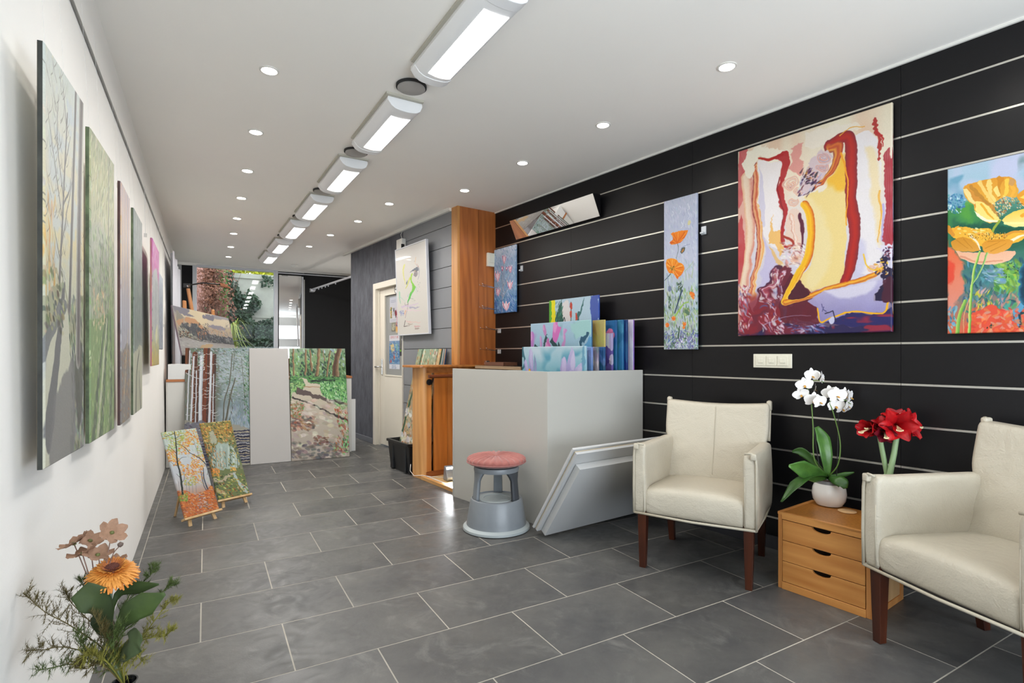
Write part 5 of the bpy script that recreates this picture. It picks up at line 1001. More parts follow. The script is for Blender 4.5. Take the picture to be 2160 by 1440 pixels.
for i, (x0, y0, x1, y1, z, h, k, sm, lb) in enumerate(LW):
    W = math.hypot(x1 - x0, y1 - y0); rz = math.atan2(y1 - y0, x1 - x0)
    t = canvas(lb, W, h, art_forest(k), (x0, y0, z), (0, 0, rz), .014, 'paintings hung on the white wall', sm, gain=[1.45, 1.6, 1.5, 1.4, 1.25, 1.2][k])
    for fx_ in (.28, .74):
        top = 2.336 - z
        MB().tube([(W * fx_, .022, h - .03), (W * fx_, .024, h + .02), (W * fx_ , .045, top)], .0003, 5).build('hanging_wire', wire_m, t)
        MB().box((W * fx_ - .004, .019, h - .01), (W * fx_ + .004, .026, h + .012)).build('wire_hook', chrome, t)
def wcanvas(label, s_left, z, W, H, art, off=.035, d=D1, **kw):
    kw.setdefault('group', 'paintings hung on the slatted walls')
    return canvas(label, W, H, art, wp(s_left, d - off, z), (kw.pop('lean', 0), 0, WROT), **kw)
wcanvas('large swirling abstract canvas in cream, red, yellow and violet on the black slatted wall', 1.853, 1.272, .825, 1.148, art_abstract(), depth=.02)
wcanvas('tall narrow canvas of two orange poppies on pale blue, on the black slatted wall', 2.414, 1.192, .266, 1.045, art_tall_poppy(), depth=.02)
wcanvas('canvas of two big yellow poppies, cut by the right edge of the photo', .805, 1.255, .505, .767, art_yellow_poppies([(35, 165), (1180, -128), (1180, 1362), (35, 1384)]), depth=.02)
wcanvas('small blue canvas of pink magnolia buds beside the wooden pillar', 4.52, 1.570, .363, .652, art_magnolia(), depth=.02, gain=1.2)
# glazed picture on the grey slats
t = thing('framed_picture', 'white-framed glazed picture of a loose green dancing figure on the grey slatted wall', 'picture', wp(5.765, D2 - .065, 1.383), (math.radians(2.2), 0, WROT), 'paintings hung on the slatted walls')
W, H = .734, .962
me = MB().add([(0, .004, 0), (W, .004, 0), (W, .004, H), (0, .004, H)], [(0, 1, 2, 3)]); pm = img_mat('figure_print', art_figure(), .35)
pm.node_tree.nodes['Principled BSDF'].inputs['Coat Weight'].default_value = .35; pm.node_tree.nodes['Principled BSDF'].inputs['Coat Roughness'].default_value = .02
o = me.build('print', pm, t); uvl = o.data.uv_layers.new(name='uv')
for p in o.data.polygons:
    for li, vi in zip(p.loop_indices, p.vertices): x, y, z = o.data.vertices[vi].co; uvl.data[li].uv = (x / W, z / H)
alf = mat('pale_frame', 'c8cad0', .35, .2)
MB().box((-.012, 0, -.012), (0, .03, H + .012)).box((W, 0, -.012), (W + .014, .03, H + .012)).box((0, 0, -.012), (W, .03, 0)).box((0, 0, H), (W, .03, H + .012)).box((0, .006, 0), (W, .028, H)).build('picture_frame', alf, t, bevel=.0015)
MB().box((W * .3, .03, H - .05), (W * .36, .066, H - .01)).build('hanger', chrome, t)
# tilted mirror box high on the slatted wall
t = thing('display_mirror', 'long narrow mirror tilted downwards high on the black slatted wall', 'mirror', wp(4.16, D1 - .02, 2.262), (0, 0, WROT))
Lm = 1.12
MB().prism([(-.005, 0), (-.085, .175), (-.003, .178), (.0, .0)], 0, Lm, 'x').build('mirror_back', black, t, bevel=.001)
o = MB().add([(.004, -.0075, .004), (Lm - .004, -.0075, .004), (Lm - .004, -.086, .172), (.004, -.086, .172)], [(0, 1, 2, 3)]).build('mirror_glass', mirrorm, t)
# ---- boards leaning on the cabinet at the far end
LEAN = math.radians(14.2)
def leaning(label, a, b_, H, art, **kw):
    (x0, y0), (x1, y1) = a, b_; return canvas(label, math.hypot(x1 - x0, y1 - y0), H, art, (x0, y0, .002), (-LEAN, 0, math.atan2(y1 - y0, x1 - x0)), .022, 'large boards leaning in a row at the far end', name=kw.pop('name', 'canvas_painting'), **kw)
leaning('large canvas of white birches over a log path, leaning left of the blank board', (-.19, 6.248), (.403, 6.238), 1.262, art_birches())
blankm = mat('blank_canvas', 'aeaba8', .8, bump=.05, bscale=200)
leaning('blank white canvas standing between the two large forest paintings', (.405, 6.238), (.803, 6.228), 1.262, blankm, cat='canvas', name='blank_canvas')
leaning('large canvas of a sandy forest path, leaning right of the blank board', (.806, 6.228), (1.417, 6.198), 1.262, art_path())
t = thing('low_cabinet', 'low white cabinet with orange wood top behind the leaning boards', 'cabinet', (-.352, 6.508, 0))
MB().box((0, 0, 0), (1.86, .36, .875)).build('carcass', mat('cabinet_white', 'd2d0ca', .5), t, bevel=.003)
MB().box((-.0, -.012, .875), (1.865, .37, .90)).build('cabinet_top', wood('orange_edge', 'b8743c', '8c5024', 'x'), t, bevel=.002)
for k in range(3): MB().box((.01 + k * .617, -.006, .03), (.61 + k * .617, .0, .865)).build('door', mat('cabinet_white', 'd2d0ca'), t, bevel=.002)
b_ = MB().box((0, 0, 0), (.20, .16, .155)).build('white_box', mat('box_white', 'd8d8d6', .6), bevel=.002); b_.location = (-.335, 6.50, .901); tag(b_, 'small white box standing on the low cabinet by the left wall', 'box')
o = MB().box((0, 0, 0), (.05, .02, .62)).build('white_board', mat('box_white', 'd8d8d6'), bevel=.002); o.location = (1.515, 6.55, 0); tag(o, 'narrow pale upright board by the end of the low cabinet, near the dark wall', 'board')
# ---- two small easels with autumn canvases
peg = wood('raw_beech', 'd8b88c', 'b8905c', 'z', .5)
def tabletop_easel(a, b_, H, L_deg, art, lb_c, lb_e):
    (x0, y0), (x1, y1) = a, b_; rz = math.atan2(y1 - y0, x1 - x0); W = math.hypot(x1 - x0, y1 - y0); ln = math.radians(L_deg)
    c = canvas(lb_c, W, H, art, (x0, y0, .062), (-ln, 0, rz), .016, 'small autumn canvases on mini easels')
    t = thing('mini_easel', lb_e, 'easel', (x0, y0, 0), (0, 0, rz), 'mini easels on the floor')
    Rm = Matrix.Translation((0, 0, .062)) @ Matrix.Rotation(-ln, 4, 'X')
    MB().box((-.012, -.012, -.016), (W + .012, .034, -.001), Rm).build('ledge', peg, t, bevel=.002)
    for s_, xx in ((-1, .03), (1, W - .03)):
        MB().prism([(xx - .011, -.075), (xx + .011, -.075), (W / 2 + s_ * .03 + .011, .36), (W / 2 + s_ * .03 - .011, .36)], .019, .033, 'y', Rm).build('leg', peg, t, bevel=.002)
    MB().prism([(W / 2 - .05, .33), (W / 2 + .05, .33), (W / 2 + .05, .36), (W / 2 - .05, .36)], .034, .046, 'y', Rm).build('crossbar', peg, t, bevel=.002)
    top = Rm @ Vector((W / 2, .05, .345))
    MB().tube([top, (W / 2, top.y + .12, .0)], .009, 6).build('leg', peg, t)
tabletop_easel((-.118, 4.215), (.085, 4.352), .615, 25, art_autumn(0), 'canvas of orange autumn trees and leafy path on the nearer mini easel', 'nearer beech mini easel standing on the tiles by the white wall')
tabletop_easel((.086, 4.609), (.303, 4.713), .628, 27.5, art_autumn(1), 'darker green and gold autumn lane canvas on the farther mini easel', 'farther beech mini easel, just behind and right of the nearer one')
# ---- studio easel with the winter sunset and its lamp
TLp, TRp = Vector((-.312, 6.80, 1.685)), Vector((.246, 7.52, 1.603)); dn = Vector((.088, -.12, -.47)).normalized()
ex = (TRp - TLp).normalized(); ez = -(dn - ex * dn.dot(ex)).normalized(); ey = ez.cross(ex)
Hs = .56; Wc = (TRp - TLp).length
c = canvas('winter sunset lake canvas standing askew on the studio easel by the window', Wc, Hs, art_sunset(), (0, 0, 0), (0, 0, 0), .02, side=mat('mauve_edge', '6c5c68', .6)); c.matrix_world = quad(TLp - ez * Hs, ex, ey, ez)
t = thing('studio_easel', 'wooden studio easel behind the low cabinet, holding the sunset canvas', 'easel', (.075, 7.37, .0))
beech = wood('easel_wood', 'c88850', '96602c', 'z', .45)
p0 = Vector((-.03, 7.05, 1.0)) - Vector((.08, 7.16, 0)); p1 = Vector((-.175, 7.16, 1.93)) - Vector((.08, 7.16, 0))
def bar(a, b_, w_, d_):
    a = Vector(a); b_ = Vector(b_); z = (b_ - a).normalized(); x = Vector((.79, .61, 0)); x = (x - z * x.dot(z)).normalized(); y = z.cross(x)
    return MB().box((-w_ / 2, -d_ / 2, 0), (w_ / 2, d_ / 2, (b_ - a).length), quad(a, x, y, z))
bar(p0, p1, .035, .022).build('mast', beech, t, bevel=.003)
for dx, zt in ((-.19, 1.78), (.10, 1.70)):
    a = Vector((dx - .08, -.06 + dx * .6, 1.15)); b_ = Vector((dx - .10, .03 + dx * .6, zt)); bar(a, b_, .045, .022).build('upright', beech, t, bevel=.012, seg=4)
for x, y in ((-.28, -.10), (.28, .16), (0, .42)): bar((x, y, 0), (x * .2 - .02, y * .2, 1.25), .035, .025).build('leg', beech, t, bevel=.003)
bar((-.26, -.14, 1.06), (.24, .24, 1.04), .05, .03).build('canvas_ledge', beech, t, bevel=.003)
t = thing('picture_lamp', 'black gooseneck picture lamp clipped to the top of the studio easel', 'lamp', (-.196, 7.30, 1.965))
bk = mat('black_plastic', '141414', .35)
MB().tube([(-.01, 0, -.005), (.05, -.01, .002), (.17, -.02, .03), (.36, -.04, .02)], .008, 8).build('neck', bk, t, smooth=True)
MB().box((-.03, -.02, -.03), (.04, .02, .015)).build('clamp', bk, t, bevel=.004)
MB().lathe([(.006, .0), (.014, .005), (.022, .02)], 12, (.02, -.012, -.03)).build('screw', chrome, t, smooth='auto')
MB().prism([(.34, .035), (.38, .03), (.455, -.012), (.45, -.022), (.35, .0)], -.07, .0, 'y').build('lamp_shade', wood('lamp_copper', 'a8602c', '6c3a18', 'x'), t, bevel=.002)
# ---- curtain and cords by the far left corner
def cf(u, v): return (-.325 + .018 * math.sin(u * 34) + .01 * math.sin(u * 13 + v * 2), 7.0 + 1.6 * u, .25 + 2.05 * v)
o = MB().grid(cf, 90, 6).build('curtain', mat('white_voile', 'd4d4dc', .9), smooth=True); tag(o, 'white voile curtain hanging along the left wall near the window', 'curtain')
for i, (y, zb_) in enumerate(((4.55, 2.0), (5.9, 1.72), (6.4, 1.45))):
    t = thing('hanging_wire', 'bare picture wire with small hook hanging on the white wall, %s' % ['above the magenta canvas', 'just past the blue-grey canvas', 'above the low cabinet'][i], 'wire', (-.372, y, 2.336), 0, 'empty picture wires on the white wall')
    MB().tube([(0, 0, 0), (.004, 0, zb_ - 2.336)], .0012, 5).build('wire', wire_m, t); MB().box((-.004, -.006, zb_ - 2.356), (.014, .006, zb_ - 2.33)).build('hook', chrome, t)
# curtain rail at the far end
t = thing('curtain_rail', 'white metal rail with small gliders fixed across the black back wall', 'rail', (1.594, 9.90, 2.28))
e = Vector((DW[0], DW[1], 0)) * -2.2
MB().tube([(0, 0, 0), e], .016, 12).build('rod', mat('rail_white', 'c8c8cc', .35, .4), t, smooth='auto'); MB().lathe([(.022, -.02), (.022, .02)], 16).build('finial', mat('rail_white', 'c8c8cc'), t)
MB().box((-.02, -.13, -.04), (.05, .06, .0)).build('bracket', mat('rail_white', 'c8c8cc'), t, bevel=.004)
for k in (.25, .45, .62, .8, .95, 1.3): MB().box((e.x * k / 2.2 - .006, e.y * k / 2.2 - .01, -.038), (e.x * k / 2.2 + .006, e.y * k / 2.2 + .01, -.014)).build('glider', mat('rail_white', 'c8c8cc'), t)
sn = MB().box((0, 0, 0), (.10, .05, .04)).build('ceiling_sensor', wtrim, bevel=.005); sn.location = (1.20, 9.3, ZC - .042); tag(sn, 'small white sensor under the ceiling by the garden window', 'sensor')
# ================================================================ DOOR NOTICES
POS = [(.369, 1.548, .204, .311, 0, 'white notice with bottle and wine glass on the door, left of the pink one'), (.573, 1.548, .285, .306, 1, 'pink and red floral poster at the top of the door'), (.425, 1.440, .114, .106, 2, 'small grey photo card on the door beneath the white notice'), (.547, 1.416, .099, .135, 3, 'small orange and pink card on the door beside the grey photo card'), (.359, .978, .299, .414, 4, 'blue exhibition poster with red heading low on the door'), (.658, 1.139, .20, .42, 5, 'dark grey exhibition poster with photo strips on the door'), (.739, .940, .083, .195, 6, 'narrow blue and orange leaflet at the bottom of the door panel'), (.826, .950, .034, .185, 7, 'narrow black and gold leaflet next to the blue and orange one')]
DM = Matrix.Translation(wp(6.63, D2, 0)) @ Matrix.Rotation(WROT, 4, 'Z')
for x, z, w_, h_, k, lb in POS:
    ar = art_poster(k)
    V = [(0, 0, 0), (w_, 0, 0), (w_, 0, h_), (0, 0, h_), (0, .0012, 0), (w_, .0012, 0), (w_, .0012, h_), (0, .0012, h_)]
    o = MB().add(V, [(0, 1, 2, 3), (7, 6, 5, 4), (0, 4, 5, 1), (1, 5, 6, 2), (2, 6, 7, 3), (3, 7, 4, 0)]).build('poster' if k in (1, 4, 5) else 'notice', img_mat('notice_print', ar, .6))
    uvl = o.data.uv_layers.new(name='uv')
    for p in o.data.polygons:
        for li, vi in zip(p.loop_indices, p.vertices): q = o.data.vertices[vi].co; uvl.data[li].uv = (q.x / w_, q.z / h_)
    o.matrix_world = DM @ Matrix.Translation((x, .0485 - .0002 * k, z)); tag(o, lb, 'poster', 'papers pinned on the door')
t = thing('door_sign', 'small round white sign with black rim at the top of the door', 'sign'); t.matrix_world = DM @ Matrix.Translation((.597, .033, 1.937)) @ Matrix.Rotation(PI / 2, 4, 'X')
MB().lathe([(.046, 0), (.046, .006), (.040, .006), (.040, .0)], 32, caps=False).build('rim', bk, t, smooth='auto'); MB().lathe([(.041, 0), (.041, .004)], 32).build('disc', wtrim, t)
cu = bpy.data.curves.new('lettering', 'FONT'); cu.body = 'PRIVE'; cu.size = .024; cu.align_x = 'CENTER'; cu.align_y = 'CENTER'; cu.extrude = .0005
tx = bpy.data.objects.new('lettering_curve', cu); C.objects.link(tx); bpy.context.view_layer.update(); me = bpy.data.meshes.new_from_object(tx.evaluated_get(bpy.context.evaluated_depsgraph_get())); bpy.data.objects.remove(tx)
me.materials.clear(); me.materials.append(bk); o = link('lettering', me, t, (0, 0, .0048))
# alarm box with cable
t = thing('alarm_box', 'white alarm box with cable high at the corner of the grey slats', 'alarm box'); t.matrix_world = Matrix.Translation(wp(5.83, D2 - .005, 2.28)) @ Matrix.Rotation(WROT, 4, 'Z')
MB().box((0, -.055, 0), (.145, 0, .205)).build('case', wtrim, t, bevel=.006, seg=3); MB().box((.13, -.056, .085), (.146, -.02, .14)).build('sensor_window', bk, t, bevel=.002)
MB().tube([(.08, -.02, .205), (.07, -.03, .26), (.10, -.02, .31), (.14, -.01, .33)], .003, 6).build('cable', wtrim, t, smooth=True)
# ================================================================ WALL FITTINGS
ivory = mat('ivory_plastic', 'd8d4c4', .35)
t = thing('switch_plate', 'ivory triple rocker switch on the black slatted wall under the big abstract', 'switch'); t.matrix_world = Matrix.Translation(wp(1.765, D1 - .002, 1.078)) @ Matrix.Rotation(WROT, 4, 'Z')
MB().box((0, -.010, 0), (.232, 0, .083)).build('plate', ivory, t, bevel=.003, seg=3)
for k in range(3):
    x = .018 + k * .066
    fr = MB().box((x, -.014, .014), (x + .062, -.009, .07)).build('switch_module', ivory, t, bevel=.0015)
    for j in (0, 1): MB().box((x + .016 + j * .0155, -.018, .030), (x + .031 + j * .0155, -.013, .055)).build('rocker', ivory, fr, bevel=.001)
t = thing('wall_switch', 'ivory square switch box on the right plank of the wooden pillar', 'switch'); t.matrix_world = Matrix.Translation(wp(4.545, 0, 0)) @ quad((0, 0, 0), -Vector((NW[0], NW[1], 0)), Vector((DW[0], DW[1], 0)), (0, 0, 1)) @ Matrix.Translation((D2 + .335, 0, 2.05))
MB().box((0, -.03, 0), (.115, 0, .138)).build('case', ivory, t, bevel=.006, seg=3); MB().box((.02, -.034, .04), (.095, -.029, .12)).build('rocker', ivory, t, bevel=.002)
for i, z in enumerate((1.83, 1.61, 1.405, 1.195)):
    t = thing('slatwall_hook', 'chrome slatwall prong hooks beside the wooden pillar, %s of the four' % ['topmost', 'second from the top', 'third from the top', 'lowest'][i], 'hook', wp(4.49, D1, z), (0, 0, WROT), 'chrome hooks by the pillar')
    for j, (dx, dz, L) in enumerate(((0, 0, .22), (.02, .004, .20), (.045, -.004, .21)) if i < 2 else ((0, 0, .21), (.03, .002, .16))):
        MB().tube([(dx, 0, 0), (dx, -.05, 0), (dx - .004, -L, .012 + dz * 3), (dx - .004, -L - .012, .024 + dz * 3)], .0024, 6).build('prong', chrome, t, smooth=True)
        MB().box((dx - .012, -.006, -.03), (dx + .012, .004, .012)).build('hook_plate', mat('clear_plastic', 'b8bcc0', .2), t, bevel=.002)
for s_, z, lb in ((2.115, 2.0, 'clear clip on the slatted wall just right of the tall poppy canvas'), (4.10, 2.0, 'clear clip on the slatted wall just right of the magnolia canvas')):
    t = thing('canvas_clip', lb, 'clip', wp(s_, D1, z), (0, 0, WROT)); MB().box((-.018, -.006, -.045), (.018, .002, .01)).build('clip_plate', mat('clear_plastic', 'b8bcc0'), t, bevel=.002); MB().box((-.012, -.03, -.042), (.012, -.004, -.03)).build('clip_foot', mat('clear_plastic', 'b8bcc0'), t, bevel=.002)
# ================================================================ WOODEN BOOTH, CRATE, COUNTER
oak = wood('honey_oak', 'd08c48', 'a8642c', 'z', .38); oak_d = wood('dark_oak', 'c47a34', '98561f', 'z', .36); oak_x = wood('oak_across', 'bc7c40', '8c5424', 'x', .36); ply = wood('pale_ply', 'd8bc8c', 'c0965c', 'y', .5)
t = thing('wooden_enclosure', 'honey-coloured wooden stair enclosure with vertical planks behind the white bin', 'enclosure'); t.rotation_euler = (0, 0, WROT)
n = 8; r = .05
prof = [(-4.68, 2.295), (-4.55, 2.295)] + [(-4.55 + r * math.sin(a * PI / 2 / n), 2.295 + r - r * math.cos(a * PI / 2 / n)) for a in range(1, n + 1)] + [(-4.50, 2.352), (-4.53, 2.352), (-4.55, 2.33), (-4.68, 2.325)]
MB().prism(prof, 0, 1.036, 'z').build('corner_post', wood('pale_oak', 'd8a468', 'bc8148', 'z', .38), t, smooth='auto')
MB().box((-4.53, 2.352, .06), (-4.505, 2.405, 1.03)).build('plank', oak, t, bevel=.002)
MB().box((-4.53, 2.432, .06), (-4.505, 2.575, 1.03)).build('plank', oak_d, t, bevel=.002); MB().box((-4.53, 2.577, .06), (-4.505, 2.69, 1.03)).build('plank', oak, t, bevel=.002)
MB().box((-4.53, 2.345, 0), (-4.497, 2.72, .06)).build('bottom_rail', wood('reddish_rail', 'a4602c', '7c401c', 'y'), t, bevel=.003)
MB().box((-4.53, 2.345, .985), (-4.497, 3.1, 1.036)).build('top_rail', oak_x, t, bevel=.002)
MB().box((-4.53, 2.70, 0), (-4.20, 2.72, .98)).build('side_panel', oak_d, t)
MB().box((-4.50, 2.29, 0), (-3.86, 2.325, .032)).build('kerb', wood('pale_oak_y', 'd0a068', 'b08048', 'x'), t, bevel=.003)
MB().box((-4.50, 2.325, 0), (-3.86, 2.72, .014)).build('step', ply, t, bevel=.002)
MB().box((-4.497, 2.345, .014), (-3.90, 2.36, .024)).build('cable_strip', wtrim, t)
# counter on top
nn = 10; cpoly = [(-4.80, 2.72), (-4.80, 2.28)] + [(-4.62 - .18 * math.cos(a * PI / nn) , 2.28 - .085 * math.sin(a * PI / nn)) for a in range(1, nn)] + [(-4.44, 2.28), (-4.44, 3.155), (-4.57, 3.155), (-4.57, 2.72)]
o = MB().prism(cpoly, 1.0365, 1.0555, 'z').build('counter_top', oak_x, bevel=.003); o.rotation_euler = (0, 0, WROT); tag(o, 'thin orange wooden counter top with rounded end over the stair enclosure', 'counter')
# handrail
t = thing('handrail', 'reddish wooden handrail on a black iron bracket on the enclosure', 'handrail'); t.rotation_euler = (0, 0, WROT)
MB().tube([(-4.40, 2.32, .955), (-4.40, 2.70, .955)], .017, 14).build('rail', wood('red_rail', '7c4020', '54260f', 'y', .3), t, smooth='auto')
iron = mat('black_iron', '1c1c20', .4, .6)
MB().tube([(-4.47, 2.37, .90), (-4.42, 2.37, .905), (-4.405, 2.37, .94)], .006, 8).build('bracket_arm', iron, t, smooth=True)
q = MB().lathe([(.001, -.004), (.026, -.004), (.03, .0), (.028, .006), (.001, .009)], 24); q.v = [(-4.487 + p[2] * 1.5 + .012, 2.365 + p[0], .90 + p[1]) for p in q.v]; q.build('bracket_rose', iron, t, smooth='auto')
# floodlight on the step
t = thing('floodlight', 'small grey floodlight shining on the plywood step of the enclosure', 'lamp', wp(4.26, 2.47, .016), (0, 0, WROT - .15))
MB().prism([(-.055, 0), (.035, 0), (.055, .03), (.0, .13), (-.03, .13)], -.055, .055, 'y').build('housing', mat('grey_cast', '8c9098', .4, .4), t, bevel=.006)
MB().add([(.040, -.045, .012), (.040, .045, .012), (.0105, .045, .120), (.0105, -.045, .120)], [(0, 1, 2, 3)]).build('lens', mat('flood_glow', 'ffffff', emit='f0f6ff', es=FLOODGLOW), t)
l = lamp('floodlight_beam', 'SPOT', (.07, 0, .09), FLOOD, (.93, .97, 1), (0, math.radians(-62), 0), spot_size=math.radians(130), spot_blend=.8, shadow_soft_size=.04); l.parent = t
t = thing('power_cable', 'thin white cable lying along the kerb of the wooden enclosure', 'cable')
MB().tube([wp(4.70, 2.285, .11), wp(4.69, 2.275, .05), wp(4.60, 2.27, .02), wp(4.50, 2.31, .036), wp(4.42, 2.36, .03), wp(4.38, 2.45, .022), wp(4.34, 2.52, .02)], .0032, 6).build('cable', wtrim, t, smooth=True)
# black crate holding tall canvases
t = thing('storage_crate', 'black plastic crate on the floor beside the wooden enclosure', 'crate'); t.rotation_euler = (0, 0, WROT)
bp_ = mat('black_crate', '17181a', .38, bump=.03)
def cr(s0, s1, d0, d1, z): return [(-s0, d0, z), (-s1, d0, z), (-s1, d1, z), (-s0, d1, z)]
a0 = cr(4.74, 5.18, 2.295, 2.60, 0); a1 = cr(4.715, 5.20, 2.27, 2.625, .29); b1 = cr(4.73, 5.185, 2.285, 2.61, .29); b0 = cr(4.76, 5.16, 2.31, 2.585, .01)
MB().add(a0 + a1 + b1 + b0, [(0, 1, 2, 3), (0, 4, 5, 1), (1, 5, 6, 2), (2, 6, 7, 3), (3, 7, 4, 0), (4, 8, 9, 5), (5, 9, 10, 6), (6, 10, 11, 7), (7, 11, 8, 4), (8, 12, 13, 9), (9, 13, 14, 10), (10, 14, 15, 11), (11, 15, 12, 8), (15, 14, 13, 12)]).build('tub', bp_, t, bevel=.004)
MB().box((-5.21, 2.26, .272), (-4.705, 2.285, .298)).box((-5.21, 2.615, .272), (-4.705, 2.637, .298)).box((-5.21, 2.26, .272), (-5.19, 2.637, .298)).box((-4.725, 2.26, .272), (-4.705, 2.637, .298)).build('rim', bp_, t, bevel=.003)
for s_ in (5.11, 4.82): MB().box((-s_ - .03, 2.272, .01), (-s_ + .03, 2.30, .275)).build('rib', bp_, t, bevel=.005)
# tall canvases in the crate: x = left (far) to right (near), leaning on the grey wall
binlab = ['tall canvas of orange leaves and white stones in the black crate, furthest left', 'canvas edge with thin orange birch trunks in the crate, second from the left', 'dark green canvas in the crate between the birch and branch pictures', 'pale canvas of a dark bare branch in the crate', 'grey-blue canvas in the crate right of the branch picture', 'beige and blue canvas in the crate, second from the right', 'dark navy canvas in the crate, furthest right']
spec = [(0, 5.16, 2.335, .45), (1, 5.05, 2.375, .42), (2, 4.98, 2.405, .38), (3, 4.93, 2.43, .36), (4, 4.87, 2.455, .34), (5, 4.84, 2.48, .34), (6, 4.80, 2.505, .34)]
sleft = [5.09, 5.10, 4.935, 4.905, 4.82, 4.765, 4.735]
tops = [867, 873, 902, 906, 919, 927, 931]
for i, (k, s_, d0, W) in enumerate(spec):
    dt = 2.60 + .012 * i; zt = 1.213
    # left edge position so that it stands clear of the one before it
    s_ = [5.17, 5.14, 5.02, 5.00, 4.945, 4.915, 4.89][i]; W = max(.10, s_ - (4.745 if i == 0 else 4.70)); 
    d0 = 2.335 + .03 * i if i else 2.33
    ln = math.atan2(dt - d0, zt - .02); H = math.hypot(dt - d0, zt - .02)
    canvas(binlab[i], W, H, art_bin(k), wp(s_, d0, .02), (-ln, 0, WROT), .012, 'tall canvases standing in the black crate', gain=1.0)
# ---- white bin holding canvases
wbm = mat('matt_white_board', 'b2b1ab', .6, bump=.02, bscale=120)
FL_, FR_, BL_ = Vector((1.973, 2.989, 0)), Vector((2.815, 2.985, 0)), Vector((1.752, 4.06, 0)); BR_ = wp(3.60, 3.14); ZB = 1.043
t = thing('display_bin', 'large open-topped white painted display bin holding canvases against the slatted wall', 'bin')
def panel(a, b_, th, z0, z1, nm, m_):
    e = (b_ - a).normalized(); n_ = Vector((-e.y, e.x, 0))
    return MB().add([a + Vector((0, 0, z0)), b_ + Vector((0, 0, z0)), b_ + n_ * th + Vector((0, 0, z0)), a + n_ * th + Vector((0, 0, z0)), a + Vector((0, 0, z1)), b_ + Vector((0, 0, z1)), b_ + n_ * th + Vector((0, 0, z1)), a + n_ * th + Vector((0, 0, z1))], [(3, 2, 1, 0), (4, 5, 6, 7), (0, 1, 5, 4), (1, 2, 6, 5), (2, 3, 7, 6), (3, 0, 4, 7)]).build(nm, m_, t, bevel=.0015)
panel(FL_, FR_, .018, 0, ZB, 'front_panel', wbm); panel(BL_, FL_, .018, 0, ZB, 'side_panel', wbm); panel(BR_, BL_, .018, 0, ZB - .02, 'back_panel', wbm)
MB().prism([(1.985, 3.01), (2.79, 3.01), (2.705, 3.88), (1.79, 4.02)], .58, .60).build('inner_floor', wbm, t)
def bcan(lb, s_near, s_far, d, ztop, art, **kw):
    return canvas(lb, s_far - s_near, ztop - .602, art, wp(s_far, d, .602), (math.radians(kw.pop('lean', 0)), 0, WROT), .016, 'canvases standing in the white bin', **kw)
bcan('canvas of lilac crocuses on turquoise, lowest and front-most in the white bin', 2.76, 3.50, 2.70, 1.218, art_crocus(), side=mat('pale_blue_edge', '8cb0c4', .6))
S = art_strips
bcan('blue-violet canvas edge directly behind the crocus canvas', 2.745, 3.20, 2.745, 1.212, S(['7c94cc', '8ca0d0', '6c90c0', '5c84bc'], 71))
bcan('thin beige and pink canvas edge in the middle of the white bin', 2.725, 3.15, 2.785, 1.212, S(['c8c0a0', 'b8a0b8', 'd8ccd0', '6c7c84'], 72))
bcan('blue canvas edge with dark teal side next to the beige strip', 2.70, 3.15, 2.825, 1.212, S(['5c7cc4', '5474bc', '2c5c8c', '1c4c6c'], 73))
bcan('canvas of pink orchids and yellow buds on teal in the white bin', 2.875, 3.60, 2.87, 1.418, art_orchid_canvas(), side=mat('blue_edge', '2c5c84', .6))
bcan('golden olive canvas standing right of the pink orchid canvas', 2.79, 3.3, 2.92, 1.415, S(['a89c5c', 'b8ac6c', '9c8450', 'b0a468'], 74, [(40, 120, 24, 'a89068'), (60, 140, 14, 'c8b890')]), side=mat('yellow_edge', 'c8b464', .6))
bcan('narrow pale lilac canvas with a violet flower in the white bin', 2.745, 3.2, 2.955, 1.315, S(['d8d4e4', 'c8c4dc', 'd0cce0', 'b0acc8'], 75, [(90, 40, 9, '5c4c98'), (86, 60, 10, '4c4088'), (94, 76, 8, '6c5ca8')]))
bcan('deep blue canvas with a pink petal in the white bin', 2.735, 3.2, 2.99, 1.412, S(['2c70a8', '2468a0', '1c609c', '1c5890'], 76, [(84, 24, 7, 'd87ca8'), (88, 30, 6, 'c86c98')]), side=mat('teal_edge', '1c5078', .6))
bcan('teal canvas edge in the white bin, third from the right end', 2.70, 3.2, 3.02, 1.414, S(['4c9cb8', '5cacb8', '3c8cac', '2c6c98'], 77))
bcan('navy canvas edge in the white bin, second from the right end', 2.68, 2.97, 3.042, 1.414, S(['1c4488', '1c3c80', '244c8c', '14346c'], 78))
bcan('white and magenta-edged canvas at the far right of the white bin', 2.655, 3.2, 3.082, 1.414, S(['d8d4e4', 'd0cce0', 'c8c4dc', 'c0bcd8'], 79), side=mat('magenta_blue_edge', '4c5cb0', .6, var=1, col2='a84c94', vscale=5))
bcan('canvas with green bird shape, red buds and yellow edge, tallest in the white bin', 2.985, 3.58, 3.06, 1.625, art_bird(), side=mat('royal_edge', '3450a4', .6))
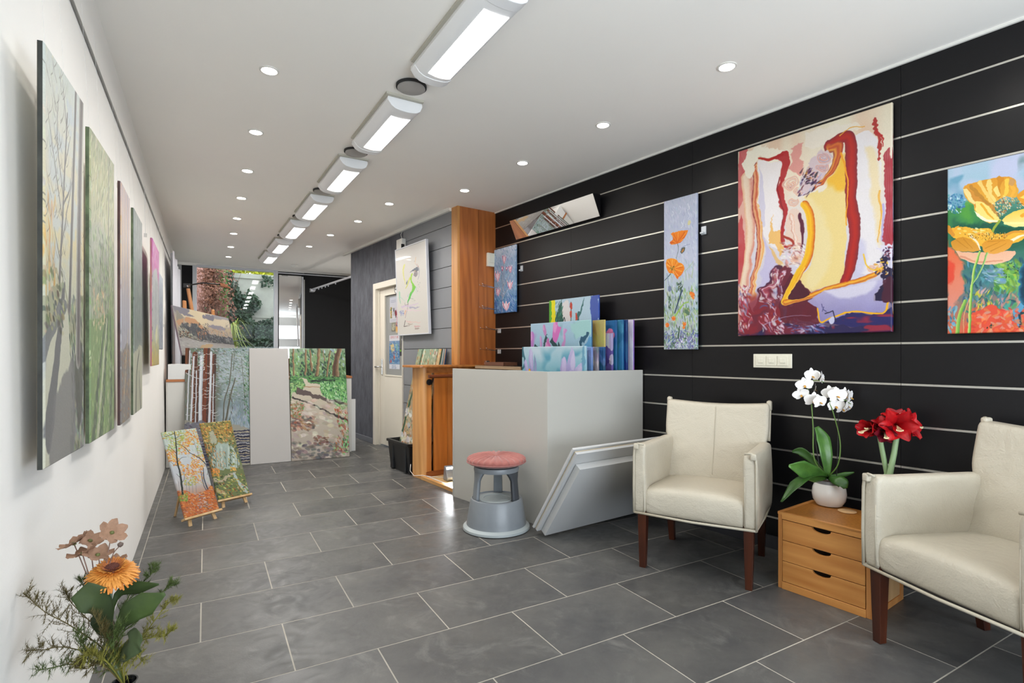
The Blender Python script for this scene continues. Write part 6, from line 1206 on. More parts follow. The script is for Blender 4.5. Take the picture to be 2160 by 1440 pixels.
# black topped cabinet behind the bin
t = thing('side_cabinet', 'low beige cabinet with black top just behind the white bin', 'cabinet'); t.rotation_euler = (0, 0, WROT)
MB().box((-4.42, 2.86, 0), (-4.18, 3.15, 1.012)).build('carcass', mat('beige_panel', 'c8b898', .5), t, bevel=.002); MB().box((-4.43, 2.85, 1.034), (-3.70, 3.15, 1.05)).build('black_top', mat('black_laminate', '1c1d22', .3), t, bevel=.001); MB().box((-4.43, 2.84, 1.022), (-3.70, 2.852, 1.05)).build('wood_edge', wood('edge_band', 'b0987c', '8c7458', 'x'), t)
MB().box((-4.17, 2.88, 0), (-3.71, 3.13, .99)).build('drawer_front', mat('beige_panel', 'c8b898'), t, bevel=.002); MB().box((-3.705, 2.855, .96), (-3.692, 3.13, 1.03)).build('end_bracket', bk, t)
t = thing('wooden_tray', 'small brown wooden tray on the black cabinet top behind the bin', 'tray', wp(4.34, 2.90, 1.051), (0, 0, WROT))
MB().box((0, 0, 0), (.30, .012, .032)).box((0, .15, 0), (.30, .162, .032)).box((0, .012, 0), (.012, .15, .032)).box((.288, .012, 0), (.30, .15, .032)).box((.012, .012, 0), (.288, .15, .006)).build('tray', wood('brown_tray', '7c5440', '54342a', 'x'), t, bevel=.001)
MB().box((-.055, .02, 0), (-.012, .06, .045)).build('metal_clip', chrome, t, bevel=.003)
# ---- white panels leaning against the chair
cA, cB = Vector((1.83, 2.845, 0)), Vector((2.72, 2.935, 0)); e = (cB - cA).normalized(); nb = Vector((-e.y, e.x, 0))
LA = math.radians(34.5); up = (-nb * math.sin(LA) + Vector((0, 0, 1)) * math.cos(LA)); 
whitep = mat('white_primer', 'bfc0c0', .55); rawp = mat('raw_wood_edge', 'd0c0a4', .6)
bM = quad(cA + Vector((0, 0, .014)), e, up.cross(e), up)     # local y points away from the camera and upwards
def mk(lb): t_ = thing('primed_board', lb, 'board', group='white panels leaning on the left chair'); t_.matrix_world = bM; return t_
t_ = mk('front white box panel leaning against the left armchair, shaded face showing'); MB().box((.03, 0, .0), (.89, .045, .575)).build('box_canvas', whitep, t_, bevel=.002)
t_ = mk('white board with raw wooden edge directly behind the front leaning panel'); MB().box((0, .048, -.005), (.89, .066, .655)).build('board', whitep, t_, bevel=.002); MB().box((0, .067, -.005), (.89, .072, .655)).build('backing', rawp, t_, bevel=.001)
t_ = mk('rearmost thin white board of the leaning panels'); MB().box((-.012, .075, -.005), (.89, .090, .668)).build('board', whitep, t_, bevel=.002)
# ================================================================ STEP STOOL
grey_pl = mat('grey_stool_plastic', '7c8288', .32, var=.05, vscale=20); grey_lt = mat('pale_grey_rubber', '9ca4a6', .5); grey_dk = mat('dark_grey_stool', '3c4046', .5)
t = thing('step_stool', 'round grey plastic step stool under a pink cushion before the white bin', 'stool', (1.69, 3.18, 0), math.radians(-62 + 30))
MB().lathe([(.215, .004), (.224, .006), (.222, .020), (.206, .032), (.200, .034)], 48, caps=False).build('base_ring', grey_lt, t, smooth='auto'); MB().lathe([(.219, .0), (.219, .006)], 48).build('rubber_foot', bk, t)
MB().lathe([(.205, .008), (.200, .034), (.196, .06), (.174, .195), (.170, .203), (.163, .206), (.158, .200), (.001, .199)], 48, caps=False).build('body', grey_pl, t, smooth='auto')
MB().lathe([(.125, .199), (.122, .203), (.085, .203), (.082, .200), (.001, .200)], 40, caps=False).build('step_mat', grey_lt, t, smooth='auto')
for k in range(3):
    a = 2 * PI * k / 3 + math.radians(90)
    q = MB()
    def lg(u, v, a=a):
        z = .195 + .205 * v; w_ = .17 + .02 * (1 - v) + .25 * max(0, v - .72) ** 1.5 * 4; w_ = .20 + (.0 if v < .7 else (v - .7) * 1.1)
        rr = .163 - .018 * v; aa = a + (u - .5) * 2 * w_; return (rr * math.cos(aa), rr * math.sin(aa), z)
    o = q.grid(lg, 9, 10).build('leg', grey_pl if k != 2 else grey_dk, t, smooth='auto'); md = o.modifiers.new('s', 'SOLIDIFY'); md.thickness = .022; md.offset = -1
MB().lathe([(.150, .385), (.152, .40), (.148, .415), (.12, .418), (.001, .418)], 48, caps=False).build('seat', grey_pl, t, smooth='auto'); MB().lathe([(.126, .385), (.124, .41)], 40, caps=False).build('seat_rim', grey_dk, t, smooth='auto')
pinkm = mat('dusty_pink_velvet', 'a4645c', .85, var=1, col2='8c504a', vscale=14, bump=.15, bscale=140); pinkm.node_tree.nodes['Principled BSDF'].inputs['Sheen Weight'].default_value = .25
t = thing('round_cushion', 'round dusty pink pleated velvet cushion on the grey step stool', 'cushion', (1.69, 3.18, .4185), 0)
NP = 26
def cf2(u, v):
    th = 2 * PI * u; ph = v * PI; pl_ = .5 + .5 * math.cos(NP * th)
    rr = .196 * math.sin(ph) ** .62 ; z = .036 - .036 * math.cos(ph) ** 1 if False else .036 - .036 * (abs(math.cos(ph)) ** .75) * (1 if math.cos(ph) > 0 else -1)
    rf = rr / .196
    if ph > PI / 2: z -= .012 * math.exp(-(rf / .22) ** 2); z += .010 * (pl_ - .5) * min(1, rf * 2.2) * (1 - .3 * rf)
    else: z = max(z, 0)
    rr *= 1 + .022 * (pl_ - .5)
    return (rr * math.cos(th), rr * math.sin(th), z)
MB().grid(cf2, 208, 26, True).build('cushion_cover', pinkm, t, smooth=True); MB().lathe([(.011, .060), (.009, .064), (.001, .066)], 12, caps=False).build('centre_button', pinkm, t, smooth=True)
seam = MB(); pts = [(.1975 * math.cos(a / 60 * 2 * PI), .1975 * math.sin(a / 60 * 2 * PI), .028) for a in range(61)]; seam.tube(pts, .0028, 6).build('piping', mat('pink_piping', 'a4706c', .8), t, smooth=True)
# ================================================================ ARMCHAIRS
leather = mat('cream_leather', 'beb6a5', .48, var=.03, vscale=6, bump=.22, bscale=150); piping_m = mat('cream_piping', 'b6ae9c', .5); mahog = wood('mahogany_leg', '4e2411', '29110a', 'z', .28, 6)
_n = leather.node_tree; _b = _n.nodes['Principled BSDF']; _p = [q for q in _n.nodes if q.type == 'BUMP'][0]; _m = [q for q in _n.nodes if q.type == 'MAPPING'][0]
_w = _n.nodes.new('ShaderNodeTexNoise'); _w.inputs['Scale'].default_value = 7; _w.inputs['Detail'].default_value = 3; _w.inputs['Distortion'].default_value = 1.6; _n.links.new(_m.outputs[0], _w.inputs['Vector'])
_q = _n.nodes.new('ShaderNodeBump'); _q.inputs['Strength'].default_value = .35; _q.inputs['Distance'].default_value = .02; _n.links.new(_w.outputs['Fac'], _q.inputs['Height']); _n.links.new(_q.outputs[0], _p.inputs['Normal'])
def rbox(a, b_, nx, ny, nz, fn):
    """a box of nx*ny*nz cells with its surface warped by fn"""
    mb = MB(); idx = {}
    def V(i, j, k):
        if (i, j, k) not in idx:
            p = [a[q] + (b_[q] - a[q]) * c / n_ for q, (c, n_) in enumerate(((i, nx), (j, ny), (k, nz)))]
            idx[(i, j, k)] = len(mb.v); mb.v.append(fn(*p, i / nx, j / ny, k / nz))
        return idx[(i, j, k)]
    for i in range(nx):
        for j in range(ny):
            mb.f.append((V(i, j, 0), V(i, j + 1, 0), V(i + 1, j + 1, 0), V(i + 1, j, 0))); mb.f.append((V(i, j, nz), V(i + 1, j, nz), V(i + 1, j + 1, nz), V(i, j + 1, nz)))
    for i in range(nx):
        for k in range(nz):
            mb.f.append((V(i, 0, k), V(i + 1, 0, k), V(i + 1, 0, k + 1), V(i, 0, k + 1))); mb.f.append((V(i, ny, k), V(i, ny, k + 1), V(i + 1, ny, k + 1), V(i + 1, ny, k)))
    for j in range(ny):
        for k in range(nz):
            mb.f.append((V(0, j, k), V(0, j, k + 1), V(0, j + 1, k + 1), V(0, j + 1, k))); mb.f.append((V(nx, j, k), V(nx, j + 1, k), V(nx, j + 1, k + 1), V(nx, j, k + 1)))
    return mb
def armchair(label, loc, rz):
    t = thing('armchair', label, 'armchair', loc, rz, 'cream leather armchairs by the slatted wall'); HW = .305
    def seatf(x, y, z, u, v, w_):
        if w_ > .99: z += .022 * math.sin(PI * u) ** .6 * (1 - .35 * v) - .018 * max(0, v - .1) - .01 * (1 - min(1, v * 9))
        if v < .01: y -= .012 * math.sin(PI * w_) ** .7 - .002 * math.sin(9 * u)
        return (x, y, z)
    rbox((-HW + .045, -.285, .295), (HW - .045, .20, .435), 12, 10, 5, seatf).build('seat', leather, t, smooth=True, bevel=.0, sub=1)
    def backf(x, y, z, u, v, w_):
        ln = max(0, z - .40); y2 = y + ln * .23 + .015 * math.sin(PI * u) * (1 if v < .5 else 1) * 1.0 - .02
        if w_ > .99: z -= .016 * math.sin(PI * u); 
        if v < .01 and .05 < w_ < .6: y2 += -.016 * math.sin(PI * u) * math.sin(PI * w_ / .6) + .010 * math.sin(3.2 * w_ * 8 + 14 * abs(u - .5)) * (abs(u - .5) * 2) ** 2
        if v < .01: y2 += .004 * math.exp(-((u - .5) / .03) ** 2)
        x2 = x * (1.0 + .0 * w_) * (.93 + .07 * min(1, max(0, (z - .62) / .08)))
        return (x2, y2, z)
    rbox((-HW + .01, .185, .30), (HW - .01, .265, .875), 18, 3, 16, backf).build('backrest', leather, t, smooth=True, sub=1)
    for s_ in (-1, 1):
        # flaps of the cover at the top corners and down the sides of the back
        q = MB().tube([(s_ * (HW - .012), .20 + max(0, z - .40) * .23 + .012, z) for z in [.66 + k * .03 for k in range(8)]] + [(s_ * (HW - .016), .312, .888)], .008, 8)
        q.build('back_piping', piping_m, t, smooth=True)
        q = MB(); a_ = Vector((s_ * (HW - .004), .305, .86)); q.box((-.014, -.016, -.03), (.014, .024, .028), Matrix.Translation(a_ + Vector((-s_ * .012, .012, 0)))); q.build('corner_tuck', leather, t, smooth=True, bevel=.009, seg=3)
        def armf(x, y, z, u, v, w_, s_=s_):
            if w_ > .99: z += .010 * math.sin(PI * u) - .012 * v + .006 * (1 - min(1, v * 8))
            outer = (u > .99 if s_ > 0 else u < .01); inner = (u < .01 if s_ > 0 else u > .99)
            if inner and 0 < w_ < .99: x += s_ * .006 * math.sin(PI * v) + .004 * math.sin(11 * v + 5 * w_)
            if outer: x += s_ * (.003 * math.sin(PI * w_) + .003 * math.sin(7 * v + 4 * w_))
            if v < .01: y += -.006 * math.sin(PI * w_)
            return (x, y, z)
        x0, x1 = (HW - .062, HW + .006) if s_ > 0 else (-HW - .006, -HW + .062)
        rbox((x0, -.295, .295), (x1, .26, .662), 4, 12, 8, armf).build('armrest', leather, t, smooth=True, sub=1)
        xo = s_ * (HW - .002); xi = s_ * (HW - .052)
        MB().tube([(xo + s_ * .004, -.300, .30), (xo + s_ * .004, -.303, .45), (xo + s_ * .003, -.301, .62), (xo - s_ * .002, -.299, .668), (xo - s_ * .02, -.303, .676), (xi, -.302, .672)], .006, 8).build('arm_seam', piping_m, t, smooth=True)
        MB().tube([(xi, -.297, .31), (xi, -.300, .45), (xi, -.297, .56)], .0022, 6).build('arm_stitch', piping_m, t, smooth=True)
        MB().box((-.014, -.012, -.018), (.014, .012, .014), Matrix.Translation((s_ * (HW - .012), -.298, .662))).build('arm_tuck', leather, t, bevel=.006, seg=3, smooth=True)
    ring = [(-HW, -.300, .302), (0, -.306, .297), (HW, -.300, .302), (HW + .004, 0, .300), (HW, .262, .300), (-HW, .262, .300), (-HW - .004, 0, .300), (-HW, -.300, .302)]
    MB().tube(ring, .0065, 8).build('hem', piping_m, t, smooth=True)
    MB().box((-HW + .02, -.275, .285), (HW - .02, .24, .32)).build('underside', mat('dark_lining', '3c3834', .9), t)
    def leg(x, y, dx, dy, name='leg'):
        w0, w1 = .024, .0165
        V = [(x + dx + sx * w1, y + dy + sy * w1, 0) for sx, sy in ((-1, -1), (1, -1), (1, 1), (-1, 1))] + [(x + sx * w0, y + sy * w0, .315) for sx, sy in ((-1, -1), (1, -1), (1, 1), (-1, 1))]
        MB().add(V, [(3, 2, 1, 0), (4, 5, 6, 7), (0, 1, 5, 4), (1, 2, 6, 5), (2, 3, 7, 6), (3, 0, 4, 7)]).build(name, mahog, t, bevel=.002)
    leg(-.268, -.262, 0, .0); leg(.268, -.262, 0, .0); leg(-.262, .215, .006, .045); leg(.262, .215, -.006, .045)
    # centre seam of the back
    MB().tube([(0, .185 + max(0, z - .40) * .23 - .022 + .015 * 1 - (.013 * math.sin(PI * (z - .30) / .345) if z < .64 else 0) + .002, z) for z in [.45 + .03 * k for k in range(14)]], .0016, 5).build('back_seam', piping_m, t, smooth=True)
    return t
armchair('cream leather armchair with mahogany legs, standing between the white bin and the drawer chest', (2.435, 2.0875, 0), math.radians(-62))
armchair('cream leather armchair at the right edge of the photo, right of the drawer chest', (2.535, .82, 0), math.radians(-106.8))
# ================================================================ DRAWER CHEST
hon = wood('honey_pine', 'd09654', 'b07036', 'x', .35, 6); hon_z = wood('honey_pine_up', 'c88c50', 'a86a34', 'z', .35, 6)
e1 = Vector((.045, -.41, 0)).normalized(); cp = Vector((2.476, 1.675, 0)); t = thing('drawer_chest', 'small three-drawer pine chest between the two armchairs', 'chest of drawers', cp, math.atan2(e1.y, e1.x))
CW, CD, CH = .412, .355, .378
MB().box((0, .004, 0), (.020, CD, CH)).build('side_panel', hon_z, t, bevel=.002); MB().box((CW - .020, .004, 0), (CW, CD, CH)).build('side_panel', hon_z, t, bevel=.002)
MB().box((CW, .03, .03), (CW + .002, CD - .035, CH - .05)).build('inset_panel', wood('pale_inset', 'd0a878', 'b88c5c', 'z'), t)
MB().box((CW, .004, 0), (CW + .006, CD, .028)).box((CW, CD - .033, .028), (CW + .006, CD, CH - .004)).box((CW, .004, .028), (CW + .006, .032, CH - .004)).box((CW, .032, CH - .05), (CW + .006, CD - .033, CH - .004)).build('side_frame', hon_z, t, bevel=.0015)
MB().box((.02, .0, 0), (CW - .02, .02, .036)).build('plinth', hon, t, bevel=.002); MB().box((.02, .0, CH - .034), (CW - .02, .02, CH)).build('top_rail', hon, t, bevel=.002)
MB().box((.02, CD - .01, 0), (CW - .02, CD, CH - .01)).build('back_panel', hon, t)
MB().box((.018, .018, CH - .012), (CW - .018, CD, CH - .0005)).build('cork_top', mat('speckled_cork', 'b47834', .4, var=1, col2='8c5418', vscale=90), t); MB().box((0, 0, CH - .012), (CW, .018, CH + .001)).box((0, .018, CH - .012), (.018, CD, CH + .001)).box((CW - .018, .018, CH - .012), (CW, CD, CH + .001)).build('top_frame', hon, t, bevel=.001)
x0, x1 = .023, CW - .023
for k in range(3):
    z0 = .039 + k * .1015; z1 = z0 + .0985
    d_ = bpy.data.objects.new('drawer', None); C.objects.link(d_); d_.parent = t; d_.location = (0, 0, z0); h_ = z1 - z0; xc = CW / 2; n = 10
    pl = [(x0, 0), (x1, 0), (x1, h_)] + [(xc + .042 * math.cos(a * PI / n), h_ - .020 * math.sin(a * PI / n) ** .8) for a in range(n + 1)] + [(x0, h_)]
    MB().prism(pl, .002, .016, 'y').build('drawer_front', hon, d_, bevel=.0012); MB().box((x0, .017, .004), (x1, CD - .03, .012)).box((x0 + .002, .06, .01), (x1 - .002, .07, h_ - .006)).build('drawer_box', mat('drawer_inside', '2c1c10', .9), d_)
cst = MB().lathe([(.001, 0), (.040, 0), (.041, .003), (.038, .005), (.001, .005)], 36, caps=False).build('coaster', mat('cork_coaster', 'd0a878', .8, var=.12, vscale=120), smooth='auto'); cst.location = (2.765, 1.497, CH + .0008); tag(cst, 'round pale cork coaster on the chest in front of the orchid', 'coaster')
# ================================================================ PLANTS
def leaf_mb(mb, pts, widths, fold=.25, up=(0, 0, 1), nu=7, wav=0, side=None):
    P = [Vector(p) for p in spl3(pts, 5)]; n = len(P); base = len(mb.v)
    for i, p in enumerate(P):
        tt = (P[min(i + 1, n - 1)] - P[max(i - 1, 0)]).normalized(); s_ = (tt.cross(Vector(up)) if side is None else Vector(side)); s_ = (s_ - tt * s_.dot(tt)).normalized(); nn_ = s_.cross(tt)
        f = i / (n - 1); w_ = np.interp(f, np.linspace(0, 1, len(widths)), widths)
        for j in range(nu):
            u = j / (nu - 1) * 2 - 1
            mb.v.append(tuple(p + s_ * (u * w_) + nn_ * (abs(u) ** 1.3 * fold * w_ + wav * w_ * math.sin(f * 17 + u * 3) * abs(u))))
    for i in range(n - 1):
        for j in range(nu - 1): mb.f.append((base + i * nu + j, base + i * nu + j + 1, base + (i + 1) * nu + j + 1, base + (i + 1) * nu + j))
    return mb
def spl3(pts, n=5):
    P = [Vector(p) for p in pts]
    if len(P) < 3: return [P[0].lerp(P[1], k / n) for k in range(n + 1)]
    Q = [2 * P[0] - P[1]] + P + [2 * P[-1] - P[-2]]; out = []
    for i in range(1, len(Q) - 2):
        a, b_, c, d = Q[i - 1:i + 3]
        for k in range(n):
            t_ = k / n; out.append(.5 * (2 * b_ + (c - a) * t_ + (2 * a - 5 * b_ + 4 * c - d) * t_ * t_ + (3 * b_ - a - 3 * c + d) * t_ ** 3))
    out.append(P[-1]); return out
def leafmat(name, c1, c2, rough=.35, tr=0):
    m = mat(name, c1, rough, var=1, col2=c2, vscale=12, bump=.08, bscale=50)
    if tr: m.node_tree.nodes['Principled BSDF'].inputs['Subsurface Weight'].default_value = 0
    return m
# ---- orchid
OT = 2.79
oc = pt(1749, 1067, OT); oc.z = CH + .0012
t = thing('potted_orchid', 'white moth orchid with two stems in a glossy white pot on the chest', 'plant', oc)
MB().lathe([(.050, 0), (.060, .003), (.076, .03), (.080, .06), (.076, .09), (.066, .115), (.062, .128), (.058, .128), (.060, .112), (.001, .108)], 40, caps=False).build('pot', mat('white_glaze', 'f2f0ec', .12, coat=.5), t, smooth='auto')
MB().lathe([(.0665, .114), (.063, .130), (.059, .130), (.0595, .11)], 40, caps=False).build('pot_rim', mat('grey_rim', '7c7c7e', .3), t, smooth='auto')
MB().lathe([(.059, .11), (.04, .118), (.001, .122)], 24, caps=False).build('bark', mat('bark', '4c3c2c', .9, var=.4, vscale=60), t, smooth=True)
def L(u, v, t_, o=oc): return pt(u, v, t_) - o
lf1 = leafmat('orchid_leaf', '5c8c3c', '38622a', .3); lf2 = leafmat('orchid_leaf_dark', '3c6428', '28481c', .3)
base = L(1746, 1005, OT)
for pts, w_, m_, sd in (
    ([base, L(1718, 1000, 2.72), L(1690, 988, 2.68), L(1664, 982, 2.66)], [.012, .040, .042, .006], lf1, (0, 0, 1)),
    ([base, L(1710, 1004, 2.70), L(1680, 1022, 2.64), L(1648, 1058, 2.60)], [.012, .028, .032, .005], lf2, None),
    ([base, L(1742, 960, 2.80), L(1735, 925, 2.82), L(1722, 900, 2.84)], [.012, .032, .036, .012], lf1, (.87, -.5, 0)),
    ([base, L(1712, 968, 2.88), L(1690, 952, 2.92), L(1671, 952, 2.94)], [.010, .022, .024, .006], lf2, (0, 0, 1)),
    ([base, L(1765, 1004, 2.80), L(1785, 1000, 2.80), L(1802, 996, 2.80)], [.008, .012, .012, .003], lf1, (0, 0, 1)),
    ([base, L(1760, 1010, 2.70), L(1778, 1018, 2.67), L(1784, 1030, 2.66)], [.010, .024, .030, .010], lf2, (.6, -.3, .7))):
    o = leaf_mb(MB(), pts, w_, .22, nu=7, side=sd).build('leaf', m_, t, smooth=True, solid=.002)
stm = mat('orchid_stem', '5c7c34', .45); stk = mat('plant_stake', '1c1e1a', .5)
MB().tube(spl3([L(1745, 1003, OT), L(1718, 970, 2.80), L(1715, 900, 2.82), L(1711, 848, 2.83), L(1704, 820, 2.83), L(1712, 805, 2.82), L(1725, 802, 2.8), L(1738, 806, 2.78)]), .0034, 8, .0018).build('stem', stm, t, smooth=True)
MB().tube(spl3([L(1750, 1003, OT), L(1768, 978, 2.76), L(1772, 930, 2.76), L(1757, 868, 2.78), L(1750, 850, 2.78), L(1758, 842, 2.77), L(1778, 842, 2.76), L(1795, 852, 2.76)]), .0034, 8, .0018).build('stem', stm, t, smooth=True)
MB().tube([L(1730, 1000, OT), L(1712, 870, 2.85), L(1705, 806, 2.86)], .0022, 6).build('stake', stk, t); MB().tube([L(1765, 1003, OT), L(1768, 900, 2.81), L(1769, 838, 2.81)], .0022, 6).build('stake', stk, t)
wp_m = mat('orchid_petal', 'eeebe8', .55); wp_m.node_tree.nodes['Principled BSDF'].inputs['Subsurface Weight'].default_value = .15; wp_m.node_tree.nodes['Principled BSDF'].inputs['Subsurface Radius'].default_value = (.02, .02, .015); lipm = mat('orchid_lip', 'c8943c', .5, var=.3, vscale=100)
def petal(mb, c, ax, sd, nrm, ln, wd, cup=.2, n=6, m_=5):
    b0 = len(mb.v)
    for i in range(n + 1):
        f = i / n; w_ = wd * math.sin(PI * (f * .86 + .10)) ** .75
        for j in range(m_ + 1):
            u = j / m_ * 2 - 1; mb.v.append(tuple(c + ax * (ln * f) + sd * (u * w_) + nrm * (cup * ln * (f * f * .6 - .25 * (1 - u * u) * f))))
    for i in range(n):
        for j in range(m_): mb.f.append((b0 + i * (m_ + 1) + j, b0 + i * (m_ + 1) + j + 1, b0 + (i + 1) * (m_ + 1) + j + 1, b0 + (i + 1) * (m_ + 1) + j))
def orchid_flower(u, v, t_, R, face=(0, 0), roll=0):
    R *= 1.22
    c = L(u, v, t_); f = Vector((-FW[0], -FW[1], 0)); f = (Matrix.Rotation(math.radians(face[0]), 3, 'Z') @ f); r_ = Vector((0, 0, 1)).cross(f).normalized(); f = (Matrix.Rotation(math.radians(face[1]), 3, r_) @ f); up_ = f.cross(r_)
    mb = MB(); 
    for a, ln, wd in ((90, .95, .30), (210, .85, .26), (330, .85, .26)):
        a = math.radians(a + roll); ax = r_ * math.cos(a) + up_ * math.sin(a); petal(mb, c - f * .002, ax, f.cross(ax), f, R * ln, R * wd, -.1)
    for a in (18, 162):
        a = math.radians(a + roll); ax = r_ * math.cos(a) + up_ * math.sin(a); petal(mb, c + f * .001, ax, f.cross(ax), f, R * 1.02, R * .52, .12)
    o = mb.build('flower', wp_m, t, smooth=True)
    mb = MB(); 
    for a in (250, 290, 270): a = math.radians(a + roll); ax = (r_ * math.cos(a) + up_ * math.sin(a)) * .7 + f * .6; petal(mb, c + f * .003, ax, f.cross(ax).normalized(), f, R * .34, R * .10, .3, 4, 3)
    mb.build('lip', lipm, o, smooth=True)
for q in ((1697, 812, 2.80, .036, (-20, 10), 10), (1713, 793, 2.82, .038, (5, -5), 0), (1734, 798, 2.79, .034, (50, 0), -15), (1690, 832, 2.82, .034, (-30, 15), 20), (1719, 821, 2.84, .026, (60, 10), 0), (1716, 845, 2.80, .040, (-15, 5), -5), (1729, 848, 2.76, .036, (15, -5), 8), (1752, 829, 2.80, .036, (-25, -5), 12), (1766, 835, 2.76, .042, (0, -10), 0), (1782, 834, 2.80, .038, (20, 0), -10), (1763, 856, 2.78, .036, (-5, 10), 5), (1777, 862, 2.80, .034, (15, 15), 0), (1793, 838, 2.79, .038, (45, 0), 15), (1789, 856, 2.77, .036, (35, 10), -10)):
    orchid_flower(*q)
# ---- amaryllis
AT = 2.60; ac = pt(1866, 1063, AT); ac = Vector((2.825, 1.375, CH + .0012))
t = thing('potted_amaryllis', 'red amaryllis with pale green stems in a terracotta pot on the chest', 'plant', ac)
terra = mat('terracotta', 'b4582c', .7, var=.15, vscale=20)
MB().lathe([(.038, 0), (.055, .085), (.061, .087), (.063, .122), (.057, .122), (.054, .105), (.001, .10)], 36, caps=False).build('pot', terra, t, smooth='auto'); MB().lathe([(.054, .103), (.03, .110), (.001, .112)], 24, caps=False).build('soil', mat('bark', '4c3c2c'), t, smooth=True)
for dx, dy in ((-.022, .018), (.014, -.012)): MB().lathe([(.001, .09), (.026, .10), (.030, .12), (.020, .145), (.010, .16), (.004, .165)], 20, (dx, dy, 0), caps=False).build('bulb', mat('red_bulb', 'a83424', .5, var=.3, vscale=30), t, smooth=True)
def LA_(u, v, t_): return pt(u, v, t_) - ac
sg = mat('amaryllis_stem', '9cb888', .45, var=.08, vscale=5, vstretch=(1, 1, .2))
MB().tube([(-.016, .014, .15), LA_(1871, 1000, 2.60), LA_(1862, 955, 2.60), LA_(1855, 918, 2.60)], .0125, 14, .0100).build('stem', sg, t, smooth='auto'); MB().tube([(.012, -.010, .15), LA_(1877, 1000, 2.57), LA_(1886, 955, 2.57), LA_(1893, 910, 2.57)], .0135, 14, .0115).build('stem', sg, t, smooth='auto')
redm = mat('amaryllis_red', 'c41016', .42, var=1, col2='8c0c18', vscale=18, spec=.4); dred = mat('amaryllis_dark', '7c0c20', .45, var=1, col2='4c0818', vscale=18)
cream_s = mat('stamen_cream', 'e8dcb0', .5)
def trumpet(cu, cv, ct, bu, bv, bt, R, m_, open_=1.0, roll=0):
    """petals open at (cu, cv), throat back at (bu, bv)"""
    m0 = LA_(cu, cv, ct); b0 = LA_(bu, bv, bt); ax = (m0 - b0); ln = ax.length; ax.normalize(); sx = ax.cross(Vector((0, 0, 1))).normalized(); sy = sx.cross(ax); mb = MB()
    for k in range(6):
        a = math.radians(k * 60 + roll); rad = sx * math.cos(a) + sy * math.sin(a); sd_ = ax.cross(rad); n, mm = 8, 6; bs = len(mb.v); wd = R * (.64 if k % 2 else .52)
        for i in range(n + 1):
            f = i / n; c = b0 + ax * (ln * (f ** .8) * (1 - .22 * max(0, f - .75) * 4 * open_ * .4)) + rad * (.006 + R * (f ** 1.9) * open_)
            w_ = wd * (math.sin(PI * (f * .84 + .10)) ** .8)
            for j in range(mm + 1):
                u = j / mm * 2 - 1; mb.v.append(tuple(c + sd_ * (u * w_) + (ax * -.10 + rad * .10) * (R * (1 - u * u)) * f + ax * (.05 * R * math.sin(5 * u + 3 * f))))
        for i in range(n):
            for j in range(mm): mb.f.append((bs + i * (mm + 1) + j, bs + i * (mm + 1) + j + 1, bs + (i + 1) * (mm + 1) + j + 1, bs + (i + 1) * (mm + 1) + j))
    o = mb.build('flower', m_, t, smooth=True)
    s_ = MB()
    for k in range(5): a = math.radians(240 + 15 * k); rad = sx * math.cos(a) + sy * math.sin(a); s_.tube([b0 + ax * ln * .4, m0 + rad * R * .25, m0 + rad * R * .34 + ax * .012], .0008, 5); s_.box((-.0018, -.0018, -.002), (.0018, .0018, .004), Matrix.Translation(m0 + rad * R * .36 + ax * .014))
    s_.build('stamens', cream_s, o)
trumpet(1897, 898, 2.47, 1888, 896, 2.575, .066, redm, 1.0, 0); trumpet(1934, 893, 2.52, 1898, 898, 2.575, .068, redm, .95, 20); trumpet(1893, 873, 2.57, 1888, 896, 2.60, .060, redm, .9, 10); trumpet(1866, 895, 2.56, 1858, 908, 2.60, .056, redm, .8, 30); trumpet(1869, 916, 2.50, 1862, 906, 2.60, .045, dred, .8, 0); trumpet(1820, 904, 2.55, 1850, 903, 2.60, .055, redm, .6, 15); trumpet(1832, 899, 2.57, 1852, 904, 2.60, .040, dred, .5, 15)
MB().lathe([(.008, -.01), (.014, .0), (.008, .012)], 10, tuple(LA_(1852, 905, 2.60))).build('flower_base', mat('lime_bract', 'a8b83c', .5), t, smooth=True)
# ---- vase of artificial flowers at the bottom left
VT = 1.20; vc = pt(262, 1440, VT); vb = Vector((vc.x, vc.y, 0)); rimz = pt(262, 1436, VT).z
t = thing('flower_vase', 'tall black floor vase at the bottom left edge, only its rim in view', 'vase', vb)
MB().lathe([(.055, 0), (.075, .01), (.085, .15), (.060, .32), (.024, rimz - .05), (.021, rimz - .008), (.026, rimz), (.023, rimz), (.018, rimz - .02), (.001, rimz - .04)], 32, caps=False).build('vase_body', mat('black_glaze', '101014', .15, coat=.4), t, smooth='auto')
t = thing('flower_arrangement', 'orange gerbera, beige cosmos and feathery greenery arranged in the black vase', 'flowers', vb)
def LV(u, v, t_=VT): return pt(u, v, t_) - vb
neck = Vector((0, 0, rimz - .01))
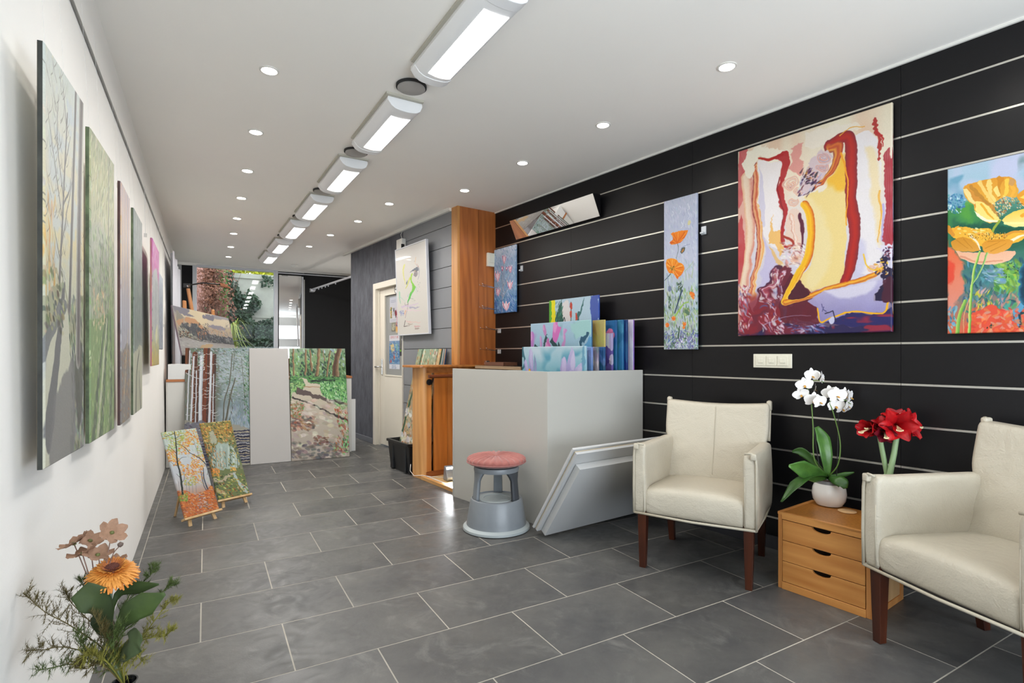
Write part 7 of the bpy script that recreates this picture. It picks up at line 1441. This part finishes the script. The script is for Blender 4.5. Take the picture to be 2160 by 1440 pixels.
# gerbera
gs = mat('gerbera_stem', '6c7c68', .6); MB().tube(spl3([neck, LV(240, 1390), LV(232, 1320), LV(233, 1240)]), .0036, 8, .0042).build('gerbera_stem', gs, t, smooth=True)
gc = LV(237, 1209); gl = bpy.data.objects.new('gerbera', None); C.objects.link(gl); gl.parent = t
gray = (pt(237, 1209, 1.2) - Vector((0, 0, EYE))).normalized(); gn = (Vector((0, 0, .80)) - gray * .30).normalized(); gx = gray.cross(gn).normalized(); gy = gn.cross(gx).normalized()
og = [mat('gerbera_orange', 'dc9440', .6, var=.12, vscale=40), mat('gerbera_amber', 'cc7c2c', .6, var=.15, vscale=40), mat('gerbera_rust', 'a8602c', .6)]
rnd = random.Random(5)
for ring, (r0, r1, n_, lift, droop) in enumerate(((.006, .051, 44, -.002, -.010), (.006, .049, 44, .001, -.006), (.006, .045, 42, .004, -.001), (.006, .040, 40, .007, .003), (.006, .034, 38, .010, .007), (.006, .028, 34, .012, .010), (.005, .022, 30, .013, .012))):
    mb = MB()
    for k in range(n_):
        a = 2 * PI * (k + ring * .37) / n_ + rnd.uniform(-.04, .04); ax = gx * math.cos(a) + gy * math.sin(a); sd_ = gn.cross(ax); L_ = r1 * rnd.uniform(.92, 1.06)
        q0 = gc + gn * lift + ax * r0; q1 = gc + gn * (lift + .004) + ax * (L_ * .6); q2 = gc + gn * (lift + droop + rnd.uniform(-.002, .002)) + ax * L_; w_ = r1 * .065 + .0006
        b0 = len(mb.v)
        for p, ww in ((q0, w_ * .5), (q1, w_), (q2 * .4 + q1 * .6, w_ * 1.05), (q2, w_ * .35)): mb.v += [tuple(p - sd_ * ww), tuple(p + gn * .0012), tuple(p + sd_ * ww)]
        for i in range(3): mb.f += [(b0 + i * 3, b0 + i * 3 + 1, b0 + i * 3 + 4, b0 + i * 3 + 3), (b0 + i * 3 + 1, b0 + i * 3 + 2, b0 + i * 3 + 5, b0 + i * 3 + 4)]
    o = mb.build('petal_ring', og[(1, 0, 0, 0, 1, 0, 2)[ring]], gl, smooth=True)
mb = MB()
for k in range(150):
    r_ = .017 * math.sqrt((k + .5) / 150); a = k * 2.39996; c = gc + gx * (r_ * math.cos(a)) + gy * (r_ * math.sin(a)) + gn * (.015 + .004 * (1 - r_ / .017)); mb.box((-.0008, -.0008, -.003), (.0008, .0008, .003), Matrix.Translation(c))
mb.build('flower_centre', mat('gerbera_centre', '6c3c30', .8), gl)
# leaves of the gerbera
vl = leafmat('velvet_leaf', '38471f', '24321a', .75); vl2 = leafmat('velvet_leaf_mid', '405420', '2c3f18', .7)
for pts, w_, m_, sd in (([LV(235, 1345), LV(215, 1282, 1.17), LV(195, 1262, 1.15), LV(168, 1243, 1.14)], [.004, .020, .030, .020], vl, (.4, .1, .9)), ([LV(236, 1330), LV(248, 1255, 1.22), LV(290, 1240, 1.22), LV(335, 1232, 1.22)], [.002, .008, .015, .002], vl2, (0, 0, 1)), ([LV(240, 1340), LV(262, 1300, 1.15), LV(305, 1275, 1.14), LV(348, 1252, 1.14)], [.004, .022, .026, .003], vl2, (-.3, .2, .9)), ([LV(238, 1380), LV(262, 1370, 1.12), LV(285, 1350, 1.11), LV(300, 1345, 1.11)], [.004, .024, .026, .004], vl, (.3, 0, 1)), ([LV(232, 1340), LV(215, 1330), LV(203, 1310, 1.19), LV(197, 1298, 1.19)], [.003, .009, .011, .002], vl, (1, 0, .2)), ([LV(234, 1250), LV(220, 1240, 1.18), LV(200, 1236, 1.17), LV(190, 1234, 1.17)], [.004, .010, .012, .004], vl, (0, 0, 1))):
    leaf_mb(MB(), pts, w_, .18, nu=9, wav=.06, side=sd).build('leaf', m_, t, smooth=True, solid=.0006)
# cosmos
cb = mat('cosmos_beige', 'a07c64', .7, var=1, col2='80604a', vscale=60); cst_ = mat('cosmos_stem', '7c6054', .6)
def cosmos(u, v, t_, R, tilt, az, stem):
    c = LV(u, v, t_); ax = Vector((RT[0] * math.cos(az) - FW[0] * .4, RT[1] * math.cos(az) - FW[1] * .4, 0)) * math.sin(tilt) + Vector((0, 0, math.cos(tilt))); ax.normalize(); sx = ax.cross(Vector((FW[0], FW[1], .01))).normalized(); sy = ax.cross(sx); mb = MB()
    for k in range(6):
        a = k * PI / 3 + u; rad = sx * math.cos(a) + sy * math.sin(a); b0 = len(mb.v); sd_ = ax.cross(rad)
        for i in range(6):
            f = i / 5; w_ = R * .42 * math.sin(PI * (f * .8 + .12)) ** .7
            for j in range(5): uu = j / 2 - 1; mb.v.append(tuple(c + rad * (R * f) + ax * (R * (.30 * f * f + .10 * math.sin(7 * f + k + uu * 2) * f)) + sd_ * (uu * w_)))
        for i in range(5):
            for j in range(4): mb.f.append((b0 + i * 5 + j, b0 + i * 5 + j + 1, b0 + (i + 1) * 5 + j + 1, b0 + (i + 1) * 5 + j))
    o = mb.build('cosmos_flower', cb, t, smooth=True); MB().lathe([(.001, -.004), (.005, -.002), (.004, .003), (.001, .004)], 10, tuple(c)).build('calyx', mat('cosmos_green', '5c6030', .6), o, smooth=True)
    MB().tube(spl3([c] + [LV(*s_) for s_ in stem] + [neck]), .0012, 6).build('cosmos_stem', cst_, t, smooth=True)
cosmos(156, 1146, 1.21, .030, .5, 2.6, [(190, 1230, 1.2), (225, 1330, 1.2)]); cosmos(190, 1140, 1.23, .026, .6, .6, [(200, 1220, 1.2), (226, 1330, 1.2)]); cosmos(174, 1168, 1.19, .030, .3, 3.0, [(196, 1240, 1.2), (226, 1340, 1.2)]); cosmos(206, 1170, 1.19, .029, .4, .5, [(222, 1240, 1.2), (230, 1340, 1.2)]); cosmos(236, 1123, 1.22, .030, .9, .2, [(226, 1180, 1.2), (222, 1260, 1.2)]); cosmos(243, 1184, 1.24, .024, .2, 1, [(238, 1230, 1.22), (236, 1330, 1.2)])
MB().tube(spl3([LV(253, 1150), LV(236, 1175), LV(228, 1240), neck]), .0010, 6).build('bud_stem', cst_, t, smooth=True); MB().lathe([(.001, -.006), (.005, -.003), (.006, .002), (.001, .006)], 12, tuple(LV(254, 1148))).build('bud', mat('bud_brown', '5c4c44', .6), t, smooth=True)
# feathery greenery: stems with needles, one part per spray
gnm = [mat('fern_brown', '6c6034', .7, var=.3, vscale=50), mat('fern_green', '566830', .7, var=.3, vscale=50), mat('fern_olive', '8c8838', .7, var=.3, vscale=50)]
def spray(pts, mi, n_br, L_br, wd=.0008):
    P = spl3([LV(*p) if len(p) == 3 and p[0] > 5 else p for p in pts], 10); mb = MB(); mb.tube(P, .0016, 5, .0007)
    for k in range(n_br):
        f = (k + .5) / n_br; i = min(len(P) - 2, int((.22 + .78 * f) * (len(P) - 1))); p = P[i]; d = (P[i + 1] - P[i]).normalized()
        s_ = Vector((rnd.uniform(-1, 1), rnd.uniform(-1, 1), rnd.uniform(-.6, 1))).normalized(); bd = (d * .7 + s_).normalized(); ln = L_br * rnd.uniform(.5, 1) * (1 - .35 * f); q = p.copy(); pr = [q]
        for j in range(5): bd = (bd + Vector((rnd.uniform(-.25, .25), rnd.uniform(-.25, .25), rnd.uniform(-.15, .3)))).normalized(); q = q + bd * (ln / 5); pr.append(q)
        mb.tube(pr, wd * .8, 4, wd * .4)
        for j in range(1, 6):
            for _ in range(6):
                nd = (bd + Vector((rnd.uniform(-1, 1), rnd.uniform(-1, 1), rnd.uniform(-1, 1)))).normalized(); l_ = rnd.uniform(.007, .015); sd_ = nd.cross(Vector((.3, .5, .8))).normalized() * wd * .8
                b0 = len(mb.v); mb.v += [tuple(pr[j] - sd_), tuple(pr[j] + sd_), tuple(pr[j] + nd * l_)]; mb.f.append((b0, b0 + 1, b0 + 2))
    o = mb.build('fern_spray', gnm[mi], t); return o
nk = tuple(neck)
for pts, mi, n_, l_ in (([nk, (225, 1375, 1.2), (150, 1320, 1.2), (95, 1290, 1.2), (50, 1250, 1.2)], 0, 34, .050), ([nk, (215, 1390, 1.18), (140, 1365, 1.17), (90, 1370, 1.16), (60, 1372, 1.16)], 0, 26, .040), ([nk, (220, 1400, 1.15), (150, 1400, 1.13), (75, 1415, 1.12)], 1, 26, .036), ([nk, (235, 1360, 1.22), (200, 1320, 1.22), (150, 1270, 1.23), (140, 1245, 1.23)], 0, 24, .040), ([nk, (245, 1350, 1.24), (270, 1260, 1.25), (315, 1215, 1.25), (326, 1195, 1.25)], 1, 26, .030), ([nk, (250, 1350, 1.22), (300, 1300, 1.22), (350, 1240, 1.22), (365, 1235, 1.22)], 1, 24, .028), ([nk, (255, 1380, 1.15), (300, 1350, 1.14), (345, 1340, 1.13), (362, 1330, 1.13)], 2, 26, .026), ([nk, (265, 1400, 1.13), (285, 1380, 1.12), (300, 1395, 1.12)], 2, 22, .030), ([nk, (225, 1390, 1.16), (180, 1370, 1.15), (160, 1330, 1.15)], 1, 26, .040), ([nk, (240, 1370, 1.15), (220, 1340, 1.14), (200, 1300, 1.14)], 0, 22, .036), ([nk, (215, 1400, 1.14), (180, 1410, 1.12), (160, 1400, 1.11)], 0, 26, .036), ([nk, (245, 1390, 1.14), (240, 1350, 1.13), (260, 1310, 1.13)], 1, 22, .034), ([nk, (230, 1400, 1.12), (200, 1380, 1.11), (175, 1385, 1.10)], 2, 22, .030), ([nk, (262, 1395, 1.16), (310, 1330, 1.17), (352, 1275, 1.18), (375, 1262, 1.18)], 2, 20, .026), ([nk, (230, 1300, 1.24), (180, 1240, 1.25), (172, 1222, 1.25)], 1, 18, .028)):
    spray(pts, mi, int(n_ * 1.7), l_)
# ================================================================ GARDEN BEHIND THE WINDOW
conc = mat('garden_concrete', 'b8b4a6', .9, var=1, col2='98948a', vscale=2.2, bump=.2, bscale=30)
gw = MB().box((-3, 13.0, -.1), (5, 13.2, 2.88)).box((-3, 12.97, 2.80), (5, 13.22, 2.90)).box((-3, 12.985, 1.95), (5, 13.0, 1.965)).build('garden_wall', conc); tag(gw, 'pale concrete garden wall seen through the rear window', 'wall', kind='structure')
gg = MB().box((-3, 10.2, -.15), (5, 13.2, -.02)).build('garden_ground', mat('garden_soil', '4c4a40', .9, var=.3, vscale=5)); gg['kind'] = 'structure'
bwl = MB().box((-.9, 12.2, -.1), (-.02, 12.9, 3.6)).build('garden_brick_wall', mat('pink_render', 'b48478', .9, var=.15, vscale=8)); bwl['kind'] = 'structure'
def leaves(name, n, fn, size, m_, lb, cat, seed, parent=None):
    r = np.random.default_rng(seed); V = []; F = []
    for k in range(n):
        p, nrm = fn(r); 
        if p is None: continue
        p = np.array(p); nrm = np.array(nrm, float) + r.normal(0, .45, 3); nrm /= np.linalg.norm(nrm); a = np.cross(nrm, r.normal(0, 1, 3)); a /= np.linalg.norm(a); b_ = np.cross(nrm, a); s_ = size * r.uniform(.55, 1.15); b0 = len(V)
        V += [tuple(p - a * s_), tuple(p - a * s_ * .1 + b_ * s_ * .62 + nrm * s_ * .15), tuple(p + a * s_), tuple(p - a * s_ * .1 - b_ * s_ * .62 + nrm * s_ * .15)]; F += [(b0, b0 + 1, b0 + 2), (b0, b0 + 2, b0 + 3)]
    o = MB().add(V, F).build(name, m_, parent)
    if lb: tag(o, lb, cat)
    return o
ivm = mat('ivy_leaf', '36502f', .5, var=1, col2='122018', vscale=3.5)
def ivy(r):
    x = r.uniform(-.3, 2.2); z = r.uniform(0, 3.0)
    q = (.95 if z < 1.62 + .1 * math.sin(x * 7) else 0) + (.9 if .42 + .12 * math.sin(z * 5) < x < .95 + .12 * math.sin(z * 9) + (2.2 - z) * .12 and z < 2.72 - .3 * abs(math.sin(x * 11)) else 0) + (.7 if x < .5 and z < 2.9 else 0) + (.35 if z < 1.9 and x < 1.3 else 0) + (.5 if abs(z - 1.75 - .35 * (x - 1)) < .12 and x > .9 else 0) + (.4 if abs(z - 2.75) < .12 and x > 1.05 else 0)
    if r.random() > q: return None, None
    return (x, 12.94 - abs(r.normal(0, .05)), z), (0, -1, .35)
o = leaves('climbing_ivy', 19000, ivy, .042, ivm, 'dark green ivy climbing the concrete garden wall', 'ivy', 3)
o['kind'] = 'stuff'
yel = mat('yellow_foliage', 'c8c020', .5, var=1, col2='94a01c', vscale=4)
def hed(r): return (r.uniform(-.5, 3.2), r.uniform(13.1, 13.7), 2.88 + abs(r.normal(0, .35))), (0, -.6, .6)
o = leaves('hedge_foliage', 5000, hed, .05, yel, 'bright yellow-green foliage above the garden wall', 'foliage', 4); o['kind'] = 'stuff'
bam = mat('rust_foliage', '8c5438', .6, var=1, col2='5c3424', vscale=5)
t = thing('feathery_shrub', 'rust-red feathery shrub outside, at the left of the garden window', 'shrub', (.10, 11.7, 0))
def fea(r):
    a = r.uniform(0, 2 * PI); rr = abs(r.normal(0, .20)); z = r.uniform(.6, 2.9); rr *= 1.15 - .25 * abs(z - 1.6); return (rr * math.cos(a), rr * math.sin(a) * .6, z), (math.cos(a), -1, .3)
leaves('foliage', 4200, fea, .034, bam, None, None, 5, t)
mb = MB(); rr = random.Random(3)
for k in range(46):
    a = rr.uniform(0, 2 * PI); l_ = rr.uniform(.25, .6); mb.tube([(0 + .05 * math.cos(a), .05 * math.sin(a), -.02), (.14 * math.cos(a), .12 * math.sin(a), 1.3 + rr.uniform(0, .9)), (l_ * math.cos(a), l_ * .6 * math.sin(a), 1.6 + rr.uniform(0, 1.3))], .006, 4, .002)
mb.build('branches', mat('shrub_branch', '6c3c28', .8), t)
t = thing('grassy_plant', 'arching yellow-green strappy plant just outside the garden window', 'plant', (.42, 11.3, 0))
for k in range(60):
    a = rr.uniform(0, 2 * PI); l_ = rr.uniform(.2, .5); h_ = rr.uniform(1.3, 1.75); leaf_mb(mb2 := MB(), [(0, 0, -.02), (.25 * l_ * math.cos(a), .25 * l_ * math.sin(a), h_), (l_ * math.cos(a), l_ * math.sin(a), h_ - rr.uniform(-.05, .3))], [.008, .012, .002], .3, nu=3)
    mb2.build('blade', mat('strap_leaf', 'a8a438', .5, var=1, col2='5c7c34', vscale=3), t, smooth=True)
def climber(r): return (r.uniform(-.3, .14), 12.15 - abs(r.normal(0, .06)), r.uniform(.5, 3.3)), (0, -1, .2)
t2 = leaves('corner_creeper', 2600, lambda r: climber(r) if r.random() < .8 else (None, None), .05, mat('creeper_leaf', '6c8c34', .5, var=1, col2='38562c', vscale=3), 'green and yellow creeper in the left corner of the garden', 'creeper', 6); t2['kind'] = 'stuff'; t2.location = (.25, .3, 0)
# garden arch motif: two pale metal hoops behind the pane
for i, x in enumerate((.52, 1.20)):
    o = MB().tube([(x + .30 * math.cos(a * PI / 16), 10.6, 1.12 + .28 * math.sin(a * PI / 16)) for a in range(17)] + [(x - .30, 10.6, .02)], .008, 6).build('garden_hoop', mat('dull_metal', '70746c', .6), smooth=True)
    tag(o, 'thin %s arched garden hoop against the ivy outside the window' % ['left', 'right'][i], 'garden arch', 'garden hoops outside the window')
